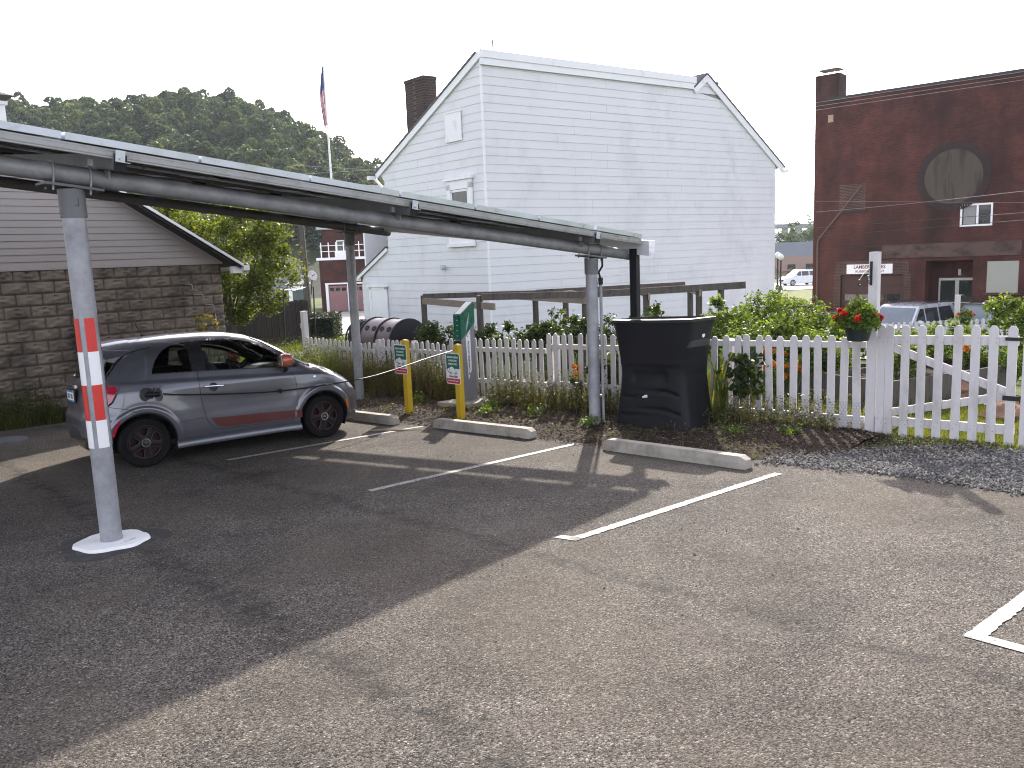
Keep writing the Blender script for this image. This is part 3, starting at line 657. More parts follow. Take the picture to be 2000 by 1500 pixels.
mb = MB(); c = W(BS+.06, BT+bprof(.82)[0]*.985, .85*BH); mb.lathe([(.001, -.004), (.036, -.004), (.036, .012), (.03, .018), (.001, .018)], c, 20, U3, Z3, V3, cap=False); mb.build('plug_cap', WHS, rb, smooth=True)
mb = MB(); c = W(BS-bprof(.3)[1]-.0, BT-.05, .30*BH); mb.lathe([(.001, 0), (.022, 0), (.02, .03), (.012, .05), (.012, .075), (.001, .075)], c+U3*.01, 14, V3, Z3, -U3, cap=False); mb.build('tap', WHS, rb, smooth=True)
# ------------------------------------------------------------------ picket fences and gate (plane s = 7.4)
def picket(mb, t, z0, h, w, s=7.4, th=.019, dog=True, lean=0.0, front=0.0):
    """one picket, rounded or dog-eared top"""
    o = WT(s, t, 0); o = np.array([o[0], o[1], o[2]+z0]); X = V3; lx = lean
    r = w/2
    if dog: top = [(r, h-r*.75), (r*.55, h-.006), (r*.5, h), (-r*.5, h), (-r*.55, h-.006), (-r, h-r*.75)]
    else: top = [(r*math.cos(R_(a)), h-r+r*math.sin(R_(a))) for a in range(0, 181, 30)]
    poly = [(-r, 0), (r, 0)]+top; poly = [(x+lx*y, y) for x, y in poly]
    mb.prism(poly, o-U3*(th+.002+front), X, Z3, U3*th)
def run(name, label, ts, h, w, dog, zoff=0.0, rails=(.25, .88), posts=(), tpad=.08, drop=0.0, grp='white picket fence runs'):
    r = thing(name, label, 'fence', WT(7.4, ts[0]), None, grp)
    for i, t in enumerate(ts):
        mb = MB(); hh = h+drop*(i/max(1, len(ts)-1))+random.gauss(0, .011); picket(mb, t+random.gauss(0, .004), -.02+zoff, hh, w, dog=dog, lean=random.gauss(0, .011)); mb.build('picket', FENCEW, r)
    for f in rails:
        mb = MB(); a = WT(7.4+.02, min(ts)-tpad, zoff+h*f); b = WT(7.4+.02, max(ts)+tpad, zoff+(h+drop)*f); mb.bar(a, b, .038, .075); mb.build('rail', FENCEW, r)
    for t in posts:
        mb = MB(); p = WT(7.4+.085, t, 0); mb.box(p+Z3*(h*.47), .09, .09, h*.94, (U3, V3, Z3)); mb.build('post', FENCEW, r)
    return r
run('picket_fence', 'dog-eared white picket fence between the rain barrel and the gate post', np.arange(1.0, 3.09, .158), 1.15, .09, True, rails=(.13, .90), posts=(1.35,))
run('picket_fence', 'white round-top picket fence standing a step higher behind the canopy post', np.arange(-1.76, .95, .155), 1.17, .085, False, rails=(.3, .80), posts=(-1.7, .4))
run('picket_fence', 'white round-top picket fence just right of the charging station', np.arange(-4.05, -1.85, .151), 1.08, .085, False, rails=(.3, .80), posts=(-4.0,))
run('picket_fence', 'weedy white picket fence behind the two yellow bollards', np.arange(-6.18, -4.12, .147), 1.05, .082, False, rails=(.3, .80), posts=(-5.2,), drop=-.08)
run('picket_fence', 'low white picket fence overgrown with weeds beyond the hatchback', np.arange(-8.68, -6.22, .147), 1.06, .082, False, rails=(.3, .80), posts=(-6.3,), drop=-.1)
ep = WT(7.42, -8.80); r = thing('fence_post', 'plain tall white post ending the weedy picket fence beyond the car', 'post', ep)
mb = MB(); mb.box(ep+Z3*.78, .11, .11, 1.60, (U3, V3, Z3)); mb.box(ep+Z3*1.585, .12, .12, .02, (U3, V3, Z3)); mb.build('shaft', FENCEW, r)
# chicken wire stapled low on the gate-side fence
mb = MB(); hz, wz = .05, .043
for j in range(10):
    for i in range(42):
        t0 = 1.55+i*wz+(wz/2 if j % 2 else 0); z = .02+j*.036
        if t0 > 3.12: continue
        P = lambda dt, dz: WT(7.4-.026+random.gauss(0, .0015), t0+dt, z+dz)
        mb.tube([P(0, 0), P(wz/2, .012)], .0012, 3, cap=False); mb.tube([P(wz/2, .012), P(wz, 0)], .0012, 3, cap=False); mb.tube([P(0, 0), P(0, -.024)], .0012, 3, cap=False)
wm = mb.build('chicken_wire', GALVD); tag(wm, 'chicken wire netting along the foot of the dog-eared fence', 'wire netting')
# gate
gt = thing('garden_gate', 'white picket garden gate with Z brace and black hinges', 'gate', WT(7.4, 3.3))
for t, w in ((3.325, .088), (3.418, .088), (3.588, .088), (3.763, .088), (3.938, .088), (4.125, .088), (4.30, .088), (4.475, .088), (4.65, .088)):
    mb = MB(); picket(mb, t, .0, 1.27-.01*(t-3.3), w, front=.02, lean=random.gauss(0, .003)-.005*(t-3.3)); mb.build('picket', FENCEW, gt)
for f in (.16, 1.10):
    mb = MB(); mb.bar(WT(7.4, 3.29, f), WT(7.4, 4.69, f-.0), .036, .10); mb.build('rail', FENCEW, gt)
for (ta, za), (tb, zb) in (((3.42, 1.02), (4.62, .55)), ((3.42, .26), (4.62, .52))):
    mb = MB(); mb.bar(WT(7.404, ta, za), WT(7.404, tb, zb), .03, .088); mb.build('brace', FENCEW, gt)
mb = MB()
for t in (3.588, 3.763, 3.938, 4.125, 4.30, 4.475, 3.418, 3.325):
    for z in (.135, .185, 1.08, 1.13):
        c = WT(7.4-.041, t+random.choice((-.02, .02)), z); mb.sphere(c, .005, 6, 4)
mb.build('nail_heads', GALVD, gt)
for z in (1.12, .50):
    mb = MB(); c = WT(7.4-.045, 4.66, z); mb.box(c, .006, .17, .035 if z > 1 else .05, (U3, V3, Z3)); mb.box(c+V3*.10, .012, .04, .07, (U3, V3, Z3)); mb.tube([c+V3*.08-Z3*.04, c+V3*.08+Z3*.04], .009, 8); mb.build('hinge', BLACKM, gt)
hp = thing('gate_post', 'thick white hinge post at the right frame edge of the gate', 'post', WT(7.4, 4.78)); mb = MB(); mb.box(WT(7.4, 4.80, .62), .11, .11, 1.30, (U3, V3, Z3)); mb.build('shaft', FENCEW, hp)
gpb = WT(7.40, 3.215); gp = thing('gate_post', 'tall white gate post carrying the black scroll bracket and flower basket', 'post', gpb)
mb = MB(); mb.box(gpb+Z3*1.03, .10, .10, 2.14, (U3, V3, Z3)); mb.build('shaft', FENCEW, gp)
mb = MB(); f = gpb-U3*.053-V3*.02; bz = 1.93
mb.box(f+Z3*(bz-.07), .008, .028, .27, (U3, V3, Z3))
arm = [f+Z3*(bz-.02)-U3*(.33*i/16)+Z3*(.03*math.sin(math.pi*i/16)-.11*(i/16)) for i in range(17)]
mb.tube(arm, .006, 6)
hk = [arm[-1]-U3*(.0+.03*math.sin(R_(a)))+Z3*(-.03+.03*math.cos(R_(a))) for a in range(0, 230, 20)]; mb.tube(hk, .009, 6)
def scroll(c, r, turns, ph, sgn=1): return [c-U3*(r*(1-i/40*.75)*math.cos(ph+sgn*turns*2*math.pi*i/40))+Z3*(r*(1-i/40*.75)*math.sin(ph+sgn*turns*2*math.pi*i/40)) for i in range(41)]
mb.tube(scroll(f-U3*.055+Z3*(bz-.13), .055, 1.4, math.pi, 1), .005, 6); mb.tube(scroll(f-U3*.10+Z3*(bz-.06), .045, 1.2, 0, -1), .004, 6)
mb.build('scroll_bracket', BLACKM, gp, smooth=True)
# hanging flower baskets
def basket(c, r, nleaf, lab, nbl, name='flower_basket'):
    b = thing(name, lab, 'hanging basket', c, None, 'hanging baskets of red geraniums')
    mb = MB(); mb.lathe([(r*.62, -r*1.15), (r*.72, -r*1.12), (r*.98, -.02), (r*1.06, -.015), (r*1.06, .01), (r*.98, .01), (r*.9, -.03), (.001, -.04)], c, 22, cap=False); mb.add([c+np.array([r*.62*math.cos(a), r*.62*math.sin(a), -r*1.15]) for a in np.linspace(0, 2*math.pi, 22, endpoint=False)], [tuple(range(22))[::-1]]); mb.build('pot', M('basket_pot', (.012, .022, .018), .5), b, smooth=True)
    d = rng.normal(size=(nleaf, 3)); d /= np.linalg.norm(d, axis=1)[:, None]; d[:, 2] = np.abs(d[:, 2])*1.15-.42
    lump = 1+.22*np.sin(d[:, :1]*5+1)+.18*np.sin(d[:, 1:2]*6)
    P = c+np.array([0, 0, .07])+d*r*1.55*lump*rng.uniform(.55, 1.08, (nleaf, 1))
    mb = MB(); mb.quads(cards(P, rng.uniform(.02, .045, nleaf), rng.uniform(.02, .042, nleaf), .35)); mb.build('foliage', LEAF_G, b)
    for i in range(nbl):
        a = 2*math.pi*i/nbl+random.random(); el = random.uniform(-.1, 1.0); q = c+np.array([math.cos(a)*math.cos(el), math.sin(a)*math.cos(el), math.sin(el)*.95+.05])*r*1.62
        n = 90; dd = rng.normal(size=(n, 3)); dd /= np.linalg.norm(dd, axis=1)[:, None]
        mb = MB(); mb.quads(cards(q+dd*r*.24*rng.uniform(.5, 1, (n, 1)), .028, .022, .2)); mb.build('bloom', PETR, b)
    return b
hc = arm[-1]-Z3*.50
bk = basket(hc, .155, 3600, 'big hanging basket of red geraniums on the scroll bracket by the gate', 9)
mb = MB()
for a in (0, 2.1, 4.2): mb.tube([hc+np.array([.155*math.cos(a), .155*math.sin(a), 0]), hc+Z3*.44], .0025, 4)
mb.build('hanger', BLACKM, bk)
# ------------------------------------------------------------------ hatchback
def inpoly(px, pz, poly):
    inside = np.zeros(px.shape, bool); n = len(poly)
    for i in range(n):
        x1, y1 = poly[i]; x2, y2 = poly[(i+1) % n]
        c = ((y1 > pz) != (y2 > pz)) & (px < (x2-x1)*(pz-y1)/((y2-y1) if abs(y2-y1) > 1e-12 else 1e-12)+x1); inside ^= c
    return inside
def smooth_poly(p, it=2):
    p = [np.array(q, float) for q in p]
    for _ in range(it):
        q = []
        for i in range(len(p)):
            a, b = p[i], p[(i+1) % len(p)]; q += [a*.75+b*.25, a*.25+b*.75]
        p = q
    return [tuple(q) for q in p]
def snap(X, Z, poly, tol, mask):
    P = np.stack([X, Z], -1); best = np.full(X.shape, 9.0); tgt = P.copy(); n = len(poly)
    for i in range(n):
        a = np.array(poly[i]); b = np.array(poly[(i+1) % n]); ab = b-a; L = ab@ab
        if L < 1e-12: continue
        t = np.clip(((P-a)@ab)/L, 0, 1); q = a+t[..., None]*ab; d = np.linalg.norm(P-q, axis=-1); m = d < best
        best = np.where(m, d, best); tgt = np.where(m[..., None], q, tgt)
    k = (best < tol) & mask
    return np.where(k, tgt[..., 0], X), np.where(k, tgt[..., 1], Z)
ZT = np.array([(-2, 1.455), (-1.36, 1.472), (-1.0, 1.50), (-.6, 1.517), (-.2, 1.515), (.1, 1.497), (.35, 1.455), (.55, 1.385), (.75, 1.275), (.92, 1.15), (1.02, 1.075), (1.09, 1.035), (1.2, 1.005), (1.4, .93), (1.58, .835), (1.72, .735), (1.84, .60), (2, .5)])
XR = np.array([(.1, -1.50), (.2, -1.63), (.32, -1.72), (.5, -1.745), (.62, -1.74), (.67, -1.705), (.8, -1.69), (.97, -1.655), (1.03, -1.62), (1.2, -1.50), (1.40, -1.345), (1.55, -1.25)])
XF = np.array([(.1, 1.72), (.2, 1.82), (.3, 1.86), (.5, 1.865), (.62, 1.845), (.75, 1.80), (.9, 1.75), (1.6, 1.72)])
TW = np.array([(.12, .86), (.2, .93), (.28, .968), (.36, .982), (.5, .995), (.62, 1.0), (.78, .995), (.885, .985), (.925, .968), (1.03, .925), (1.15, .865), (1.3, .775), (1.42, .70), (1.6, .6)])
def sm(tab, q, w=.03):
    q = np.asarray(q, float); k = np.linspace(-2, 2, 9); g = np.exp(-k*k/2); g /= g.sum()
    return sum(gg*np.interp(q+kk*w, tab[:, 0], tab[:, 1]) for kk, gg in zip(k, g))
HALF = .815
WCX, WCZ, AR = 1.147, .29, .362
def ysurf(x, z):
    zt = sm(ZT, x, .035); xr = sm(XR, z, .02); xf = sm(XF, z, .02)
    xi = np.clip((2*x-(xf+xr))/(xf-xr), -1, 1)
    ex = (1-np.abs(xi)**np.where(xi > 0, 7., 9.))**(1/3.3)
    dep = np.interp(x, [-2, .1, .6, 1.0, 1.15, 1.5, 1.9], [.27, .27, .30, .22, .17, .17, .22]); zs = zt-dep
    tau = np.clip((z-zs)/dep, 0, 1); ez = (1-tau**2.3)**(1/2.3)
    y = HALF*sm(TW, z, .012)*ex*ez
    for s in (-1, 1):  # flared arches, slight bulge of the rear haunch
        r = np.hypot(x-s*WCX, z-WCZ); y = y+.022*(1-sstep(.41, .44, r))*(ez > .3)*(ex > .5)
        y = y+.020*np.exp(-((r-.45)/.16)**2)*(ez > .3)*(ex > .5)
    y = y-.010*np.exp(-((z-.60)/.13)**2)*np.exp(-((x-.1)/.55)**4)
    dz = z-(.945-.045*x); y = y+.016/(1+np.exp(np.clip(dz/.006, -40, 40)))*np.exp(-(dz/.17)**2)*sstep(-1.5, -1.3, x)*(1-sstep(1.1, 1.45, x))*(ez > .3)
    return y
NX, NZ = 250, 124
aa = np.linspace(0, 1, NX)[:, None]*np.ones((1, NZ)); bb = np.ones((NX, 1))*np.linspace(0, 1, NZ)[None, :]
ea = .35*aa+.65*(1-np.cos(np.pi*aa))/2; eb = .62*bb+.38*np.sin(np.pi*bb/2)
CX = ea*3.5-1.7; CZ = .19+eb*1.2
for _ in range(40):
    xr = sm(XR, CZ, .02); xf = sm(XF, CZ, .02); nx_ = xr+(xf-xr)*ea; CX = .5*CX+.5*nx_
    zt = sm(ZT, CX, .035); CZ = .5*CZ+.5*(.19+(zt-.19)*eb)
GLASS = smooth_poly([(-.985, 1.078), (-.985, 1.10), (-.93, 1.22), (-.83, 1.325), (-.70, 1.385), (-.50, 1.412), (-.2, 1.425), (.13, 1.40), (.36, 1.335), (.50, 1.25), (.63, 1.15), (.77, 1.055), (.87, .992), (.80, .992), (.3, 1.028), (-.2, 1.052), (-.6, 1.068)], 1)
DOOR = [(-.466, 1.068), (-.475, .95), (-.473, .80), (-.453, .62), (-.418, .467), (-.353, .365), (-.268, .325), (.19, .315), (.70, .315), (.742, .335), (.758, .44), (.778, .64), (.765, .82), (.735, .93), (.70, 1.005), (.3, 1.028), (-.2, 1.052)]
TAIL = smooth_poly([(-1.375, .985), (-1.385, .93), (-1.44, .83), (-1.50, .755), (-1.80, .745), (-1.80, .985)], 1)
HEADL = smooth_poly([(1.52, .80), (1.50, .72), (1.56, .645), (1.70, .60), (1.95, .60), (1.95, .80)], 1)
LOWB = [(-1.9, .10), (-1.9, .395), (-1.50, .375), (-1.42, .30), (-1.40, .1)]
side = ysurf(CX, CZ)
WLX = [.2, .36, .50, .63, .77, .87, 1.0]; WLZ = [1.45, 1.405, 1.325, 1.228, 1.125, 1.055, .99]
m0 = side > .33
for pl, tol in ((GLASS, .009), (DOOR, .007)): CX, CZ = snap(CX, CZ, pl, tol, m0)
for s in (-1, 1):
    r = np.hypot(CX-s*WCX, CZ-WCZ); k = (np.abs(r-AR) < .010) & m0; f = np.where(k, AR/np.maximum(r, 1e-6), 1)
    CX = s*WCX+(CX-s*WCX)*f; CZ = WCZ+(CZ-WCZ)*f
CX, CZ = snap(CX, CZ, [(a, b) for a, b in zip(WLX, WLZ)]+[(a, b) for a, b in zip(WLX[::-1], WLZ[::-1])], .010, side > .3)
mt = side > .45
for pl in (TAIL, HEADL): CX, CZ = snap(CX, CZ, pl, .007, mt)
for xv in (-.52, -.34, .73):
    CX = np.where((np.abs(CX-xv) < .0075) & (side > .33) & (CZ > 1.0) & (CZ < 1.43), xv, CX)
CY = ysurf(CX, CZ)
CY = np.where((np.abs(CY-.53) < .012) & (CX < -1.45) & (CZ > .73) & (CZ < 1.0), .53, CY)
cy2, cz2 = snap(CY, CZ, [(0, 1.055), (.61, 1.055), (.575, 1.2), (.515, 1.385), (0, 1.385)], .013, (CX < -1.2) & (CY > .05) & (CY < .68)); CY, CZ = cy2, cz2
CY[:, -1] = 0; CY[0, :] = np.minimum(CY[0, :], .0); CY[-1, :] = 0
CV = np.stack([CX, CY, CZ], -1)
fx = (CV[:-1, :-1]+CV[1:, :-1]+CV[1:, 1:]+CV[:-1, 1:])/4; FX, FY, FZ = fx[..., 0], fx[..., 1], fx[..., 2]
arch = np.zeros(FX.shape, bool)
for s in (-1, 1): arch |= (np.hypot(FX-s*WCX, FZ-WCZ) < AR) & (FY > .3)
glass_s = inpoly(FX, FZ, GLASS) & (FY > .36); door_s = inpoly(FX, FZ, DOOR) & (FY > .45) & ~glass_s
pillar = glass_s & (((FX > -.52) & (FX < -.34)) | (FX > .73) | (FZ > 1.405))
quarter = glass_s & ~pillar & (FX < -.4); doorg = glass_s & ~pillar & (FX >= -.4)
wind = (FX > .40-.25*FY**2) & (FX < 1.06-.33*FY**2) & (FZ > np.interp(FX, WLX, WLZ)) & (FZ > .98) & ~glass_s & (FX > .2) & (FY < .62)
rearg = (FZ > 1.055) & (FZ < 1.385) & (FX < -1.22) & (FY < np.interp(FZ, [1.055, 1.2, 1.385], [.61, .575, .515])) & ~glass_s
tail_s = inpoly(FX, FZ, TAIL) & (FY > .53); head_s = inpoly(FX, FZ, HEADL) & (FY > .36) & (FZ < .80)
low_s = inpoly(FX, FZ, LOWB) & (FY < .76)
grl = (FX > 1.6) & (FZ > .22) & (FZ < .36) & (FY < .5)
claim = arch.copy()
masks = {}
for nm, mk in (('glass_q', quarter), ('glass_d', doorg), ('pillar_b', pillar & (FX < -.3) & (FZ < 1.41)), ('pillar_f', pillar), ('wind', wind), ('rearg', rearg), ('tail', tail_s), ('head', head_s), ('low', low_s), ('grille', grl), ('door', door_s)):
    mk = mk & ~claim; masks[nm] = mk; claim |= mk
masks['body'] = ~claim
def car_mesh(names, sides=(-1, 1), inner=False, off=0.0):
    mb = MB(); vid = {}
    for sgn in sides:
        for nm in names:
            I, J = np.nonzero(masks[nm])
            for i, j in zip(I, J):
                q = []
                for (a, b) in ((i, j), (i+1, j), (i+1, j+1), (i, j+1)):
                    key = (sgn, a, b, inner)
                    if key not in vid:
                        p = CV[a, b]; vid[key] = len(mb.v); mb.v.append((p[0], sgn*(p[1]*(1-off) if not inner else max(0, p[1]-.028)), p[2]-(.02 if inner else 0)))
                    q.append(vid[key])
                if len(set(q)) < 4: continue
                mb.f.append(tuple(q) if sgn < 0 else tuple(q[::-1])); mb.m.append(0)
    return mb
hd = np.array([.7702, .6378]); lf = np.array([-hd[1], hd[0]]); cm0 = np.array([-3.416, 10.224])+lf*.80
hx = np.array([*hd, GA*hd[0]+GB*hd[1]]); hx /= np.linalg.norm(hx); hz_ = NRM; hy = np.cross(hz_, hx)
CARR = frame_rot(hx, hy, hz_); CAR0 = np.array([cm0[0], cm0[1], lot(*cm0)+.004])
def carw(x, y, z): return CAR0+CARR@np.array([x, y, z], float)
car = thing('hatchback', 'small grey electric hatchback with red door stripe and black wheels plugged in under the canopy', 'car', CAR0, CARR)
def paint(name, col):
    m, nt, nd, lk, bs = newmat(name); co = coords(nd, lk)
    c = ramp(nd, lk, noise(nd, lk, co, 900, 1), [(.3, tuple(x*.85 for x in col)), (.7, tuple(x*1.2 for x in col))])
    dz = nd.new('ShaderNodeSeparateXYZ'); lk.new(co, dz.inputs[0])
    c = mix(nd, lk, ramp(nd, lk, noise(nd, lk, co, 5, 5), [(.45, .0), (.75, .22)]), c, (.19, .17, .15))
    lk.new(c, bs.inputs['Base Color']); bs.inputs['Metallic'].default_value = .55; bs.inputs['Roughness'].default_value = .36; bs.inputs['Coat Weight'].default_value = 1; bs.inputs['Coat Roughness'].default_value = .05; return m
CARP = paint('grey_car_paint', (.105, .108, .128))
STRI = M('stripe_red', (.085, .014, .013), .4, 0, .06, 8, coat=.6); GL = glassmat('car_glass', (.80, .85, .83)); GLQ = glassmat('privacy_glass', (.36, .39, .39)); TRIM = M('black_trim', (.012, .012, .013), .3, 0, .1, 6)
CHROME = M('chrome', (.75, .76, .78), .12, 1, .03, 8); DARK = M('car_interior', (.016, .016, .018), .8, 0, .2, 5); LRED = M('lamp_red', (.35, .012, .03), .12, 0, .12, 14, coat=1); LCLR = M('lamp_clear', (.62, .64, .67), .12, .3, .2, 12, coat=1); ORNG = M('mirror_orange', (.36, .075, .03), .3, 0, .05, 6, coat=.8)
body = car_mesh(['body']).build('body', CARP, car, local=True, smooth=True, sharp=50)
for s, nm in ((-1, 'right'), (1, 'left')):
    d = car_mesh(['door'], (s,)).build('door', CARP, car, local=True, smooth=True, sharp=50)
    mb = MB(); yy = float(ysurf(np.array(-.31), np.array(.865)))
    mb.tube([(-.43, s*(yy-.005), .873), (-.42, s*(yy+.03), .873), (-.2, s*(yy+.03), .862), (-.19, s*(yy-.005), .862)], .011, 8); mb.build('handle', CHROME, d, local=True, smooth=True)
    mb = MB(); mb.lathe([(.001, 0), (.05, 0), (.055, .004), (.001, .004)], (-.31, s*(yy-.002), .855), 18, np.array([1., 0, 0]), Z3, np.array([0, s*1., 0]), cap=False); mb.build('handle_recess', TRIM, d, local=True)
    # stripe decal along the foot of the door and on to the arch
    mb = MB(); n = 60; top = lambda x: np.interp(x, [-.36, -.2, .2, .86], [.475, .468, .455, .425]); bot = lambda x: np.interp(x, [-.36, -.30, -.2, .2, .86], [.46, .375, .342, .335, .328])
    xs_ = np.linspace(-.36, .815, n)
    for k in range(n-1):
        q = []
        for x, f in ((xs_[k], bot), (xs_[k+1], bot), (xs_[k+1], top), (xs_[k], top)):
            z = f(x); q.append((x, s*(float(ysurf(np.array(x), np.array(z)))+.0025), z))
        mb.add(q, [(0, 1, 2, 3)] if s < 0 else [(3, 2, 1, 0)])
    mb.build('stripe', STRI, d, local=True, smooth=True)
    w = car_mesh(['glass_d'], (s,)).build('door_window', GL, car, local=True, smooth=True)
    w = car_mesh(['glass_q'], (s,)).build('quarter_window', GLQ, car, local=True, smooth=True)
    car_mesh(['pillar_b'], (s,)).build('window_pillar', TRIM, car, local=True, smooth=True); car_mesh(['pillar_f'], (s,)).build('window_trim', TRIM, car, local=True, smooth=True)
    tl = car_mesh(['tail'], (s,)).build('tail_light', LRED, car, local=True, smooth=True)
    car_mesh(['head'], (s,)).build('headlight', LCLR, car, local=True, smooth=True)
    # shut lines and lamp surrounds
    mb = MB()
    def sl(pts, r=.0032):
        o = []
        for a, b in zip(pts[:-1], pts[1:]):
            for t in np.linspace(0, 1, 6, endpoint=False): o.append(np.array(a)*(1-t)+np.array(b)*t)
        o.append(np.array(pts[-1])); mb.tube([(p[0], s*(float(ysurf(np.array(p[0]), np.array(p[1])))+.0008), p[1]) for p in o], r, 5)
    sl(DOOR[:14]); sl([(-1.36, .985), (-1.39, .91), (-1.45, .80), (-1.51, .75)], .011)
    sl([(.80, .955), (1.0, .985), (1.2, .925), (1.42, .85), (1.5, .80)], .003); sl([(-1.49, .745), (-1.30, .70), (-1.22, .655)], .003); sl([(-.80, .475), (-.44, .50)], .0018)
    sl([(-.985, 1.075), (-.6, 1.064), (-.2, 1.048), (.3, 1.024), (.80, .988)], .007)
    sl([(1.51, .72), (1.56, .64), (1.70, .60)], .003)
    mb.build('shut_line', TRIM, car, local=True)
    # sill skirt
    mb = MB(); xs_ = np.linspace(-.80, .80, 24)
    pr = [(-.02, .175), (.028, .17), (.034, .20), (.018, .245), (-.004, .262)]
    vs = []
    for x in xs_:
        y0 = float(ysurf(np.array(x), np.array(.25)))
        for dy, z in pr: vs.append((x, s*(y0+dy-.004), z))
    mb.add(vs, [(k*5+j, (k+1)*5+j, (k+1)*5+j+1, k*5+j+1) if s < 0 else (k*5+j+1, (k+1)*5+j+1, (k+1)*5+j, k*5+j) for k in range(23) for j in range(4)]); mb.build('side_skirt', CARP, car, local=True, smooth=True)
    # door mirror
    mb = MB(); c = np.array([.60, s*.90, 1.10]); b = len(mb.v)
    mb.sphere((0, 0, 0), 1, 16, 10); vv = np.array(mb.v)
    vv = np.sign(vv)*np.abs(vv)**.8; vv = vv*np.array([.075, .105, .085]); vv[:, 0] += np.where(vv[:, 0] > 0, vv[:, 0]*.5, 0); mb.v = [tuple(p) for p in vv+c]; mi = mb.build('mirror', ORNG, car, local=True, smooth=True)
    mb = MB(); mb.tube([(.66, s*.72, .96), (.63, s*.84, .985), (.61, s*.88, 1.04)], [.05, .04, .03], 10); mb.build('mirror_stalk', TRIM, mi, local=True, smooth=True)
    mb = MB(); mb.box(c+np.array([-.070, 0, 0]), .008, .15, .11); mb.build('mirror_glass', CHROME, mi, local=True)
    # markers
    def patch(name, pts, mat, th=.004, dy=0.002):
        mb = MB(); a = [(p[0], s*(float(ysurf(np.array(p[0]), np.array(p[1])))+dy), p[1]) for p in pts]; b = [(p[0], p[1]+s*th, p[2]) for p in a]; n = len(a)
        mb.add(a+b, [tuple(range(n)), tuple(range(n, 2*n))[::-1]]+[(i, (i+1) % n, n+(i+1) % n, n+i) for i in range(n)]); return mb.build(name, mat, car, local=True)
    patch('side_marker', [(1.505, .36), (1.53, .37), (1.515, .47), (1.49, .50), (1.475, .47)], M('marker_orange', (.5, .12, .02), .25))
    patch('reflector', [(-1.50, .40), (-1.475, .40), (-1.44, .50), (-1.40, .57), (-1.415, .585), (-1.47, .52)], LRED)
    patch('indicator_badge', [(1.03+.02*math.cos(i), .845+.013*math.sin(i)) for i in np.linspace(0, 6.28, 10, endpoint=False)], LCLR)
    # wheel wells
    for q in (-1, 1):
        mb = MB(); n = 28; rr = AR+.012; vs = []
        for k in range(n+1):
            a = R_(-25+230*k/n)
            for y in (.80, .42): vs.append((q*WCX+rr*math.cos(a), s*y if y < .5 else s*(float(ysurf(np.array(q*WCX+rr*math.cos(a)), np.array(max(.2, WCZ+rr*math.sin(a)))))-.012), WCZ+rr*math.sin(a)))
        mb.add(vs, [(2*k, 2*k+1, 2*k+3, 2*k+2) for k in range(n)]); vs = [(q*WCX+rr*math.cos(R_(-25+230*k/n)), s*.42, WCZ+rr*math.sin(R_(-25+230*k/n))) for k in range(n+1)]; mb.add(vs, [tuple(range(n+1))]); mb.build('wheel_well', DARK, car, local=True)
car_mesh(['wind']).build('windscreen', GL, car, local=True, smooth=True)
def xrear(y, z):
    lo = float(sm(XR, np.array(z), .02))+1e-4; hi = lo+.6
    for _ in range(26):
        m_ = (lo+hi)/2
        if float(ysurf(np.array(m_), np.array(z))) > abs(y): hi = m_
        else: lo = m_
    return hi
mb = MB(); pts = [(.515-.0, 1.38), (.575, 1.2), (.606, 1.06), (.4, 1.052), (0.05, 1.05)]
for s in (-1, 1):
    o = []
    for a, b in zip(pts[:-1], pts[1:]):
        for t in np.linspace(0, 1, 8, endpoint=False): q = np.array(a)*(1-t)+np.array(b)*t; o.append((xrear(q[0], q[1])-.004, s*q[0], q[1]))
    mb.tube(o, .013, 6)
mb.build('rear_window_seal', TRIM, car, local=True, smooth=True)
for s in (-1, 1):
    mb = MB(); mb.tube([(x, s*(float(ysurf(np.array(x), np.array(z)))+.0), z) for x, z in [(a, float(np.interp(a, WLX, WLZ))) for a in np.linspace(.37, .985, 26)]], .009, 6); mb.build('windscreen_seal', TRIM, car, local=True, smooth=True)
rg = car_mesh(['rearg']).build('rear_window', GLQ, car, local=True, smooth=True)
car_mesh(['low', 'grille']).build('rear_diffuser', TRIM, car, local=True, smooth=True)
car_mesh(['body', 'door'], inner=True).build('interior_lining', DARK, car, local=True)
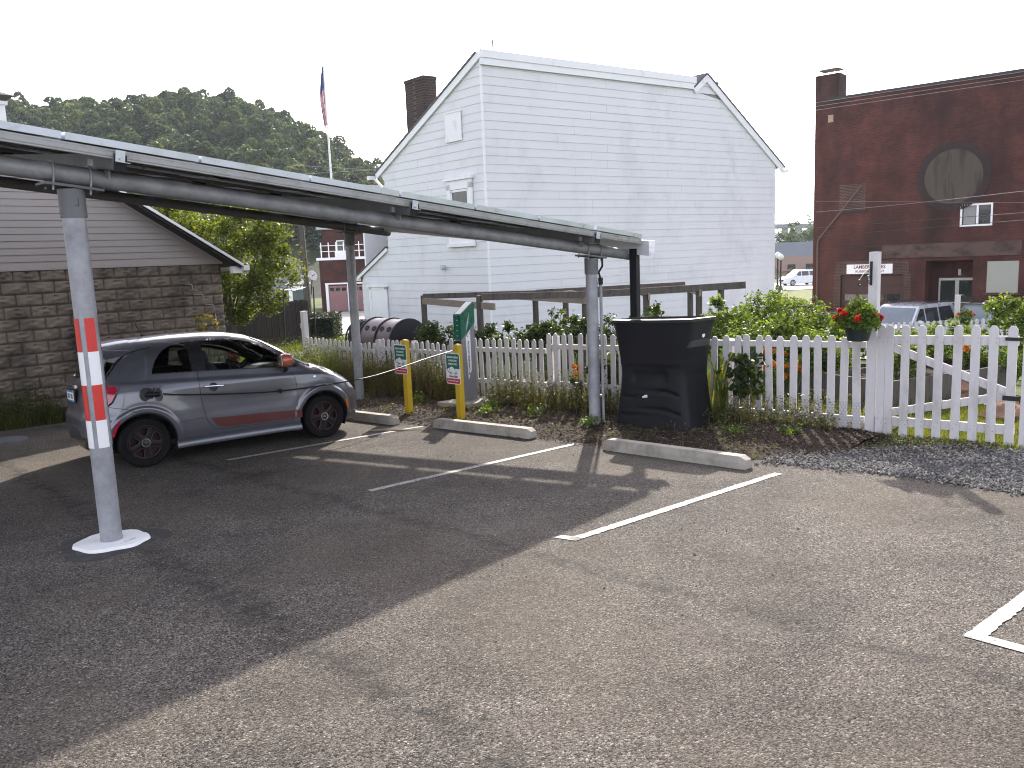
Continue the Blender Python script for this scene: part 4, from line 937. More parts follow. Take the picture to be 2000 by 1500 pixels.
# wheels
def wheel():
    r = bpy.data.objects.new('wheel', None)
    COL.objects.link(r); A = np.array([0, -1., 0]); X = np.array([1., 0, 0])
    mb = MB(); mb.lathe([(.205, -.09), (.27, -.09), (.287, -.07), (.291, -.03), (.291, .03), (.287, .07), (.272, .088), (.222, .094), (.205, .086)], (0, 0, 0), 48, X, Z3, A, cap=False)
    for k in range(48):
        a = 2*math.pi*k/48
    mb.build('tyre', RUBBER, r, local=True, smooth=True)
    rim = MB(); rim.lathe([(.208, .088), (.200, .090), (.192, .075), (.186, .02), (.001, .01)], (0, 0, 0), 48, X, Z3, A, cap=False)
    # five broad spokes: an outer ring and spokes around five openings
    n = 5
    def op(k, f=1.0, dep=0):
        a0 = 2*math.pi*k/n+math.pi/2; P = []
        pts = [(.085, -.24), (.075, 0), (.085, .24), (.155, .40), (.172, .30), (.178, 0), (.172, -.30), (.155, -.40)]
        cen = np.array([.13, 0])
        pts = smooth_poly([(p[0], p[1]*p[0]) for p in pts], 2)
        for x, y in pts:
            x = cen[0]+(x-cen[0])*f; y *= f; P.append(X*(x*math.cos(a0)-y*math.sin(a0))+Z3*(x*math.sin(a0)+y*math.cos(a0)))
        return P
    face = MB(); y = .072
    for k in range(n):
        o = op(k); q = len(o); a0 = 2*math.pi*k/n+math.pi/2
        # sector boundary polygon around the opening
        ring = []
        cen = X*.13*math.cos(a0)+Z3*.13*math.sin(a0)
        for p in o:
            d = p-cen; ang = math.atan2(d@(-X*math.sin(a0)+Z3*math.cos(a0)), d@(X*math.cos(a0)+Z3*math.sin(a0)))
            lo, hi = 0, .3
            for _ in range(30):
                mdl = (lo+hi)/2; w = cen+d/np.linalg.norm(d)*mdl; rr = np.hypot(w@X, w@Z3); aw = math.atan2(w@Z3, w@X)-a0; aw = (aw+math.pi) % (2*math.pi)-math.pi
                if rr > .192 or rr < .03 or abs(aw) > math.pi/n: hi = mdl
                else: lo = mdl
            ring.append(cen+d/np.linalg.norm(d)*lo)
        base = [p+A*(y-.0) for p in o]; outer = [p+A*(y+.004 if np.hypot(p@X, p@Z3) > .15 else y+.006) for p in ring]; deep = [p*1.0+A*.02 for p in o]
        face.add(base+outer+deep, [(i, (i+1) % q, q+(i+1) % q, q+i) for i in range(q)]+[(2*q+i, 2*q+(i+1) % q, (i+1) % q, i) for i in range(q)])
    rim.add(face.v, face.f); ro = rim.build('rim', M('black_rim', (.005, .005, .0055), .5, 0, .1, 6, None, 60, 0, .004, .25), r, local=True, smooth=True, sharp=40)
    mb = MB()
    for k in range(n): mb.tube([p+A*(y+.003) for p in op(k, 1.04)], .0032, 6, closed=True)
    mb.build('rim_outline', M('rim_red', (.11, .013, .013), .5), ro, local=True)
    mb = MB(); mb.lathe([(.001, .090), (.040, .088), (.0415, .078)], (0, 0, 0), 28, X, Z3, A, cap=False); mb.build('hub_cap', BLACKM, ro, local=True, smooth=True)
    mb = MB(); mb.lathe([(.040, .080), (.041, .094), (.053, .094), (.056, .078)], (0, 0, 0), 28, X, Z3, A, cap=False); put_text(mb, '500', .026, A*.0915, X, Z3, A, 0, 1.0, bold=.0006); mb.build('hub_ring', CHROME, ro, local=True)
    return r
wh = wheel(); wh.parent = car
first = True
for s in (-1, 1):
    for q in (-1, 1):
        mm = Matrix.Translation((q*WCX, s*.715, WCZ))@Matrix.Rotation(0 if s < 0 else math.pi, 4, 'Z')@Matrix.Rotation(R_(11*q+5), 4, 'Y')
        if first: wh.matrix_basis = mm; first = False
        else: w2 = dup(wh, mat=mm); w2.parent = car
# spoiler, aerial, plate, tail details
def rooftop(x, y):
    zt = float(sm(ZT, np.array(x), .035)); lo, hi = zt-.24, zt
    for _ in range(26):
        m_ = (lo+hi)/2
        if float(ysurf(np.array(x), np.array(m_))) > abs(y): lo = m_
        else: hi = m_
    return lo
mb = MB(); n = 24; vs = []; und = MB()
for i in range(n+1):
    y = -.55+1.10*i/n; k = 1-abs(y/.55)**3.5*.55; z0 = rooftop(-1.10, y); z1 = rooftop(-1.22, y)
    vs += [(-1.08, y, z0+.002), (-1.22, y, z1+.010), (-1.37-.13*k, y, z1-.022), (-1.37-.13*k, y, z1-.038), (-1.29, y, z1-.085)]
mb.add(vs, [(i*5+j, (i+1)*5+j, (i+1)*5+j+1, i*5+j+1) for i in range(n) for j in range(3)]+[(0, 4, 3, 2, 1), tuple(n*5+j for j in range(5))]); sp_ = mb.build('spoiler', CARP, car, local=True, smooth=True, sharp=45)
und.add(vs, [(i*5+3, (i+1)*5+3, (i+1)*5+4, i*5+4) for i in range(n)]); und.build('spoiler_underside', TRIM, sp_, local=True, smooth=True)
mb = MB(); mb.tube([(-.86, 0, 1.50), (-.84, 0, 1.525), (-.86, 0, 1.535), (-.95, 0, 1.74)], [.028, .018, .008, .005], 8); mb.build('antenna', BLACKM, car, local=True, smooth=True)
mb = MB(); mb.box((-1.715, 0, .86), .012, .33, .165); pf = mb.build('plate_frame', TRIM, car, local=True)
mb = MB(); mb.box((-1.723, 0, .86), .004, .305, .14); mb.build('number_plate', WHS, pf, local=True)
mb = MB(); mb.box((-1.7255, 0, .918), .002, .30, .028); mb.box((-1.7255, 0, .80), .002, .30, .02); mb.build('plate_band', M('plate_blue', (.05, .16, .38), .4), pf, local=True)
mb = MB()
for k in range(7):
    if k != 3: mb.box((-1.7255, -.105+.035*k, .858), .002, .02, .06)
mb.build('plate_characters', INK, pf, local=True)
mb = MB(); mb.tube([(-1.705, -.22, .975), (-1.728, 0, .985), (-1.705, .22, .975)], .02, 8); mb.build('boot_handle', CHROME, car, local=True, smooth=True)
# charge port, flap and plug on the right rear wing
yp = float(ysurf(np.array(-1.09), np.array(.85)))
mb = MB(); mb.lathe([(.001, .002), (.078, .003), (.082, .0), (.082, -.02)], (-1.09, -yp-.004, .85), 28, np.array([1., 0, 0]), Z3, np.array([0, -1., 0]), cap=False); mb.build('charge_port', TRIM, car, local=True)
mb = MB(); mb.lathe([(.001, 0), (.078, 0), (.078, .012), (.001, .012)], (-.985, -yp-.075, .845), 24, np.array([.25, -.95, 0]), Z3, np.array([.95, .25, 0]), cap=False); mb.build('charge_flap', CARP, car, local=True, smooth=True)
# cabin
mb = MB(); mb.box((.05, 0, .24), 2.4, 1.36, .06); mb.box((0, 0, .17), 3.1, 1.2, .04); mb.build('floor_pan', DARK, car, local=True)
def seat(x, y, name='seat'):
    mb = MB()
    def rbox(c, sx, sy, sz, tilt):
        ca, sa = math.cos(tilt), math.sin(tilt); ax = (np.array([ca, 0, -sa]), np.array([0, 1., 0]), np.array([sa, 0, ca])); n = len(mb.v); mb.sphere((0, 0, 0), 1, 16, 10); v = np.array(mb.v[n:]); v = np.sign(v)*np.abs(v)**.55*np.array([sx, sy, sz])/2; v = v[:, :1]*ax[0]+v[:, 1:2]*ax[1]+v[:, 2:]*ax[2]; mb.v[n:] = [tuple(p) for p in v+np.array(c)]
    rbox((x+.2, y, .50), .52, .46, .2, .12); rbox((x-.10, y, .80), .16, .46, .66, -.28); rbox((x-.235, y, 1.19), .09, .25, .19, -.2)
    mb.tube([(x-.21, y-.06, 1.06), (x-.23, y-.06, 1.16)], .007, 6); mb.tube([(x-.21, y+.06, 1.06), (x-.23, y+.06, 1.16)], .007, 6)
    return mb.build(name, M('seat_fabric', (.045, .043, .045), .85, 0, .2, 20), car, local=True, smooth=True)
seat(-.02, -.34); seat(-.02, .34)
mb = MB(); mb.box((-.80, 0, .60), .42, 1.1, .2); mb.box((-1.02, 0, .85), .16, 1.1, .5)
for y in (-.3, .3): mb.box((-1.05, y, 1.13), .08, .2, .12)
mb.build('rear_bench', DARK, car, local=True)
mb = MB(); mb.prism([(.62, .62), (.60, .93), (.70, .98), (1.05, 1.0), (1.1, .6)], (0, -.66, 0), np.array([1., 0, 0]), Z3, np.array([0, 1.32, 0])); mb.build('dashboard', M('dash', (.06, .06, .062), .6), car, local=True)
mb = MB(); c = np.array([.43, .34, .94]); ax = np.array([.86, 0, .5]); e1 = np.array([0, 1., 0]); e2 = np.cross(ax, e1)
mb.tube([c+.18*(e1*math.cos(a)+e2*math.sin(a)) for a in np.linspace(0, 2*math.pi, 30, endpoint=False)], .014, 8, closed=True)
for a in (R_(200), R_(340), R_(90)): mb.tube([c, c+.175*(e1*math.cos(a)+e2*math.sin(a))], .016, 6)
mb.tube([c-ax*.02, c+ax*.2], .04, 8); mb.build('steering_wheel', DARK, car, local=True, smooth=True)
# cable
pt = [carw(-1.09, -yp-.02, .85), carw(-1.02, -yp-.09, .85), carw(-.95, -yp-.10, .853)]
cab = thing('charging_cable', 'thin black charging cable stretched from the car to the kiosk', 'cable', pt[0])
mb = MB(); mb.tube(pt, [.03, .026, .02], 10); mb.tube([pt[1], pt[1]+Z3*.045-CARR@np.array([.03, 0, 0]), pt[1]+Z3*.08], [.014, .013, .010], 8); mb.build('plug', BLACKP, cab, smooth=True)
a0 = pt[-1]; am = carw(.52, -.875, .71); a1 = carw(1.62, -.90, .74); hol = W(6.60, -3.10, .93)
ctrl = [a0, a0*.75+am*.25-Z3*.02, am, a1, a1*.67+hol*.33-Z3*.02, a1*.33+hol*.67-Z3*.0, hol]
def cr(P, n=10):
    P = [P[0]*2-P[1]]+P+[P[-1]*2-P[-2]]; o = []
    for i in range(1, len(P)-2):
        for k in range(n):
            t = k/n; o.append(.5*((2*P[i])+(-P[i-1]+P[i+1])*t+(2*P[i-1]-5*P[i]+4*P[i+1]-P[i+2])*t*t+(-P[i-1]+3*P[i]-3*P[i+1]+P[i+2])*t**3))
    return o+[P[-2]]
mb = MB(); mb.tube(cr(ctrl), .0085, 8); mb.build('lead', BLACKP, cab, smooth=True)
mb = MB(); mb.sphere(am, .028, 12, 8); mb.build('cable_stop', BLACKP, cab, smooth=True)
# ------------------------------------------------------------------ white clapboard house
SIDING = M('white_clapboard', (.67, .67, .675), .6, 0, .035, 1.1, ((.54, .54, .545), .8, .50, .80), 30, .12, .003, .3, sc3=(1, 1, .8))
TRIMW = M('white_trim', (.78, .78, .78), .55, 0, .03, 2, ((.55, .54, .52), 3, .58, .8), 40, .1, .002, .3)
SHING = M('asphalt_shingle', (.11, .105, .105), .9, 0, .25, 7, None, 60, .5, .01, .2)
HBR = brickmat('old_brick', (.070, .043, .036), (.052, .036, .031), (.10, .09, .083), dirt=(.022, .02, .019), axis='xyz')
C0 = np.array([-.48, 21.96]); DR = np.array([.82, .57]); DL = np.array([-.65, .76]); DR /= np.linalg.norm(DR); DL /= np.linalg.norm(DL)
DR3 = np.array([*DR, 0]); DL3 = np.array([*DL, 0]); NR = np.array([DR[1], -DR[0], 0]); NL = np.array([-DL[1], DL[0], 0]); NL = NL if NL[1] < 0 else -NL
def hp(a, b, z): p = C0+DR*a+DL*b; return np.array([p[0], p[1], z])
house = thing('clapboard_house', 'white clapboard house with a tall blank gable wall behind the picket fence', 'house', hp(0, 0, -.9))
def courses(D3, N3, ext, z0, z1, e, name):
    """lapped boards on the wall through C0 along D3; ext(z) gives the right end"""
    mb = MB(); z = z0; o = hp(0, 0, 0)
    while z < z1:
        zb, zt = z, min(z+e, z1); 
        Lb, Lt = ext(zb), ext(zt)
        if Lb < .03: break
        cuts = [0.]; 
        while cuts[-1] < Lb: cuts.append(cuts[-1]+random.choice((2.4, 3.0, 3.6, 4.2)))
        cuts[-1] = Lb
        for c0, c1 in zip(cuts[:-1], cuts[1:]):
            g = .004 if c1 < Lb else 0
            t0, t1 = min(c0, Lt), min(c1-g, Lt) if c1 < Lb else Lt
            jx = random.uniform(0, .003); lo, hi = N3*(.016+jx), N3*.006
            vs = [o+D3*c0+Z3*zb+lo, o+D3*(c1-g)+Z3*zb+lo, o+D3*t1+Z3*zt+hi, o+D3*t0+Z3*zt+hi, o+D3*c0+Z3*(zb+.004), o+D3*(c1-g)+Z3*(zb+.004)]
            mb.add(vs, [(0, 1, 2, 3), (0, 4, 5, 1)])
        z += e
    return mb
RGT = lambda z: 11.72 if z < 4.25 else min(11.72, 8.26+(7.08-z)*1.40)
def ext_r(z): return 7.78 if z > 6.62 else RGT(z)
def ext_l(z): return 6.45 if z < 1.38 else (4.85+(2.22-z)/.84*1.6 if z < 2.22 else (4.78 if z < 4.42 else max(0, (6.93-z)*2.04)))
# backing wall
mb = MB(); mb.prism([(0, -1.6), (11.70, -1.6), (11.70, 4.2), (8.29, 7.05), (7.75, 6.6), (7.75, 6.9), (0, 6.9)], hp(0, 0, 0), DR3, Z3, -NR*.08)
mb.prism([(.081, -1.6), (6.43, -1.6), (6.43, 1.36), (4.78, 2.2), (4.76, 4.4), (.081, 6.85)], hp(0, 0, 0), DL3, Z3, -NL*.08); wall = mb.build('wall', M('sheathing', (.25, .245, .24), .9), house)
w = courses(DR3, NR, ext_r, -1.4, 6.72, .218, 'a').build('gable_cladding', SIDING, house)
mb = MB(); o = hp(0, 0, 0); zz = 6.62
while zz < 7.0:
    l0, r0 = max(7.78, 8.29-(7.08-zz)*1.2), RGT(zz); zt = min(zz+.218, 7.06); l1, r1 = max(7.78, 8.29-(7.08-zt)*1.2), RGT(zt)
    mb.add([o+DR3*l0+Z3*zz+NR*.026, o+DR3*r0+Z3*zz+NR*.026, o+DR3*r1+Z3*zt+NR*.006, o+DR3*l1+Z3*zt+NR*.006], [(0, 1, 2, 3)]); zz += .218
mb.build('gable_cladding', SIDING, house)
courses(DL3, NL, ext_l, -1.4, 6.9, .218, 'b').build('side_cladding', SIDING, house)
mb = MB(); mb.bar(hp(0, 0, -1.4)+(NR+NL)*.0, hp(0, 0, 6.85), .05, .05, up=NR); mb.build('corner_board', TRIMW, house)
# parapet boards, rakes and roofs
mb = MB()
for z, hh, d in ((6.79, .17, .05), (6.97, .19, .075)): mb.box((hp(-.05, 0, z)+hp(7.80, 0, z))/2+NR*(d/2+.028), 7.85, d, hh, (DR3, NR, Z3))
mb.build('parapet_board', TRIMW, house)
def rake(a, b, N3, w, th, name='rake_board'):
    mb = MB(); mb.bar(a+N3*(.03+th/2), b+N3*(.03+th/2), th, w, up=Z3); return mb.build(name, TRIMW, house)
rake(hp(7.74, 0, 6.66), hp(8.30, 0, 7.10), NR, .19, .05); rake(hp(8.26, 0, 7.10), hp(12.05, 0, 4.42), NR, .19, .05)
rake(hp(0, -.02, 6.95), hp(0, 5.15, 4.45), NL, .20, .05); rake(hp(0, 4.82, 2.24), hp(0, 6.62, 1.40), NL, .12, .05)
def slab(pts, th, mat, name): 
    mb = MB(); n = np.cross(pts[1]-pts[0], pts[2]-pts[0]); n /= np.linalg.norm(n); n = n if n[2] > 0 else -n
    k = len(pts); mb.add(list(pts)+[p+n*th for p in pts], [tuple(range(k)), tuple(range(k, 2*k))[::-1]]+[(i, (i+1) % k, k+(i+1) % k, k+i) for i in range(k)]); return mb.build(name, mat, house)
slab([hp(-.1, .06, 6.99), hp(-.1, 5.25, 4.46), hp(9, 5.25, 4.46), hp(9, .06, 6.99)], .06, SHING, 'roof')
slab([hp(8.29, -.1, 7.19), hp(8.29, 5.4, 7.19), hp(12.12, 5.4, 4.48), hp(12.12, -.1, 4.48)], .05, SHING, 'roof')
slab([hp(8.285, -.1, 7.19), hp(8.285, 5.4, 7.19), hp(7.0, 5.4, 6.1), hp(7.0, .35, 6.1)] if False else [hp(8.285, -.09, 7.19), hp(8.285, 5.4, 7.19), hp(6.6, 5.4, 5.85), hp(6.9, .7, 6.10), hp(7.72, .12, 6.74), hp(7.72, -.09, 6.74)], .05, SHING, 'roof')
slab([hp(-.1, 4.80, 2.30), hp(-.1, 6.66, 1.42), hp(3, 6.66, 1.42), hp(3, 4.80, 2.30)], .04, SHING, 'lean_to_roof')
mb = MB(); mb.prism([(0, -1.5), (6.5, -1.5), (6.5, 4.3), (0, 4.3)], hp(11.7, .08, 0), DL3, Z3, DR3*-.08); mb.prism([(0, -1.5), (11.6, -1.5), (11.6, 4.3), (0, 4.3)], hp(.1, 6.4, 0), DR3, Z3, DL3*-.08); mb.build('rear_wall', TRIMW, house)
mb = MB(); mb.box(hp(-.12, 5.28, 4.40), .25, .13, .11, (DR3, DL3, Z3)); mb.tube([hp(-.05, 5.22, 4.36), hp(-.05, 4.86, 4.1), hp(-.05, 4.84, 3.0)], .04, 8); mb.build('gutter', TRIMW, house); mb = MB()
mb.box(hp(12.16, -.05, 4.38), .14, .2, .11, (DR3, DL3, Z3)); mb.build('gutter', TRIMW, house); mb = MB(); mb.box(hp(-.06, 6.66, 1.34), .2, .12, .09, (DR3, DL3, Z3)); mb.build('gutter', TRIMW, house)
mb = MB(); mb.box(hp(1.25, 4.55, 5.8), .44, .98, 2.9, (DR3, DL3, Z3)); mb.box(hp(1.25, 4.55, 7.23), .48, 1.02, .1, (DR3, DL3, Z3)); mb.build('chimney', HBR, house)
mb = MB(); mb.tube([hp(.95, .7, 6.6), hp(.95, .7, 7.55)], .022, 8); mb.build('vent_pipe', M('rusty_pipe', (.14, .06, .05), .7), house)
def lp(b, z, d=0.0): return hp(0, b, z)+NL*(.03+d)
mb = MB()
for b0, b1, z0, z1, d in ((.50, .66, 2.30, 3.86, .05), (1.44, 1.60, 2.30, 3.86, .05), (.50, 1.60, 3.72, 3.98, .05), (.44, 1.68, 3.96, 4.03, .10), (.46, 1.66, 2.20, 2.30, .07), (.52, 1.58, 2.30, 2.46, .04)):
    mb.box(lp((b0+b1)/2, (z0+z1)/2, d/2), b1-b0, d, z1-z0, (DL3, NL, Z3))
wf_ = mb.build('window_frame', TRIMW, house)
mb = MB(); mb.box(lp(1.05, 3.09, .006), .80, .012, 1.28, (DL3, NL, Z3)); mb.build('pane', WINDK, wf_)
mb = MB(); mb.box(lp(1.05, 3.68, .022), .78, .03, .06, (DL3, NL, Z3)); mb.box(lp(1.05, 3.08, .022), .78, .03, .05, (DL3, NL, Z3)); mb.box(lp(.69, 3.09, .022), .05, .03, 1.2, (DL3, NL, Z3)); mb.box(lp(1.41, 3.09, .022), .05, .03, 1.2, (DL3, NL, Z3)); mb.build('sash', TRIMW, wf_)
mb = MB(); mb.box(lp(1.20, 5.34, .015), .70, .03, .74, (DL3, NL, Z3)); mb.box(lp(1.20, 5.72, .02), .74, .045, .03, (DL3, NL, Z3)); mb.build('attic_panel', TRIMW, house)
mb = MB(); mb.box(lp(5.46, .2, .012), .78, .024, 1.72, (DL3, NL, Z3))
for b0, b1, z0, z1, d in ((4.95, 5.07, -.7, 1.1, .04), (5.85, 5.97, -.7, 1.1, .04), (4.95, 5.97, 1.02, 1.12, .04), (4.90, 6.02, 1.11, 1.16, .08)): mb.box(lp((b0+b1)/2, (z0+z1)/2, d/2), b1-b0, d, z1-z0, (DL3, NL, Z3))
mb.build('boarded_door', TRIMW, house)
mb = MB(); mb.box(lp(1.95, 1.66, .05), .09, .10, .13, (DL3, NL, Z3)); mb.lathe([(.03, 0), (.055, .07), (.05, .11)], lp(1.87, 1.65, .06), 12, DL3, Z3, NL); mb.build('wall_lamp', M('lamp_grey', (.5, .51, .53), .5), house)
# the house really stands some 28 m off and is half as big again as first drawn
HK = 1.32; house.scale = (HK, HK, HK); house.location = (C0[0]*HK, C0[1]*HK, 1.9013-HK*2.8013)
# ------------------------------------------------------------------ brick building
BRK = brickmat('dark_red_brick', (.096, .027, .021), (.066, .021, .017), (.075, .044, .037), dirt=(.022, .014, .0125), bmp=.25)
BRK2 = brickmat('patched_brick', (.085, .034, .025), (.062, .026, .020), (.10, .088, .078), bmp=.3, mort=.012)
BX = np.array([.757, -.653, 0]); BX /= np.linalg.norm(BX); BY = np.array([-BX[1], BX[0], 0])
B0 = at(1860, 600, 40)[:2]-BX[:2]*6.8; BZ = -2.45
bb_ = thing('brick_building', 'big dark red brick building with a blind round window and sloping parapet line', 'building', [B0[0], B0[1], 0], frame_rot(BX, BY, Z3))
L_ = True
def holed(x0, x1, z0, z1, holes):
    mb = MB(); xc = sorted({x0, x1, *[h[0] for h in holes], *[h[1] for h in holes]}); zc = sorted({z0, z1, *[h[2] for h in holes], *[h[3] for h in holes]})
    for a, b in zip(xc[:-1], xc[1:]):
        for c, d in zip(zc[:-1], zc[1:]):
            if any(h[0] <= a and b <= h[1] and h[2] <= c and d <= h[3] for h in holes): continue
            mb.add([(a, 0, c), (b, 0, c), (b, 0, d), (a, 0, d)], [(0, 1, 2, 3)])
    for h in holes:
        dep = h[4]; a, b, c, d = h[:4]
        mb.add([(a, 0, c), (a, dep, c), (a, dep, d), (a, 0, d), (b, 0, c), (b, dep, c), (b, dep, d), (b, 0, d)], [(0, 1, 2, 3), (5, 4, 7, 6), (3, 2, 6, 7), (1, 0, 4, 5), (1, 5, 6, 2)])
    return mb
holes = [(1.47, 4.55, BZ, .23, .25), (5.54, 7.62, BZ, .87, 1.1), (6.97, 8.33, 2.44, 3.48, .12), (8.19, 9.5, -.68, .8, .08)]
mb = holed(0, 22, BZ-.5, 9.1, holes)
mb.add([(0, 0, BZ-.5), (0, 14, BZ-.5), (0, 14, 9.1), (0, 0, 9.1), (22, 0, 9.1), (22, 14, 9.1)], [(1, 0, 3, 2), (2, 3, 4, 5)]); mb.build('wall', BRK, bb_, local=True)
mb = MB(); mb.box((11.4, .12, 9.16), 21.2, .42, .13); mb.build('coping', BLACKM, bb_, local=True)
mb = MB(); mb.box((.6, .50, 9.6), 1.2, 1.05, 1.1 if False else 1.6); ch = mb.build('chimney', brickmat('chimney_brick', (.066, .025, .021), (.05, .021, .018), (.06, .046, .04), dirt=(.02, .015, .0135), axis='xyz'), bb_, local=True)
mb = MB()
for x in (.2, 1.0):
    for y in (.15, .85): mb.tube([(x, y, 10.4), (x, y, 10.68)], .015, 6)
mb.add([(.05, -.0, 10.66), (1.15, 0, 10.66), (1.15, 1.0, 10.66), (.05, 1.0, 10.66), (.6, .5, 10.82)], [(0, 1, 4), (1, 2, 4), (2, 3, 4), (3, 0, 4), (3, 2, 1, 0)]); mb.build('chimney_cap', BLACKM, ch, local=True)
mb = MB(); n = 48; mb.lathe([(.001, .0), (1.27, .0)], (6.6, -.012, 4.80), n, np.array([1., 0, 0]), Z3, np.array([0, -1., 0]), cap=False); rw = mb.build('round_window_infill', M('stained_concrete', (.082, .066, .054), .9, 0, .2, 1.2, ((.032, .028, .027), 1.1, .5, .68), 30, .3, .01, .2, sc3=(1.6, 1, .25)), bb_, local=True)
mb = MB(); k = 96
for i in range(k):
    a0, a1 = 2*math.pi*i/k, 2*math.pi*(i+.84)/k
    vs = [(6.6+r*math.cos(a), y, 4.80+r*math.sin(a)) for y in (-.04, .0) for r, a in ((1.27, a0), (1.60, a0), (1.60, a1), (1.27, a1))]; mb.add(vs, [(0, 1, 2, 3), (4, 7, 6, 5), (0, 4, 5, 1), (1, 5, 6, 2), (2, 6, 7, 3), (3, 7, 4, 0)])
mb.build('brick_ring', M('soldier_brick', (.036, .023, .022), .9, 0, .3, 3), bb_, local=True)
mb = MB()
for x, z, w, h in ((7.65, 2.48, 1.36, .08), (7.65, 3.44, 1.36, .08), (7.01, 2.96, .08, .92), (8.29, 2.96, .08, .92), (7.70, 2.96, .09, .92)): mb.box((x, .03, z), w, .1, h)
fw = mb.build('window_frame', TRIMW, bb_, local=True); mb = MB(); mb.box((7.65, .07, 2.96), 1.26, .01, .92); mb.build('pane', WINDK, fw, local=True)
mb = MB(); mb.box((7.36, .06, 2.96), .52, .006, .86); mb.build('curtain', M('curtain', (.26, .25, .25), .8, 0, .25, 9, sc3=(6, 1, .5)), fw, local=True)
mb = MB(); mb.box((8.845, .045, .06), 1.29, .05, 1.46); mb.box((8.845, -.02, -.74), 1.5, .12, .07, m=1); mb.build('boarded_window', [M('cream_board', (.33, .33, .28), .7, 0, .05, 2), M('stone_sill', (.06, .045, .042), .9)], bb_, local=True)
mb = MB(); mb.box((6.55, -.03, 1.385), 6.05, .08, .66); mb.build('lintel', M('stained_lintel', (.10, .066, .056), .9, 0, .25, .8, ((.032, .025, .024), .9, .48, .66), 20, .3, .01, .2, sc3=(.9, 1, 1.6)), bb_, local=True)
mb = MB(); mb.box((2.91, -.05, .54), 2.24, .05, .48); sg = mb.build('sign_board', WHS, bb_, local=True); YN = np.array([0, -1., 0]); X1 = np.array([1., 0, 0])
mb = MB(); put_text(mb, 'LAMBERT SALES', .24, (2.92, -.077, .64), X1, Z3, YN, 0, .92, bold=.006); put_text(mb, 'RUBBER COMPANY', .16, (2.94, -.077, .415), X1, Z3, YN, 0, 1.02, bold=.003); mb.build('lettering', M('sign_maroon', (.16, .02, .03), .6), sg, local=True)
mb = MB()
for r_ in range(5): mb.box((3.01, .2, BZ+.27+.53*r_), 3.06, .04, .51)
gd = mb.build('garage_door', M('door_brown', (.055, .021, .018), .7, 0, .12, 3), bb_, local=True)
mb = MB()
for x in (1.95, 2.65, 3.35, 4.05): mb.box((x, .176, -.92), .6, .012, .32)
mb.build('door_window', WINDK, gd, local=True)
mb = MB()
for x0, x1, z0, z1 in ((1.12, 1.47, -2.4, .3), (4.55, 4.9, -2.4, .3), (1.2, 4.8, .25, .95)): mb.box(((x0+x1)/2, -.008, (z0+z1)/2), x1-x0, .02, z1-z0)
mb.build('opening_surround', BRK2, bb_, local=True)
mb = MB(); mb.box((1.97, -.006, 4.16), 1.3, .016, 1.33); mb.build('bricked_up_window', BRK2, bb_, local=True); mb = MB(); mb.box((1.97, -.05, 3.46), 1.45, .1, .09); mb.build('window_sill', M('dark_sill', (.03, .024, .023), .9), bb_, local=True)
mb = MB(); mb.tube([(2.42, -.06, 4.68), (.30, -.06, 2.12), (.26, -.06, 1.95), (.26, -.06, BZ)], .055, 8); mb.build('drain_pipe', M('rust_pipe', (.10, .055, .045), .7, 0, .2, 4), bb_, local=True)
mb = MB(); mb.box((.80, -.012, 8.2), .26, .03, .36); mb.build('brick_vent', M('tan_vent', (.30, .23, .15), .8, 0, .3, 12), bb_, local=True)
mb = MB(); fz = -.06
for x, z, w, h in ((6.76, fz, 1.62, .12), (5.98, (fz+BZ)/2, .07, fz-BZ), (7.54, (fz+BZ)/2, .07, fz-BZ), (6.72, (fz+BZ)/2, .075, fz-BZ), (6.81, (fz+BZ)/2, .075, fz-BZ), (6.76, -1.2, 1.5, .05), (6.76, BZ+.12, 1.5, .2)): mb.box((x, .93, z), w, .06, h)
dr_ = mb.build('glass_door', M('door_alu', (.42, .41, .37), .4, .3, .06, 5), bb_, local=True); mb = MB(); mb.box((6.76, .96, -1.25), 1.5, .01, 2.3); mb.build('door_glass', WINDK, dr_, local=True)
mb = MB(); mb.box((6.9, .78, .28), .12, .2, .3); mb.build('door_lamp', M('lamp_metal', (.3, .29, .28), .5), bb_, local=True)
mb = MB(); mb.box((3.5, 7, 6), .01, .01, .01)
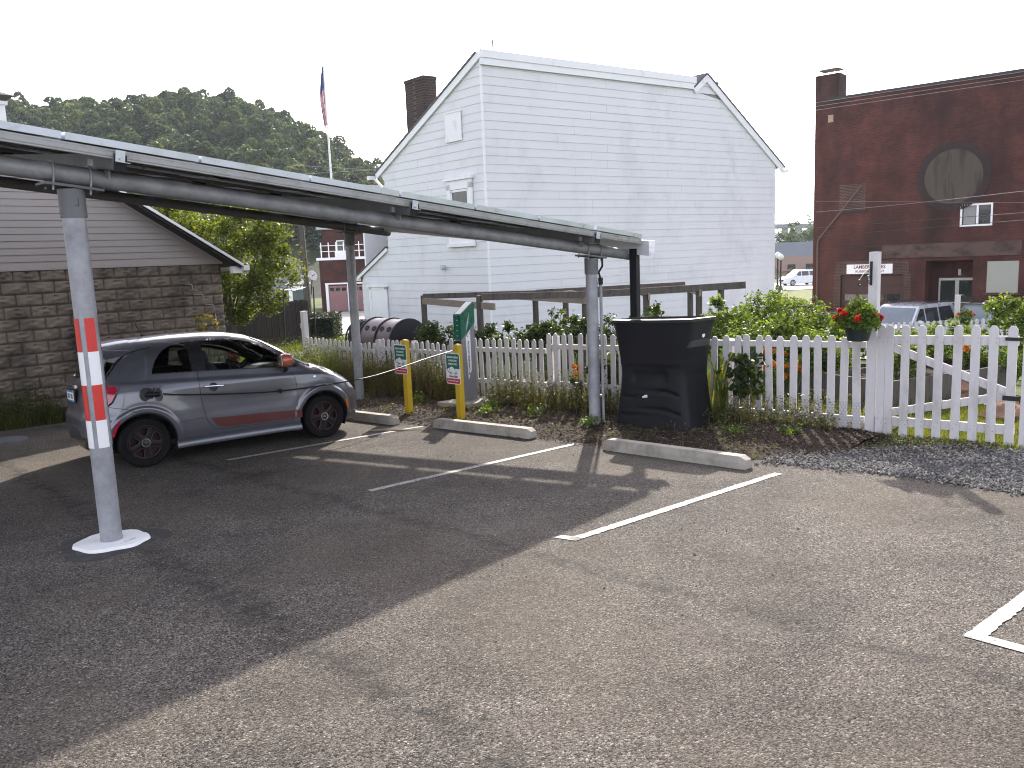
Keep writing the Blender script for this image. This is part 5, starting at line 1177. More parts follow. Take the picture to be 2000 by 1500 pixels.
# ------------------------------------------------------------------ block garage
GT = -8.5; GX = U3; GY = -V3
go = st(5.46, GT); gar = thing('block_garage', 'grey garage of rock faced blocks with a sided gable beside the parked car', 'garage', [go[0], go[1], 0], frame_rot(GX, GY, Z3))
def gpx(x, y): q = onplane(x, y, go, U2); return (q[:2]-go)@U2, q[2]
ev = gpx(430, 505); k1 = gpx(262, 408); slope = (k1[1]-ev[1])/(k1[0]-ev[0]); CXg = -3.45; APZ = ev[1]+slope*(CXg-ev[0])
BLK = M('rock_face_block', (.20, .165, .132), .92, 0, .22, 2.2, ((.055, .047, .042), 1.0, .46, .66), 55, .5, .006, .2)
top = 1.98; mb = MB(); row = 0; z = top
while z > -.95:
    x = 0.0-(.2 if row % 2 else 0)*0; first_ = True
    xs_ = [0.0]; xs_.append(-.2 if row % 2 else -.4)
    while xs_[-1] > -9: xs_.append(xs_[-1]-.4)
    for a, b in zip(xs_[1:], xs_[:-1]):
        nu, nv = 13, 9; u = np.linspace(-1, 1, nu); v = np.linspace(-1, 1, nv); Uu, Vv = np.meshgrid(u, v); r1 = random.random()
        h = .045*(1-Uu**8)*(1-Vv**8)*(1+rng.normal(size=Uu.shape)*.2)
        h -= .040*np.exp(-(Uu/.30)**2-((Vv-.42)/.25)**2)*(.6+.8*r1); h += .030*np.exp(-(Uu/.42)**2-((Vv+.05)/.22)**2)*(.5+r1); h -= .022*np.exp(-((np.abs(Uu)-.62)/.2)**2-((Vv+.1)/.3)**2)
        h *= (np.abs(Uu) < .99)*(np.abs(Vv) < .99)
        m_ = .006; X_ = (a+m_)+(b-a-2*m_)*(Uu+1)/2; Z_ = z-.198+m_+(.198-2*m_)*(Vv+1)/2; k0 = len(mb.v)
        mb.v += [tuple(p) for p in np.stack([X_, -h-.002, Z_], -1).reshape(-1, 3)]
        for j in range(nv-1):
            for i in range(nu-1): mb.f.append((k0+j*nu+i, k0+j*nu+i+1, k0+(j+1)*nu+i+1, k0+(j+1)*nu+i)); mb.m.append(0)
    z -= .198; row += 1
mb.build('block_wall', BLK, gar, local=True, smooth=True, sharp=80)
mb = MB(); mb.box((-4.5, .12, .5), 9.0, .24, 2.96); mb.box((-.1, 4.6, .5), .2, 8.7, 2.96); mb.build('mortar_backing', M('mortar', (.10, .088, .078), .95), gar, local=True)
mb = MB(); pts = [(-.75, 1.62), (-.62, 1.60), (-.60, 1.42), (-.42, 1.40), (-.40, 1.22), (-.23, 1.19), (-.2, .95), (-.19, .6), (-.03, .58)]
for a, b in zip(pts[:-1], pts[1:]): mb.bar((a[0], -.03, a[1]), (b[0], -.03, b[1]), .012, .035, up=np.array([0, 1., 0]))
mb.build('mortar_repair', M('pale_mortar', (.34, .33, .31), .9, 0, .15, 9), gar, local=True)
VIN = M('taupe_vinyl', (.33, .295, .27), .55, 0, .05, 1.5, None, 30, .1)
mb = MB(); z = 2.0
while z < APZ:
    zt = min(z+.113, APZ)
    def ex(zq): d = (APZ-zq)/(-slope); return max(CXg-d, -9), min(CXg+d, 0.0)
    (l0, r0), (l1, r1) = ex(z), ex(zt)
    mb.add([(l0, -.05, z), (r0, -.05, z), (r1, -.034, zt), (l1, -.034, zt), (l0, -.036, z+.003), (r0, -.036, z+.003)], [(0, 1, 2, 3), (0, 4, 5, 1)]); z += .113
mb.box((-3.45, -.03, 1.985), 6.9, .04, .03); mb.build('gable_siding', VIN, gar, local=True)
oh = .42
def gslab(x0, z0, x1, z1, y0, y1, th, mat, name, par=gar):
    mb = MB(); vs = [(x0, y0, z0), (x1, y0, z1), (x1, y1, z1), (x0, y1, z0)]; mb.add(vs+[(p[0], p[1], p[2]+th) for p in vs], [(0, 1, 2, 3), (7, 6, 5, 4), (0, 4, 5, 1), (1, 5, 6, 2), (2, 6, 7, 3), (3, 7, 4, 0)]); return mb.build(name, mat, par, local=True)
xe, ze = .26, 2.0+slope*.26
for sgn in (1, -1):
    f = lambda x: CXg+sgn*(x-CXg)
    gslab(f(CXg), APZ+.05, f(xe), ze+.05, -oh, 9, .05, SHING, 'roof'); gslab(f(CXg), APZ+.02, f(xe-.03), ze+.022, -oh+.02, -.03, .025, M('dark_soffit', (.02, .017, .017), .7), 'soffit')
    mb = MB(); mb.bar((f(CXg), -oh-.012, APZ+.085), (f(xe), -oh-.012, ze+.085), .02, .045, up=Z3); mb.build('drip_edge', TRIMW, gar, local=True)
    mb = MB(); mb.bar((f(CXg), -.06, APZ-.02), (f(0.02), -.06, 2.0-.02), .02, .05, up=Z3); mb.build('siding_trim', VIN, gar, local=True)
mb = MB(); mb.box((.34, 4.3, ze+.03), .12, 9.4, .10); mb.build('gutter', TRIMW, gar, local=True); mb = MB(); mb.box((.18, -.28, ze+.0), .2, .12, .13); mb.build('eave_return', TRIMW, gar, local=True)
q = at(-40, 250, 20); ql = np.array([(q[:2]-go)@U2, (q[:2]-go)@(-V2)])
mb = MB(); mb.box((ql[0], ql[1], 4.8), .95, .95, 2.4); mb.box((ql[0], ql[1], 6.0), 1.05, 1.05, .08)
cu = mb.build('cupola', TRIMW, gar, local=True)
mb = MB(); x, y = ql; mb.add([(x-.66, y-.66, 6.16), (x+.66, y-.66, 6.16), (x+.66, y+.66, 6.16), (x-.66, y+.66, 6.16), (x-.5, y-.5, 6.04), (x+.5, y-.5, 6.04), (x+.5, y+.5, 6.04), (x-.5, y+.5, 6.04), (x, y, 6.45)], [(0, 1, 8), (1, 2, 8), (2, 3, 8), (3, 0, 8), (1, 0, 4, 5), (2, 1, 5, 6), (3, 2, 6, 7), (0, 3, 7, 4)]); mb.build('cupola_roof', SHING, cu, local=True)
mb = MB()
for k in range(9): mb.box((x+.0, y-.48, 5.0+.09*k), .62, .03, .035)
for k in range(9): mb.box((x+.48, y, 5.0+.09*k), .03, .62, .035)
mb.build('louvre', M('louvre_grey', (.42, .43, .46), .6), cu, local=True)
# ------------------------------------------------------------------ background left: hill, trees, far buildings
def quad_obj(name, Q, mat, parent=None, extra=None):
    Q = np.concatenate(Q) if isinstance(Q, list) else Q
    V = Q.reshape(-1, 3)
    if parent is not None:
        Mi = np.array(parent_world(parent).inverted()); V = V@Mi[:3, :3].T+Mi[:3, 3]
    n = len(Q); me = bpy.data.meshes.new(name); me.vertices.add(4*n); me.vertices.foreach_set('co', V.astype(np.float32).ravel())
    me.loops.add(4*n); me.loops.foreach_set('vertex_index', np.arange(4*n, dtype=np.int32)); me.polygons.add(n)
    me.polygons.foreach_set('loop_start', np.arange(0, 4*n, 4, dtype=np.int32)); me.update(calc_edges=True); me.validate()
    me.materials.append(mat); o = bpy.data.objects.new(name, me); COL.objects.link(o)
    if parent is not None: o.parent = parent
    return o
CR = np.array([(-250, 250), (-60, 222), (20, 222), (70, 208), (110, 222), (165, 214), (205, 208), (250, 206), (300, 214), (350, 196), (400, 202), (450, 212), (500, 203), (545, 222), (590, 246), (640, 268), (700, 308), (745, 338), (830, 395), (950, 470)])
def crest(px): return float(np.interp(px, CR[:, 0], CR[:, 1]))
def hillz(px, d):
    """hillside height at bearing px and distance d"""
    dc = 235; yc = crest(px)+42; hz = at(px, yc, dc)[2]
    k = sstep(95, dc, d)**.8; return -2+(hz+2)*k-max(0, d-dc)*.25
pxs = np.linspace(-260, 960, 62); ds = np.concatenate([np.linspace(95, 235, 16), [260, 300]]); mb = MB()
for d in ds:
    for px in pxs:
        r = ray(px, 520); mb.v.append((r[0]*d, d*1.0, hillz(px, d)-.0))
for j in range(len(ds)-1):
    for i in range(len(pxs)-1): mb.f.append((j*62+i, j*62+i+1, (j+1)*62+i+1, (j+1)*62+i)); mb.m.append(0)
tag(mb.build('hill', gsoil('forest_floor', (.01, .014, .006), (.018, .024, .01), (.03, .035, .016), .4), smooth=True), kind='structure')['label'] = 'steep wooded hill rising behind the carport'  # dark ground colour puts shade into the gaps between the tree crowns
Q = []; TN = []
def hilltree(px, d, R0, hs):
    r = ray(px, 520); g = np.array([r[0]*d, d, hillz(px, d)]); tint = random.gauss(0, 1)
    nb = random.randint(4, 7); H = R0*hs
    for b in range(nb):
        u = b/(nb-1); o = g+np.array([random.gauss(0, .33)*R0, random.gauss(0, .33)*R0, H*(.28+.72*u)-R0*.5]); rb = R0*random.uniform(.42, .72)*(1.05-.45*u); n = int(150*(rb/2.0)**1.3)+40
        dd = rng.normal(size=(n, 3)); dd /= np.linalg.norm(dd, axis=1)[:, None]; dd[:, 2] = np.abs(dd[:, 2])*1.2-.45
        Q.append(cards(o+dd*rb*rng.uniform(.72, 1.05, (n, 1)), rng.uniform(.45, 1.0, n), rng.uniform(.35, .75, n), .45)); TN.append(np.full(n, tint+random.gauss(0, .35)))
for i in range(900):
    if i < 150: px, d, R0, hs = random.uniform(-150, 800), random.uniform(226, 240), random.uniform(2.2, 3.8), random.uniform(1.3, 2.2)
    else: px, d, R0, hs = random.uniform(-150, 800), random.uniform(125, 236), random.uniform(2.2, 4.4), random.uniform(1.2, 1.9)
    hilltree(px, d, R0, hs)
fo = tag(quad_obj('forest', Q, LEAF_H), 'dense green woodland covering the hill', None, None, 'stuff')
at_ = fo.data.attributes.new('tint', 'FLOAT', 'POINT'); at_.data.foreach_set('value', np.repeat(np.concatenate(TN), 4).astype(np.float32))
def clumps(c, R3, ncl, rcl, nleaf, ls, up=.35, shell=.45, flat=1.0):
    """leaf cards in clumps spread through an ellipsoid"""
    d = rng.normal(size=(ncl, 3)); d /= np.linalg.norm(d, axis=1)[:, None]; cc = c+d*np.array(R3)*rng.uniform(shell, 1, (ncl, 1)); k = rng.integers(0, ncl, nleaf)
    rr = rng.uniform(.6, 1.3, ncl)[k][:, None]*rcl; e = rng.normal(size=(nleaf, 3)); e /= np.linalg.norm(e, axis=1)[:, None]
    P = cc[k]+e*rr*rng.uniform(.2, 1, (nleaf, 1))*np.array([1, 1, flat]); L = rng.uniform(ls*.6, ls*1.3, nleaf); return cards(P, L, L*rng.uniform(.4, .6, nleaf), up), cc
tb = at(455, 640, 24); tb[2] = float(terr(tb[0], tb[1]))
tr = thing('leafy_tree', 'bushy light green tree growing behind the corner of the block garage', 'tree', tb)
c = at(425, 505, 24); q1, cc = clumps(c, (2.35, 1.7, 1.95), 80, .5, 17000, .115); q2, c2 = clumps(at(505, 520, 23.6), (1.05, .9, 1.95), 32, .4, 6500, .115); q3, c3 = clumps(at(330, 440, 24.3), (1.5, 1.2, .9), 26, .45, 5200, .115)
quad_obj('crown', [q1, q2, q3], LEAF_T, tr)
mb = MB(); mb.tube([tb, tb+np.array([.05, 0, .9]), tb+np.array([-.2, .05, 2.0]), c+np.array([0, 0, .6])], [.13, .10, .075, .02], 8)
for p in list(cc[:16])+list(c2[:6]): mb.tube([tb+np.array([0, 0, .9+.8*random.random()]), (tb+p)/2+np.array([0, 0, .35]), p], [.04, .022, .006], 5)
mb.build('trunk', BARK, tr, smooth=True)
# dark board fence behind the garage
a, b = at(430, 668, 29), at(607, 655, 34); 
pf_ = thing('board_fence', 'tall dark weathered board fence beneath the leafy tree', 'fence', (a[0], a[1], float(terr(a[0], a[1]))))
dirp = (b-a); dirp[2] = 0; L = np.linalg.norm(dirp); dirp /= L; n = int(L/.145); nrm = np.array([dirp[1], -dirp[0], 0])
mb = MB()
for i in range(n):
    p = a+dirp*(i+.5)*.145; z0 = float(terr(p[0], p[1])); h = 1.75+random.gauss(0, .03); p = np.array([p[0], p[1], z0+h/2])+nrm*random.choice((0, .012)); mb.box(p, .135, .02, h, (dirp, nrm, Z3))
mb.build('boards', WOODD, pf_)
for i in range(0, n, 16):
    p = a+dirp*i*.145-nrm*.06; z0 = float(terr(p[0], p[1])); mb = MB(); mb.box(np.array([p[0], p[1], z0+.9]), .1, .1, 1.8, (dirp, nrm, Z3)); mb.build('post', WOODD, pf_)
mb = MB(); q = a+dirp*L*.88+nrm*.03; z0 = float(terr(q[0], q[1])); mb.box(np.array([q[0], q[1], z0+.75]), .13, .02, .2, (dirp, nrm, Z3)); mb.build('notice', M('notice_pale', (.4, .4, .38), .7), pf_)
# trimmed hedge
hb = at(628, 632, 36); hb[2] = float(terr(hb[0], hb[1])); hgz = thing('hedge', 'square trimmed dark hedge beside the driveway', 'hedge', hb); n = 7000
P = rng.uniform(-1, 1, (n, 3)); ax_ = rng.integers(0, 3, n); P[np.arange(n), ax_] = np.sign(P[np.arange(n), ax_])*rng.uniform(.86, 1.02, n); P = P*np.array([.62, .9, .56])+hb+np.array([0, .5, .56]); quad_obj('foliage', cards(P, rng.uniform(.05, .1, n), .05, .3), leafmat('hedge_leaves', [(.012, .022, .01), (.022, .036, .014), (.035, .055, .02)], .2), hgz)
mb = MB(); mb.box(hb+np.array([0, .5, .5]), 1.0, 1.5, .9); mb.build('branches', M('hedge_core', (.01, .014, .008), .95), hgz)
# old grey house with curved gable
oh_ = at(572, 600, 44); ohz = float(terr(oh_[0], oh_[1])); Xh = np.array([.97, .24, 0]); Xh /= np.linalg.norm(Xh); Yh = np.array([-Xh[1], Xh[0], 0])
gh = thing('grey_house', 'weathered grey house with curved gable behind the utility pole', 'house', [oh_[0], oh_[1], ohz], frame_rot(Xh, Yh, Z3))
poly = [(-2.6, 0), (.85, 0), (.85, 3.3)]+[(.85-1.7*k/8*1.6, 3.3+1.35*math.sin(math.pi/2*k/8)) for k in range(9)]+[(-2.6, 4.4)]
mb = MB(); mb.prism(poly, (0, 0, 0), np.array([1., 0, 0]), Z3, np.array([0, 7., 0])); mb.build('wall', M('peeling_grey_paint', (.24, .25, .27), .85, 0, .2, 2, ((.09, .09, .095), 3.5, .5, .62), 20, .3, .006, .2, sc3=(.6, 1, 3)), gh, local=True)
mb = MB(); mb.tube([(p[0], -.06, p[1]+.03) for p in poly[2:11]], .07, 6); mb.build('gable_trim', M('gable_trim_grey', (.34, .33, .33), .8), gh, local=True)
mb = MB(); mb.box((.35, -.02, 1.55), 1.0, .05, 1.85); wf2 = mb.build('window', TRIMW, gh, local=True); mb = MB(); mb.box((.35, -.05, 1.55), .62, .02, 1.5); mb.build('pane', M('pane_grey', (.1, .13, .13), .1, 0, .3, 2), wf2, local=True)
mb = MB(); mb.box((.3, -.03, .6), 1.1, .04, .06); mb.box((.35, -.05, 2.62), 1.3, .1, .1); mb.build('window_trim', TRIMW, wf2, local=True)
mb = MB(); mb.box((.62, -.012, 1.2), .46, .02, 2.4); mb.build('brick_corner', BRK2, gh, local=True)
# utility pole
up = at(607, 640, 43); upz = float(terr(up[0], up[1])); upt = thing('utility_pole', 'grey wooden utility pole between the grey house and far garages', 'utility pole', [up[0], up[1], upz])
mb = MB(); mb.tube([(up[0], up[1], upz-.2), (up[0]-.12, up[1], upz+8)], [.16, .11], 10); mb.build('pole', WOODG, upt, smooth=True)
mb = MB(); mb.box((up[0]-.22, up[1]-.15, upz+2.75), .16, .12, .5); mb.build('meter_box', M('box_white', (.6, .6, .6), .5), upt); mb = MB()
for x in (.1, -.15): mb.tube([(up[0]+x, up[1]-.16, upz), (up[0]+x-.06, up[1]-.16, upz+5.5)], .025, 5)
mb.build('conduit', BLACKM, upt)
# far brick garages with flat roof deck
fb = at(690, 606, 66); fz0 = float(terr(fb[0], fb[1])); Xf = np.array([.99, -.12, 0]); Xf /= np.linalg.norm(Xf); Yf = np.array([-Xf[1], Xf[0], 0])
far = thing('brick_garages', 'distant red brick building with two pink garage doors and a roof terrace', 'building', [fb[0], fb[1], fz0], frame_rot(Xf, Yf, Z3))
RBR = brickmat('far_brick', (.085, .030, .024), (.062, .025, .021), (.06, .04, .036), bw=.4, bh=.15, dirt=(.03, .016, .015))
mb = MB(); mb.box((.2, 4.2, 2.05), 5.6, 8, 4.1); mb.box((-1.2, 9.2, 3.4), 7.6, 2, 6.8); mb.build('wall', RBR, far, local=True)
mb = MB(); mb.box((.2, 4.2, 4.16), 5.9, 8.3, .2); mb.box((-.6, .2, 4.5), 1.2, .3, .5); mb.build('terrace_parapet', TRIMW, far, local=True)
mb = MB(); mb.prism([(-5.4, 6.8), (3.2, 6.6), (3.2, 6.8), (-5.4, 7.0)], (0, 7.9, 0), np.array([1., 0, 0]), Z3, np.array([0, 4., 0])); mb.build('upper_roof', M('pale_eave', (.4, .42, .45), .7), far, local=True)
mb = MB(); mb.prism([(-6, 0), (7, 0), (7, 3.4), (-2, 3.6), (-6, 2.0)], (0, 12.2, 6.4), np.array([1., 0, 0]), Z3, np.array([0, 6., 0])); mb.build('roof', M('slate', (.045, .045, .05), .8, 0, .25, 1.2), far, local=True)
for x0 in (-1.95, -.05):
    mb = MB(); mb.box((x0+.78, .17, 1.02), 1.5, .06, 2.0)
    for zz in (.25, .75, 1.25): mb.box((x0+.78, .135, zz), 1.36, .02, .32)
    gd2 = mb.build('garage_door', M('faded_pink_door', (.24, .13, .13), .75, 0, .12, 2), far, local=True); mb = MB()
    for k in range(3): mb.box((x0+.3+.48*k, .13, 1.75), .34, .02, .26)
    mb.build('door_window', WINDK, gd2, local=True)
mb = MB()
for x in (-2.06, -.28, 1.66): mb.box((x, .12, 1.1), .22, .12, 2.2)
mb.box((-.2, .12, 2.2), 4.0, .1, .12); mb.build('door_frame', TRIMW, far, local=True)
mb = MB()
for k in range(9): mb.box((-2.4+.62*k, .3, 4.85), .06, .06, 1.2)
for z in (4.75, 5.2): mb.box((.1, .3, z), 5.2, .05, .05)
mb.build('terrace_railing', TRIMW, far, local=True)
for x, z, w, h in ((-3.2, 5.2, 1.0, 1.2), (-.4, 5.3, .9, 1.2), (.9, 5.3, .9, 1.2)):
    mb = MB(); mb.box((x, 8.16, z), w, .1, h); w_ = mb.build('window', TRIMW, far, local=True); mb = MB(); mb.box((x, 8.10, z), w-.2, .05, h-.2); mb.build('pane', WINDK, w_, local=True)
for k, (x, y, z, r_, tilt) in enumerate(((1.9, .5, 5.2, .75, .9), (-3.1, -.2, 2.9, .42, -.7))):
    dq = parent_world(far)@Vector((x, y, z)); dsh = thing('satellite_dish', ('big pale satellite dish on the roof terrace', 'small grey satellite dish beside the brick garages')[k], 'satellite dish', dq, None, 'satellite dishes')
    A = np.array([math.cos(tilt)*.9, -.5, .25]); A /= np.linalg.norm(A); Xd = np.cross(A, Z3); Xd /= np.linalg.norm(Xd); Yd = np.cross(A, Xd); mb = MB(); mb.lathe([(.01, 0), (r_*.5, .05*r_), (r_, .22*r_), (r_*.99, .25*r_), (r_*.5, .09*r_), (.01, .04*r_)], dq, 20, Xd, Yd, A, cap=False); mb.build('reflector', M('dish_white', (.62, .61, .58), .5), dsh, smooth=True); mb = MB(); mb.tube([np.array(dq), np.array(dq)+A*r_*.8], .03, 5); mb.tube([np.array(dq), np.array(dq)-A*.3-Z3*(1.0 if k == 0 else 1.4)], .05, 5); mb.build('feed_arm', BLACKM, dsh)
# flagpole
fp = at(652, 420, 84); fp[2] = float(terr(fp[0], fp[1])); fl = thing('flagpole', 'white flagpole with a limp striped flag in front of the wooded hill', 'flagpole', fp)
ztop = at(631, 126, 84)[2]; mb = MB(); mb.tube([fp, [fp[0], fp[1], ztop-.5]], [.14, .07], 10); mb.sphere([fp[0], fp[1], ztop-.15], .12, 10, 6); mb.tube([[fp[0], fp[1], ztop-.6], [fp[0], fp[1], ztop-.2]], .02, 6); mb.build('pole', M('pole_white', (.7, .7, .7), .4), fl, smooth=True)
zt_, zb_ = at(632, 140, 84)[2], at(636, 252, 84)[2]; mb = MB(); nu, nv = 12, 30; vs = []
for j in range(nv+1):
    v_ = j/nv; z = zt_+(zb_-zt_)*v_; w_ = .14+.58*min(1, v_*1.7)*(1-.25*v_)
    for i in range(nu+1):
        u_ = i/nu; vs.append((fp[0]-.06-w_*u_*.62-.12*math.sin(v_*4)*u_, fp[1]-.05+.13*math.sin(u_*9+v_*3)*(.3+v_), z+.12*math.sin(u_*6+1)*v_))
for j in range(nv):
    for i in range(nu):
        v_ = (j+.5)/nv; u_ = (i+.5)/nu; m_ = 2 if v_ < .36+.12*u_ else (0 if int(u_*7+v_*5) % 2 else 1); mb.f.append((j*(nu+1)+i, j*(nu+1)+i+1, (j+1)*(nu+1)+i+1, (j+1)*(nu+1)+i)); mb.m.append(m_)
mb.v = vs; mb.build('flag', [M('flag_red', (.42, .04, .06), .8), M('flag_white', (.66, .64, .66), .8), M('flag_blue', (.05, .06, .17), .8)], fl, smooth=True)
# ------------------------------------------------------------------ garden beyond the fence
def onT(p): return np.array([p[0], p[1], float(terr(p[0], p[1]))])
# composters
def composter(px, py, dep, r, L, lab, mats):
    c = at(px, py, dep); A = np.array([-.66, .75, 0]); A /= np.linalg.norm(A); X = np.array([A[1], -A[0], 0]); t = thing('drum_composter', lab, 'composter', onT(c), None, 'drum composters')
    mb = MB(); mb.lathe([(.02, 0), (r*.9, .0), (r, .03), (r, L/2-.02), (r, L/2+.02), (r, L-.03), (r*.9, L), (.02, L)], c, 32, X, Z3, A); mb.build('drum', mats[0], t, smooth=True)
    mb = MB()
    for f in (.0, .46, .97): mb.lathe([(r+.001, f*L), (r+.025, f*L+.005), (r+.025, f*L+.045), (r+.001, f*L+.05)], c, 32, X, Z3, A, cap=False)
    mb.lathe([(.02, -.012), (r*.98, -.01), (r+.02, .01)], c, 32, X, Z3, A, cap=False); mb.build('band', mats[1], t, smooth=True); mb = MB()
    for f in (.18, .34, .62, .80):
        for a in (R_(200), R_(168)):
            n = X*math.cos(a)+Z3*math.sin(a); n = X*-math.cos(R_(28 if a > 3 else 55))*-1 if False else n
            q = c+A*L*f+(X*math.cos(R_(30))+Z3*math.sin(R_(30)))*r if False else c+A*L*f+n*0
    for f in (.15, .36, .60, .82):
        n = -X*math.cos(R_(38))+Z3*math.sin(R_(38)); q = c+A*L*f+n*r; mb.lathe([(.06, -.01), (.062, .012), (.045, .014), (.04, .004), (.001, .002)], q, 14, A, np.cross(n, A), n, cap=False)
    mb.build('vent', mats[1], t, smooth=True); mb = MB(); g = onT(c)
    for f in (.1, .9):
        for sx in (-1, 1): q = c+A*L*f; mb.tube([q+X*sx*.25*r-Z3*r*.9, [q[0]+X[0]*sx*r*1.0, q[1]+X[1]*sx*r*1.0, float(terr(q[0], q[1]))-.05]], .025, 6)
    mb.build('stand', BLACKM, t)
BRN = M('brown_plastic', (.085, .052, .050), .42, 0, .12, 3); composter(800, 668, 17.3, .47, 1.25, 'brown perforated composter drum on its side behind the fence', (BRN, BLACKP))
composter(722, 662, 19.0, .42, .3, 'black composter drum end half hidden by weeds', (BLACKP, BLACKP))
# weathered trellis: two long rails on short posts
def px2(x, dep, h): p = at(x, 560, dep); return np.array([p[0], p[1], float(terr(p[0], p[1]))*0-.66+h])
trl = thing('trellis', 'long low weathered timber trellis in front of the white house', 'trellis', onT(at(1100, 640, 17.5)))
FD, BD = 16.9, 18.9
def zr(x, y, dep): return at(x, y, dep)
for (x, y, dep, yb) in ((936, 577, FD, 700), (1142, 572, FD, 700), (1262, 566, FD, 700), (1365, 562, FD, 700), (1408, 556, FD, 700), (827, 577, BD, 690), (1045, 572, BD, 690), (1104, 570, BD, 690), (1348, 560, BD, 690)):
    p = zr(x, y, dep); g = float(terr(p[0], p[1])); mb = MB(); mb.box([p[0], p[1], (p[2]+g)/2-.05], .095, .095, p[2]-g+.1, (U3, V3, Z3)); mb.build('post', WOODG, trl)
for (x0, y0, x1, y1, dep, h) in ((940, 580, 1146, 575, FD-.07, .14), (1143, 575, 1266, 569, FD-.07, .14), (1262, 569, 1456, 556.5, FD-.07, .14), (826, 579, 1050, 572, BD-.07, .12), (1048, 571, 1200, 563, BD-.07, .12), (1196, 563, 1338, 555.5, BD-.07, .12)):
    mb = MB(); mb.bar(zr(x0, y0, dep), zr(x1, y1, dep), .045, h); mb.build('rail', WOODG, trl)
for (x0, y0, d0, x1, y1, d1) in ((826, 588, BD, 966, 599, FD-.4), (1010, 579, BD, 1148, 587, FD-.15), (1100, 573, BD, 1150, 577, FD), (1252, 570, BD, 1268, 579, FD-.1), (1340, 562, BD, 1368, 572, FD-.1)):
    mb = MB(); mb.bar(zr(x0, y0, d0), zr(x1, y1, d1), .04, .14); mb.build('crosspiece', M('pale_plank', (.24, .205, .16), .85, 0, .2, 5, ((.12, .1, .08), 5, .52, .75), 45, .3, .004, .2), trl)
for (x, y) in ((1045, 638), (1104, 640)):
    mb = MB(); p = zr(x, y, BD-.1); mb.box(p, .42, .05, .10, (np.array([.98, -.17, 0]), np.array([.17, .98, 0]), Z3)); mb.build('label_board', WOODG, trl)
def bush(name, lab, cat, px, py, dep, R3, ncl, rcl, nl, ls, mat, group=None, stem=True, base=None, up=.35):
    c = at(px, py, dep); g = onT(c); t = thing(name, lab, cat, g, None, group); q, cc = clumps(c, R3, ncl, rcl, nl, ls, up); quad_obj('foliage', q, mat, t)
    if stem:
        mb = MB()
        for k in range(min(7, ncl)): mb.tube([g-Z3*.05, (g+cc[k])/2+np.array([random.gauss(0, .05), 0, .1]), cc[k]], [.016, .011, .004], 5)
        mb.build('stem', M('green_stem', (.06, .09, .025), .7) if 'green_stem' not in bpy.data.materials else bpy.data.materials['green_stem'], t)
    return t
TL = 'bushy green tomato plant in the sunny bed behind the dog-eared fence'
for px, py, dep, a in ((1415, 655, 14.6, .55), (1450, 648, 15.4, .6), (1490, 640, 15.0, .7), (1525, 642, 16.0, .65), (1560, 648, 15.2, .65), (1600, 662, 14.6, .55), (1640, 668, 15.0, .5), (1540, 680, 13.2, .5), (1470, 690, 13.2, .5), (1600, 700, 13.0, .45)):
    bush('tomato_plant', TL, 'tomato plant', px, py, dep, (a, a, a*.9), 34, .2, 3400, .075, LEAF_G, 'tomato plants behind the fence')
for px, py, dep, a in ((1225, 655, 15.5, .5), (1195, 720, 12.6, .35), (1240, 690, 14.2, .45), (1130, 655, 15.3, .4), (1005, 668, 15.6, .45), (1065, 662, 15.8, .35), (940, 672, 16.2, .4), (860, 665, 16.6, .42)):
    bush('leafy_shrub', 'dark leafy shrub between the white fence and the trellis', 'shrub', px, py, dep, (a, a, a*.85), 24, .18, 2000, .08, leafmat('shrub_leaves', [(.02, .04, .014), (.04, .07, .02), (.07, .11, .028)], .4) if 'shrub_leaves' not in bpy.data.materials else bpy.data.materials['shrub_leaves'], 'shrubs below the trellis')
for px, py, dep, h in ((1092, 622, 17.4, 1.2), (1400, 606, 15.8, .7), (1442, 612, 16.6, .8), (1276, 612, 16.6, .5), (1470, 620, 17.5, .7)):
    bush('bean_vine', 'thin bean vine climbing beside a trellis post', 'vine', px, py, dep, (.16, .16, h*.45), 14, .10, 260, .10, LEAF_G, 'bean vines on the trellis')
bush('garden_shrub', 'tall fresh green shrub at the right edge behind the gate', 'shrub', 1988, 640, 14.5, (.62, .6, .55), 40, .17, 4200, .08, LEAF_G)
for px, py, dep, a in ((1765, 668, 12.6, .35), (1820, 672, 13.2, .35), (1880, 655, 15.0, .3), (1920, 690, 12.8, .42), (1760, 700, 11.9, .30), (1855, 690, 13.6, .4), (1975, 700, 12.4, .42)):
    bush('bedding_plant', 'loose yellow-green plant in the raised bed behind the gate', 'plant', px, py, dep, (a, a, a*.75), 20, .14, 1800, .062, LEAF_G, 'plants in the raised beds')
for k, (px, py, dep) in enumerate(((1508, 692, 12.8), (1553, 715, 12.4), (1500, 722, 12.3), (1532, 730, 12.5), (1545, 700, 13), (1890, 690, 12.6))):
    t = bush('marigold', 'orange flowered marigold seen between the pickets' if k < 5 else 'orange flowered marigold seen through the gate', 'flower', px, py, dep, (.2, .2, .18), 8, .1, 300, .06, LEAF_G, 'orange marigolds')
    for j in range(5):
        c = at(px+random.uniform(-14, 14), py+random.uniform(-16, 12), dep-.15); n = 60; dd = rng.normal(size=(n, 3)); dd /= np.linalg.norm(dd, axis=1)[:, None]; quad_obj('bloom', cards(c+dd*.05*rng.uniform(.3, 1, (n, 1)), .04, .025, .2), PETO, t)
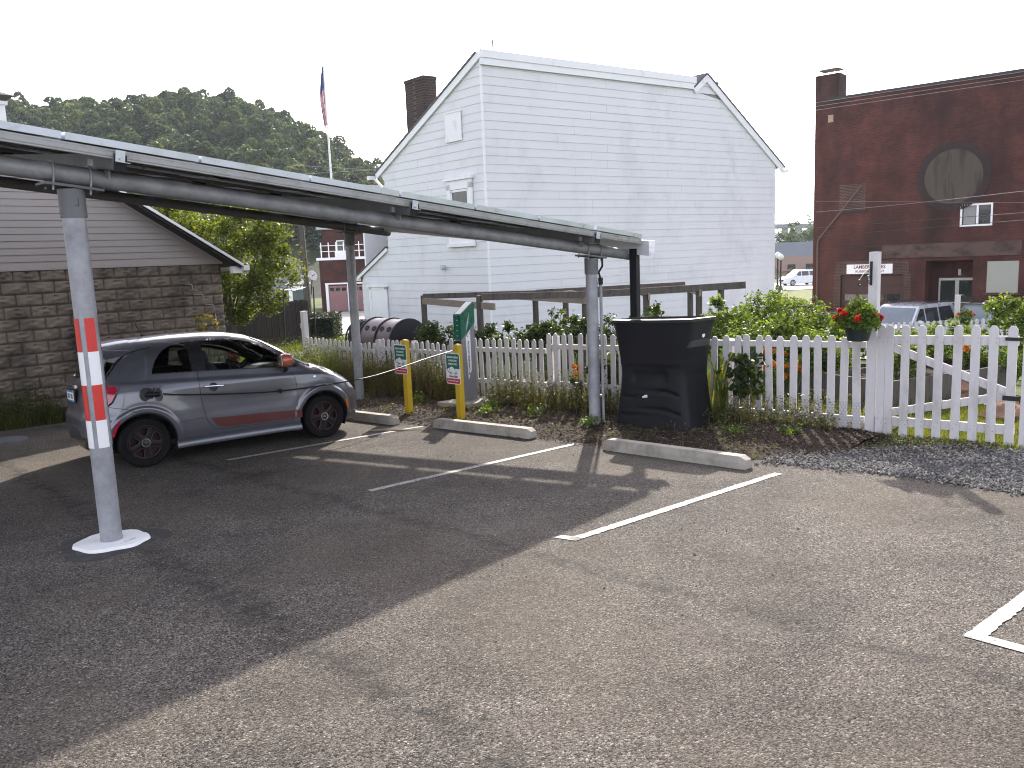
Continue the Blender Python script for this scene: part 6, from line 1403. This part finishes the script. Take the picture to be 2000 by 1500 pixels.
for k, (px, py, dep) in enumerate(((1125, 720, 12.6),)):
    t = bush('coneflower', 'single orange flower in front of the picket fence beside the canopy post', 'flower', px, py+28, dep, (.10, .10, .25), 6, .06, 90, .07, LEAF_D)
    for j in range(2):
        c = at(px+random.uniform(-3, 3), py+12*j-4, dep); n = 40; dd = rng.normal(size=(n, 3)); dd /= np.linalg.norm(dd, axis=1)[:, None]; quad_obj('bloom', cards(c+dd*.045*rng.uniform(.3, 1, (n, 1)), .045, .025, .2), PETO, t)
# raised beds and rocks
def bed(lab, px, py, dep, L, Wd, h, ang):
    c = onT(at(px, py, dep)); X = np.array([math.cos(ang), math.sin(ang), 0]); Y = np.array([-X[1], X[0], 0]); t = thing('raised_bed', lab, 'raised bed', c, None, 'raised garden beds')
    for s in (-1, 1):
        for (D, l, o_) in ((X, L, Y*Wd/2), (Y, Wd-.08, X*L/2)):
            mb = MB(); mb.box(c+o_*s+Z3*(h/2), l, .04, h, (D, np.cross(Z3, D), Z3)); mb.build('board', WOODG, t)
    mb = MB(); mb.box(c+Z3*(h*.42), L-.1, Wd-.1, h*.8, (X, Y, Z3)); mb.build('soil', MULCH, t)
bed('long grey plank raised bed just inside the gate', 1790, 775, 12.3, 2.6, 1.1, .42, .45); bed('grey plank raised bed behind the dog-eared fence', 1610, 770, 13.2, 2.2, 1.2, .40, -.5)
ROCK = M('brown_rock', (.22, .13, .09), .9, 0, .3, 4, None, 30, .6, .02, .2)
for k, (px, py, dep, r_, lab) in enumerate(((1968, 795, 10.4, .19, 'upper reddish rock behind the gate hinge'), (1955, 815, 10.3, .2, 'lower rounded brown rock behind the gate'), (1862, 762, 12.0, .26, 'dark brown rock beyond the middle of the gate'), (1990, 812, 10.2, .17, 'reddish rock partly hidden by the hinge post'))):
    c = at(px, py, dep); mb = MB(); mb.sphere((0, 0, 0), 1, 14, 9); v = np.array(mb.v); v = v*(1+.14*np.sin(v[:, :1]*5+k)+.12*np.sin(v[:, 1:2]*6+k*2)+.1*np.sin(v[:, 2:]*7))*np.array([1.15, .9, .75])*r_; mb.v = [tuple(p) for p in v+c]; tag(mb.build('garden_rock', ROCK, smooth=True), lab, 'rock', 'rocks behind the gate')
# tomato cages
for k, (px, py, dep, lab) in enumerate(((1624, 612, 15.0, 'wire tomato cage rising beside the flower basket'), (1590, 650, 13.4, 'wire tomato cage leaning low over the dog-eared fence'), (1838, 640, 14.0, 'wire tomato cage behind the middle of the gate'))):
    c = at(px, py, dep); g = onT(c); t = thing('tomato_cage', lab, 'plant cage', g, None, 'wire tomato cages'); mb = MB()
    for z, r_ in ((0, .24), (-.22, .2), (-.5, .16)): mb.tube([c+np.array([r_*math.cos(a), r_*math.sin(a), z]) for a in np.linspace(0, 2*math.pi, 20, endpoint=False)], .005, 4, closed=True)
    for a in (0, 1.57, 3.14, 4.71): mb.tube([c+np.array([.24*math.cos(a), .24*math.sin(a), .02]), g+np.array([.12*math.cos(a), .12*math.sin(a), 0])], .005, 4)
    mb.build('wire', GALV, t)
# tall grass clump and vine right of the rain barrel
g = WT(7.15, 1.38); t = thing('tall_grass', 'clump of tall broad grass blades right of the rain barrel', 'grass clump', g); Q = []
for k in range(26):
    a = random.uniform(0, 6.28); h = random.uniform(.6, 1.15); l = random.uniform(.1, .4); b = g+np.array([random.gauss(0, .05), random.gauss(0, .05), 0]); d = np.array([math.cos(a), math.sin(a), 0]); s = np.array([-d[1], d[0], 0])*.018; pr = None
    for i in range(9):
        u = i/8; p = b+d*l*u**1.6+Z3*(h*(u-.32*u**3)*1.25); w_ = s*(1-u**2.2)
        if pr is not None: Q.append([pr[0], pr[1], p+w_, p-w_])
        pr = (p-w_, p+w_)
quad_obj('blade', np.array(Q), LEAF_B, t)
g = WT(7.28, 1.72); t = thing('heart_leaf_vine', 'dark heart-leaved vine hanging over the pickets near the barrel', 'vine', g)
P = g+np.stack([rng.normal(0, .11, 150), rng.normal(0, .05, 150), np.zeros(150)], 1)-U3*.08; P[:, 2] += .35+rng.uniform(0, .55, 150); quad_obj('foliage', cards(P, rng.uniform(.08, .14, 150), .10, .1, .8), leafmat('vine_leaves', [(.018, .035, .01), (.03, .05, .014), (.05, .08, .02)], .4), t)
mb = MB(); mb.tube([g, g+V3*.05+Z3*.4, g-V3*.03+Z3*.9], .006, 5); mb.build('stem', BARK, t)
# weeds along the fence foot and by the garage: uncountable undergrowth
def weeds(name, lab, n, fn, hfn, mat2, wd=.009, lf=14, ls=.042):
    P = np.array([fn() for _ in range(n)]); H = np.array([hfn(p) for p in P]); Q = [blades(P, H, wd, .4)]; tag(quad_obj(name+'_blades', Q, mat2), lab[0], None, None, 'stuff')
    k = rng.integers(0, n, n*lf); u = rng.uniform(.15, 1, n*lf)[:, None]; X = P[k]+rng.normal(0, .045, (n*lf, 3))*np.array([1, 1, .3])+Z3*H[k][:, None]*u; tag(quad_obj(name, cards(X, rng.uniform(ls*.6, ls*1.4, n*lf), ls*.38, .3), LEAF_D), lab[1], None, None, 'stuff')
def wf1():
    while True:
        t = random.uniform(-9, 2.9); s = 7.22-abs(random.gauss(0, .17)) if random.random() < .75 else 7.55+abs(random.gauss(0, .2))
        d = 1.0 if t < -3.6 else (.62 if t < -.4 else (.35 if t < .2 else .45))
        if .15 < t < 1.2 and s < 7.2: continue
        if -3.5 < t < -2.8 and s < 7.2: continue
        if random.random() < d: return WT(s, t, 0)
def hw(p):
    t = (p[:2]-P1)@V2; return abs(random.gauss(0, 1))*.19+(.34 if t < -4 else .27 if t < -3.2 else .19 if t < .5 else .13)+(.25*random.random() if t < -4.2 else 0)
weeds('fence_weeds', ('dry weed stalks along the foot of the picket fence', 'leafy weeds along the foot of the picket fence'), 3000, wf1, hw, DRYG)
def wf2():
    s = random.uniform(-3.2, 2.6) if random.random() < .8 else random.uniform(2.6, 5.3); return WT(s, -8.42+abs(random.gauss(0, .15)), 0)
def hw2(p): s = (p[:2]-P1)@U2; return (.2+abs(random.gauss(0, .3))) if s < 2.2 else .1+.14*random.random()
weeds('garage_weeds', ('weed stalks in front of the block garage wall', 'leafy weeds in front of the block garage wall'), 1500, wf2, hw2, LEAF_D)
def wf3(): return WT(random.uniform(5.25, 6.9), random.uniform(-6, 2.8), .02)
weeds('bed_sprouts', ('thin grass sprouting from the mulch', 'low green seedlings sprouting from the mulch'), 240, wf3, lambda p: .04+.10*random.random()**2, LEAF_B, .006, 8, .035)
def wf4():
    x, y = random.uniform(-5.6, -3.3), random.uniform(15.7, 19.5); return np.array([x, y, float(terr(x, y))])
weeds('lawn_weeds', ('tall weed stalks beyond the left end of the fence', 'feathery weeds beyond the left end of the fence'), 900, wf4, lambda p: .5+.55*random.random(), LEAF_G, .012, 12, .05)
for k, (s, t_) in enumerate(((6.35, -1.15), (6.6, -2.3), (6.1, -1.9), (6.0, .15), (6.25, 2.1), (6.5, 2.65), (6.45, -3.9))):
    g = W(s, t_, .02); t = thing('mulch_weed', 'small bright green weed growing out of the mulch', 'weed', g, None, 'small weeds in the mulch bed'); P = g+rng.normal(0, .07, (170, 3))*np.array([1, 1, .5])+Z3*.09; P[:, 2] = np.maximum(P[:, 2], g[2]+.01); quad_obj('foliage', cards(P, rng.uniform(.03, .06, 170), .022, .4), LEAF_G, t)
gq = at(402, 628, 15.0); t = bush('goldenrod', 'yellow-green goldenrod plume in front of the block garage corner', 'plant', 402, 632, 14.6, (.22, .22, .2), 18, .06, 900, .035, leafmat('goldenrod_tips', [(.1, .1, .02), (.2, .18, .04), (.3, .26, .07)], .45), None); 
# low teal-edged box and garden hooks left of the fence
tbx = onT(at(572, 684, 21)); r = thing('teal_sandbox', 'low teal box with a flat grey lid beside the white end post', 'sandbox', tbx); X = np.array([.98, .2, 0]); Y = np.array([-.2, .98, 0])
mb = MB(); mb.box(tbx+Z3*.22, 1.9, 1.5, .34, (X, Y, Z3)); mb.build('box', M('teal_plastic', (.03, .13, .12), .5), r); mb = MB(); mb.box(tbx+Z3*.42, 1.96, 1.56, .06, (X, Y, Z3)); mb.build('lid', M('grey_lid', (.28, .29, .3), .6), r)
for k, (px, y0, y1, dep, lab) in enumerate(((553, 566, 690, 20, 'slim black garden hook standing left of the white end post'), (612, 560, 668, 20.5, 'slim black garden pole standing behind the white end post'))):
    a = at(px, y0, dep); g = onT(at(px+3, y1, dep)); t = thing('garden_pole', lab, 'garden pole', g); mb = MB(); mb.tube([g, a], .018, 6)
    if k == 0: mb.tube([a, a+np.array([.08, 0, .05]), a+np.array([.18, 0, .04]), a+np.array([.2, 0, -.04])], .012, 5)
    mb.build('rod', BLACKM, t)
cw = thing('wire', 'thin dark cable sagging between the grey house and utility pole', 'cable', at(555, 562, 40)); mb = MB(); mb.tube([at(x, y, d) for x, y, d in ((545, 565, 38), (575, 567, 40), (600, 560, 42.5))], .02, 4); mb.build('strand', BLACKM, cw)
# ------------------------------------------------------------------ right background: far fence, cars, street
def fence2():
    a, b = at(1600, 640, 26.5), at(2030, 640, 24.5); d = b-a; d[2] = 0; L = np.linalg.norm(d); d /= L; nrm = np.array([d[1], -d[0], 0]); t = thing('picket_fence', 'small distant white picket fence across the far side of the garden', 'fence', onT(a)); n = int(L/.165)
    for i in range(min(n, 98)):
        p = onT(a+d*i*.165); w = .095; h = 1.1; mb = MB(); poly = [(-w/2, 0), (w/2, 0), (w/2, h-.04), (w*.25, h), (-w*.25, h), (-w/2, h-.04)]; mb.prism(poly, p+nrm*.03, d, Z3, nrm*.02); mb.build('picket', FENCEW, t)
    for f in (.3, .88):
        mb = MB(); mb.bar(onT(a)+Z3*f, onT(a+d*.165*min(n, 98))+Z3*f, .04, .09); mb.build('rail', FENCEW, t)
fence2()
b2 = at(1871, 576, 20); g = onT(b2); t = thing('fence_post', 'white post in the garden with a small flower basket beside the glass doors', 'post', g); mb = MB(); mb.box([g[0], g[1], (g[2]+b2[2])/2], .10, .10, b2[2]-g[2], (U3, V3, Z3)); mb.build('shaft', FENCEW, t)
mb = MB(); mb.tube([b2-Z3*.05, b2+np.array([.1, -.02, 0]), b2+np.array([.17, -.05, -.06])], .008, 5); mb.build('bracket', BLACKM, t)
basket(at(1885, 622, 19.7), .13, 800, 'small distant hanging basket beside the white garden post', 6)
b3 = at(1544, 588, 30); g = onT(b3); t = thing('fence_post', 'short white post standing by the kerb past the house corner', 'post', g); mb = MB(); mb.box([g[0], g[1], (g[2]+b3[2])/2], .15, .15, b3[2]-g[2]); mb.box(b3, .19, .19, .04); mb.build('shaft', FENCEW, t)
def suv(name, lab, cat, loc, head, colmat, L=4.6, Wd=1.84, H=1.72):
    h = np.array([*head, 0.]); h /= np.linalg.norm(h); l = np.array([-h[1], h[0], 0]); t = thing(name, lab, cat, loc, frame_rot(h, l, Z3))
    w = Wd/2; prof = [(-L/2, .45), (-L/2+.05, .95), (-L/2+.25, 1.05), (L/2-1.15, 1.05), (L/2-.35, .98), (L/2-.03, .72), (L/2, .42), (L/2-.1, .26), (-L/2+.1, .26)]
    mb = MB(); secs = [(-1, .94), (-.88, 1), (.88, 1), (1, .94)]; n = len(prof); vs = []
    for y, k in secs: vs += [(p[0]*k, y*w, .26+(p[1]-.26)*(1-(1-k)*.8)) for p in prof]
    mb.add(vs, [tuple(range(n))]+[(i*n+j, i*n+(j+1) % n, (i+1)*n+(j+1) % n, (i+1)*n+j) for i in range(3) for j in range(n)]+[tuple(range(3*n, 4*n))[::-1]]); mb.build('body', colmat, t, local=True, smooth=True, sharp=40)
    xr, x1, x2, xf = -L/2+.2, -L/2+.55, .55, 1.25; z0, z1 = 1.03, H
    cab = [(xr, z0), (x1, z1-.06), (x1+.35, z1), (x2-.2, z1), (x2, z1-.05), (xf, z0)]
    mb = MB(); n = len(cab); vs = []
    for y, zk in ((-1, 0), (1, 0)):
        for x, z in cab: f = (z-z0)/(z1-z0); vs.append((x, y*w*(.95-.17*f), z))
    mb.add(vs, [tuple(range(n))[::-1], tuple(range(n, 2*n))]+[(j, (j+1) % n, n+(j+1) % n, n+j) for j in range(n)]); mb.build('cabin', colmat, t, local=True, smooth=True, sharp=25)
    def sidewin(poly, nm):
        for s in (-1, 1):
            mb = MB(); a = []
            for x, z in poly: f = (z-z0)/(z1-z0); a.append((x, s*(w*(.95-.17*f)+.006), z))
            mb.add(a, [tuple(range(len(a)))[::s]]); mb.build(nm, WINDK, t, local=True)
    zt = z1-.14; sidewin([(.30, z0+.05), (xf-.22, z0+.05), (x2-.02, zt), (.30, zt)], 'front_window'); sidewin([(-.62, z0+.05), (.22, z0+.05), (.22, zt), (-.62, zt)], 'rear_window'); sidewin([(xr+.33, z0+.05), (-.72, z0+.05), (-.72, zt), (x1+.2, zt)], 'quarter_window')
    mb = MB(); f0, f1 = .08, .90; P = lambda f, y: (xf+(x2-xf)*f+.012, y*w*(.95-.17*f)*.9, z0+(z1-.05-z0)*f+.012); mb.add([P(f0, -1), P(f0, 1), P(f1, 1), P(f1, -1)], [(0, 1, 2, 3)]); mb.build('windscreen', M('windscreen_glass', (.10, .13, .15), .06, 0, .4, 1.5, spec=1) if 'windscreen_glass' not in bpy.data.materials else bpy.data.materials['windscreen_glass'], t, local=True)
    for s in (-1, 1):
        mb = MB(); mb.tube([(x1+.2, s*w*.72, z1-.0), (x1+.3, s*w*.72, z1+.05), (x2-.45, s*w*.72, z1+.05), (x2-.3, s*w*.72, z1)], .022, 6); mb.build('roof_rail', BLACKM, t, local=True)
        mb = MB(); mb.box((L/2-.13, s*w*.74, .80), .16, .34, .15); mb.build('headlight', LCLR, t, local=True)
        mb = MB(); mb.sphere((.95, s*(w+.08), 1.12), .1, 10, 6); mb.build('mirror', colmat, t, local=True)
        for q in (-1, 1):
            wl = bpy.data.objects.new('wheel', None); COL.objects.link(wl); wl.parent = t; wl.location = (q*L*.295, s*(w-.09), .35)
            A = np.array([0, s*1., 0]); mb = MB(); mb.lathe([(.22, -.1), (.33, -.1), (.35, -.05), (.35, .06), (.33, .1), (.22, .1)], (0, 0, 0), 24, np.array([1., 0, 0]), Z3, A); mb.build('tyre', RUBBER, wl, local=True, smooth=True)
            mb = MB()
            for k in range(5): a = 2*math.pi*k/5; mb.box((.12*math.cos(a), s*.102, .12*math.sin(a)), .2, .015, .06, (np.array([math.cos(a), 0, math.sin(a)]), np.array([0, 1., 0]), np.array([-math.sin(a), 0, math.cos(a)])))
            mb.lathe([(.2, .1), (.225, .108), (.23, .1)], (0, 0, 0), 24, np.array([1., 0, 0]), Z3, A, cap=False); mb.build('rim', ALU, wl, local=True)
    mb = MB(); mb.box((0, 0, .32), L-.5, Wd-.1, .22); mb.build('underbody', TRIM, t, local=True); mb = MB(); mb.box((L/2-.0, 0, .6), .05, .9, .2); mb.build('grille', TRIM, t, local=True); return t
SILV = M('silver_paint', (.46, .48, .52), .3, .4, .04, 3, coat=1); WCAR = M('white_car_paint', (.74, .76, .8), .3, 0, .03, 3, coat=1); DCAR = M('dark_car_paint', (.05, .055, .065), .3, .4, .1, 3, coat=1)
p = at(1772, 640, 31); suv('parked_suv', 'silver SUV with roof rails parked before the brick building', 'SUV', [p[0], p[1], float(terr(p[0], p[1]))-.0], (-.82, -.57), SILV)
p = at(1935, 640, 30.5); suv('parked_suv', 'dark SUV with roof rack parked at the right before the boarded window', 'SUV', [p[0], p[1], float(terr(p[0], p[1]))-.05], (-.80, -.6), DCAR)
p = at(1562, 558, 95); suv('parked_suv', 'white SUV parked side-on on the far street between house and brick building', 'SUV', [p[0], p[1], float(terr(p[0], p[1]))], (-1, -.18), WCAR)
# street lamps
for k, (px, yb, dep, lab) in enumerate(((1524.5, 571, 83, 'black street lamp with white globe in front of the white SUV'), (1518.5, 566, 86, 'black street lamp partly hidden by the corner of the white house'))):
    g = onT(at(px, yb, dep)); zt = at(px, 497-4*k, dep)[2]; t = thing('street_lamp', lab, 'street lamp', g, None, 'globe street lamps'); H = zt-g[2]; mb = MB(); mb.tube([g, g+Z3*.25, g+Z3*.5, g+Z3*(H*.8), g+Z3*(H*.84)], [.24, .22, .10, .075, .16], 12); mb.build('post', BLACKM, t, smooth=True); mb = MB(); mb.sphere(g+Z3*(H*.93), .26, 14, 10, sc3=(1, 1, 1.2)); mb.build('globe', M('lamp_globe', (.72, .72, .7), .3), t, smooth=True)
# grass verge with shrubs, low houses beyond the street
def verge():
    mb = MB(); ps = [at(1495, 575, 80), at(1640, 575, 80), at(1640, 600, 58), at(1495, 600, 58)]; mb.add([onT(q)+Z3*.08 for q in ps], [(0, 1, 2, 3)]); return tag(mb.build('grass_verge', gsoil('verge_ground', (.06, .08, .02), (.10, .115, .03), (.15, .145, .05), 1.5)), kind='structure')
verge()
for k, (px, py, dep) in enumerate(((1535, 597, 56), (1560, 598, 55), (1578, 594, 57))): bush('verge_shrub', 'low dark shrub along the grass verge by the street', 'shrub', px, py, dep, (1.1, .8, .45), 14, .35, 600, .2, LEAF_G, 'low shrubs on the grass verge')
ps = [at(1500, 606, 54), at(1620, 606, 54)]; kb = thing('low_wall', 'low dark kerb wall edging the grass verge', 'wall', onT(ps[0])); mb = MB(); mb.bar(onT(ps[0])+Z3*.15, onT(ps[1])+Z3*.15, .25, .35); mb.build('course', M('dark_kerb', (.07, .065, .06), .9), kb)
def lowhouse(lab, px0, px1, ye, yr, dep, wmat, rmat, name='low_house'):
    a, b = at(px0, ye, dep), at(px1, ye, dep); g = onT((a+b)/2); w = np.linalg.norm(b-a); ze = a[2]; zr_ = at(px0, yr, dep)[2]; t = thing(name, lab, 'house', g); mb = MB(); mb.box([g[0], g[1]+3, (g[2]+ze)/2], w, 6, ze-g[2]); mb.build('wall', wmat, t)
    mb = MB(); mb.prism([(-.5, ze-.1), (6.5, ze-.1), (3, zr_+.1)], [g[0]-w/2-.3, g[1], 0], np.array([0, 1., 0]), Z3, np.array([w+.6, 0, 0])); mb.build('roof', rmat, t)
    for k in range(3): mb = MB(); mb.box([g[0]-w*.3+w*.3*k, g[1]-.03, g[2]+1.3], 1.1, .06, 1.2); mb.build('window', WINDK, t)
lowhouse('low house with brown roof behind the white SUV', 1522, 1640, 529, 503, 118, M('stucco_tan', (.32, .25, .19), .9), M('brown_roof', (.20, .135, .10), .9, 0, .15, .6))
lowhouse('long low building with slate grey roof above the brown roof', 1500, 1660, 502, 476, 132, M('stucco_grey', (.3, .3, .31), .9), M('grey_roof', (.14, .15, .165), .9, 0, .12, .6))
for k, (px, py, dep, R3, lab) in enumerate(((1572, 462, 170, (4.5, 3.5, 3.4), 'round green tree above the grey roof between the buildings'), (1535, 470, 185, (5, 3, 1.6), 'low spreading tree left above the grey roof between the buildings'), (1600, 468, 165, (4, 3, 3), 'green tree beside the brick wall edge above the grey roof'))):
    c = at(px, py, dep); g = onT(c); t = thing('far_tree', lab, 'tree', g); q, cc = clumps(c, R3, 30, 1.1, 1500, .6); quad_obj('crown', q, LEAF_H, t); mb = MB(); mb.tube([g, c], [.25, .1], 6); mb.build('trunk', BARK, t)
a, b = at(1440, 443, 420), at(1680, 440, 420); vd = thing('viaduct', 'distant long grey road bridge under the blue ridge', 'bridge', onT(a)); mb = MB(); mb.bar(a, b, 8, 2.0); mb.build('deck', M('bridge_grey', (.16, .165, .17), .8), vd); mb = MB()
for k in range(9): q = a+(b-a)*(k+.5)/9; mb.box([q[0], q[1], (q[2]+onT(q)[2])/2], 2.2, 3, q[2]-onT(q)[2])
mb.build('pier', M('bridge_pale', (.25, .27, .28), .8), vd)
xs = np.linspace(-1500, 4000, 90); ys = np.linspace(2700, 4200, 12)
def ridge(X, Y): return (92+16*np.sin(X*.0042+1)+9*np.sin(X*.011))*sstep(2700, 3100, Y)-4
tag(sheet('far_hills', xs, ys, ridge, gsoil('far_forest', (.02, .04, .015), (.03, .05, .02), (.05, .07, .03), .02)), kind='structure')['label'] = 'distant wooded ridge on the horizon'
# overhead wires
def wire(lab, pts, r, mat, sag=.0):
    P = [at(*p) for p in pts]; t = thing('power_line', lab, 'power line', P[0], None, 'overhead wires in front of the brick building'); mb = MB(); n = 16; o = []
    for i in range(n+1): u = i/n; q = P[0]*(1-u)+P[-1]*u; q = q-Z3*sag*4*u*(1-u); o.append(q)
    mb.tube(o, r, 5); mb.build('strand', mat, t)
WP, WD = M('pale_cable', (.20, .19, .19), .7), BLACKM
wire('topmost pale overhead wire crossing the brick parapet', ((1390, 231, 38), (2060, 131, 27)), .007, WP); wire('second pale overhead wire just below the topmost one', ((1390, 238, 38), (2060, 139, 27)), .007, WP); wire('third pale overhead wire of the upper trio', ((1390, 245, 38), (2060, 147, 27)), .007, WP)
wire('thick pale wire rising below the round window', ((1594, 414, 43.2), (2060, 366, 26)), .009, WP, .05); wire('thin pale wire running level below the round window', ((1594, 393, 43.2), (2060, 396, 30)), .006, WP); wire('dark wire crossing the small white window', ((1594, 445, 43.2), (2060, 411, 27)), .011, WD); wire('lower dark wire passing under the small white window', ((1594, 462, 43.2), (2060, 425, 27)), .010, WD); wire('dark wire crossing the stained lintel', ((1594, 487, 43.2), (2060, 462, 29)), .008, WD)
wire('thin wire in front of the wooded hill behind the flagpole', ((560, 322, 52), (760, 334, 60)), .012, WP); wire('lower thin wire in front of the wooded hill', ((560, 342, 52), (760, 330, 60)), .010, WP)
# small litter on the lot
g = W(4.55, -2.25, .012); t = MB(); t.tube([W(4.36, -2.45, .012), W(4.5, -2.3, .02), W(4.62, -2.1, .012), W(4.8, -1.85, .014)], [.008, .014, .012, .004], 6); tag(t.build('twig', M('pale_twig', (.28, .23, .17), .9, 0, .3, 20)), 'pale broken twig on the asphalt before the middle wheel stop', 'twig')
tag(rocks(380, lambda: (lambda s, t: W(s, t, .004))(random.uniform(-6, 4.9), random.uniform(-5, 4.5)), .004, .012).build('pebbles', M('pebble', (.14, .13, .12), .9, 0, .4, 30)), 'scattered pebbles on the asphalt', None, None, 'stuff')
g = W(1.0, -6.9, .006); mb = MB(); mb.lathe([(.001, 0), (.30, 0), (.31, .004), (.33, .004), (.34, 0)], g, 30, cap=False); tag(mb.build('drain_cover', GALVD, smooth=False), 'round metal drain cover in the sunlit asphalt at the left edge', 'drain cover')
# ------------------------------------------------------------------ air, sky, sun, camera
mb = MB(); mb.box((0, 2100, 68), 9000, 4600, 146); hz_o = mb.build('haze', None if False else bpy.data.materials.new('haze_air')); tag(hz_o, 'thin summer haze in the valley air', None, None, 'stuff'); hm = hz_o.data.materials[0]; hm.use_nodes = True; hn = hm.node_tree; hn.nodes.remove(hn.nodes['Principled BSDF'])
pv = hn.nodes.new('ShaderNodeVolumePrincipled'); pv.inputs['Density'].default_value = HAZE; pv.inputs['Color'].default_value = (.86, .92, 1, 1); pv.inputs['Anisotropy'].default_value = .3; hn.links.new(pv.outputs[0], hn.nodes['Material Output'].inputs['Volume'])
sc.world = bpy.data.worlds.new('World'); w = sc.world; w.use_nodes = True; nt = w.node_tree; bg = nt.nodes['Background']
SUN_EL, SUN_AZ = R_(30), R_(8.5)
sky = nt.nodes.new('ShaderNodeTexSky'); sky.sky_type = 'NISHITA'; sky.sun_disc = False; sky.sun_elevation = SUN_EL; sky.sun_rotation = SUN_AZ; sky.air_density = 1.0; sky.dust_density = 1.6; sky.ozone_density = 1.0
hs = nt.nodes.new('ShaderNodeHueSaturation'); hs.inputs['Saturation'].default_value = .42; nt.links.new(sky.outputs[0], hs.inputs['Color'])
mu = nt.nodes.new('ShaderNodeMix'); mu.data_type = 'RGBA'; mu.blend_type = 'MULTIPLY'; mu.inputs['Factor'].default_value = 1; mu.inputs['B'].default_value = (1.04, .985, 1.03, 1); nt.links.new(hs.outputs[0], mu.inputs['A']); nt.links.new(mu.outputs['Result'], bg.inputs[0]); bg.inputs[1].default_value = SKYS
sl_ = bpy.data.lights.new('sun', 'SUN'); sl_.energy = SUNS; sl_.angle = R_(.75); sl_.color = (1, .93, .83); so = bpy.data.objects.new('sun', sl_); COL.objects.link(so)
sd = Vector((math.sin(SUN_AZ)*math.cos(SUN_EL), math.cos(SUN_AZ)*math.cos(SUN_EL), math.sin(SUN_EL))); so.rotation_euler = sd.to_track_quat('Z', 'Y').to_euler(); so.location = sd*60
cd = bpy.data.cameras.new('camera'); co_ = bpy.data.objects.new('camera', cd); COL.objects.link(co_); cd.sensor_width = 36; cd.lens = 36*FPX/2000; cd.clip_start = .05; cd.clip_end = 12000
mw = np.eye(4); mw[:3, 0] = RW[0]; mw[:3, 1] = RW[1]; mw[:3, 2] = -RW[2]; mw[:3, 3] = CAM; co_.matrix_world = Matrix(mw.tolist()); sc.camera = co_
sc.render.engine = 'CYCLES'; sc.view_settings.view_transform = 'Standard'; sc.view_settings.look = 'None'; sc.view_settings.exposure = EXPO; sc.view_settings.gamma = 1
sc.cycles.max_bounces = 7; sc.cycles.transparent_max_bounces = 12; sc.cycles.caustics_reflective = False; sc.cycles.caustics_refractive = False
sc.cycles.use_denoising = True; sc.cycles.filter_width = 1.1
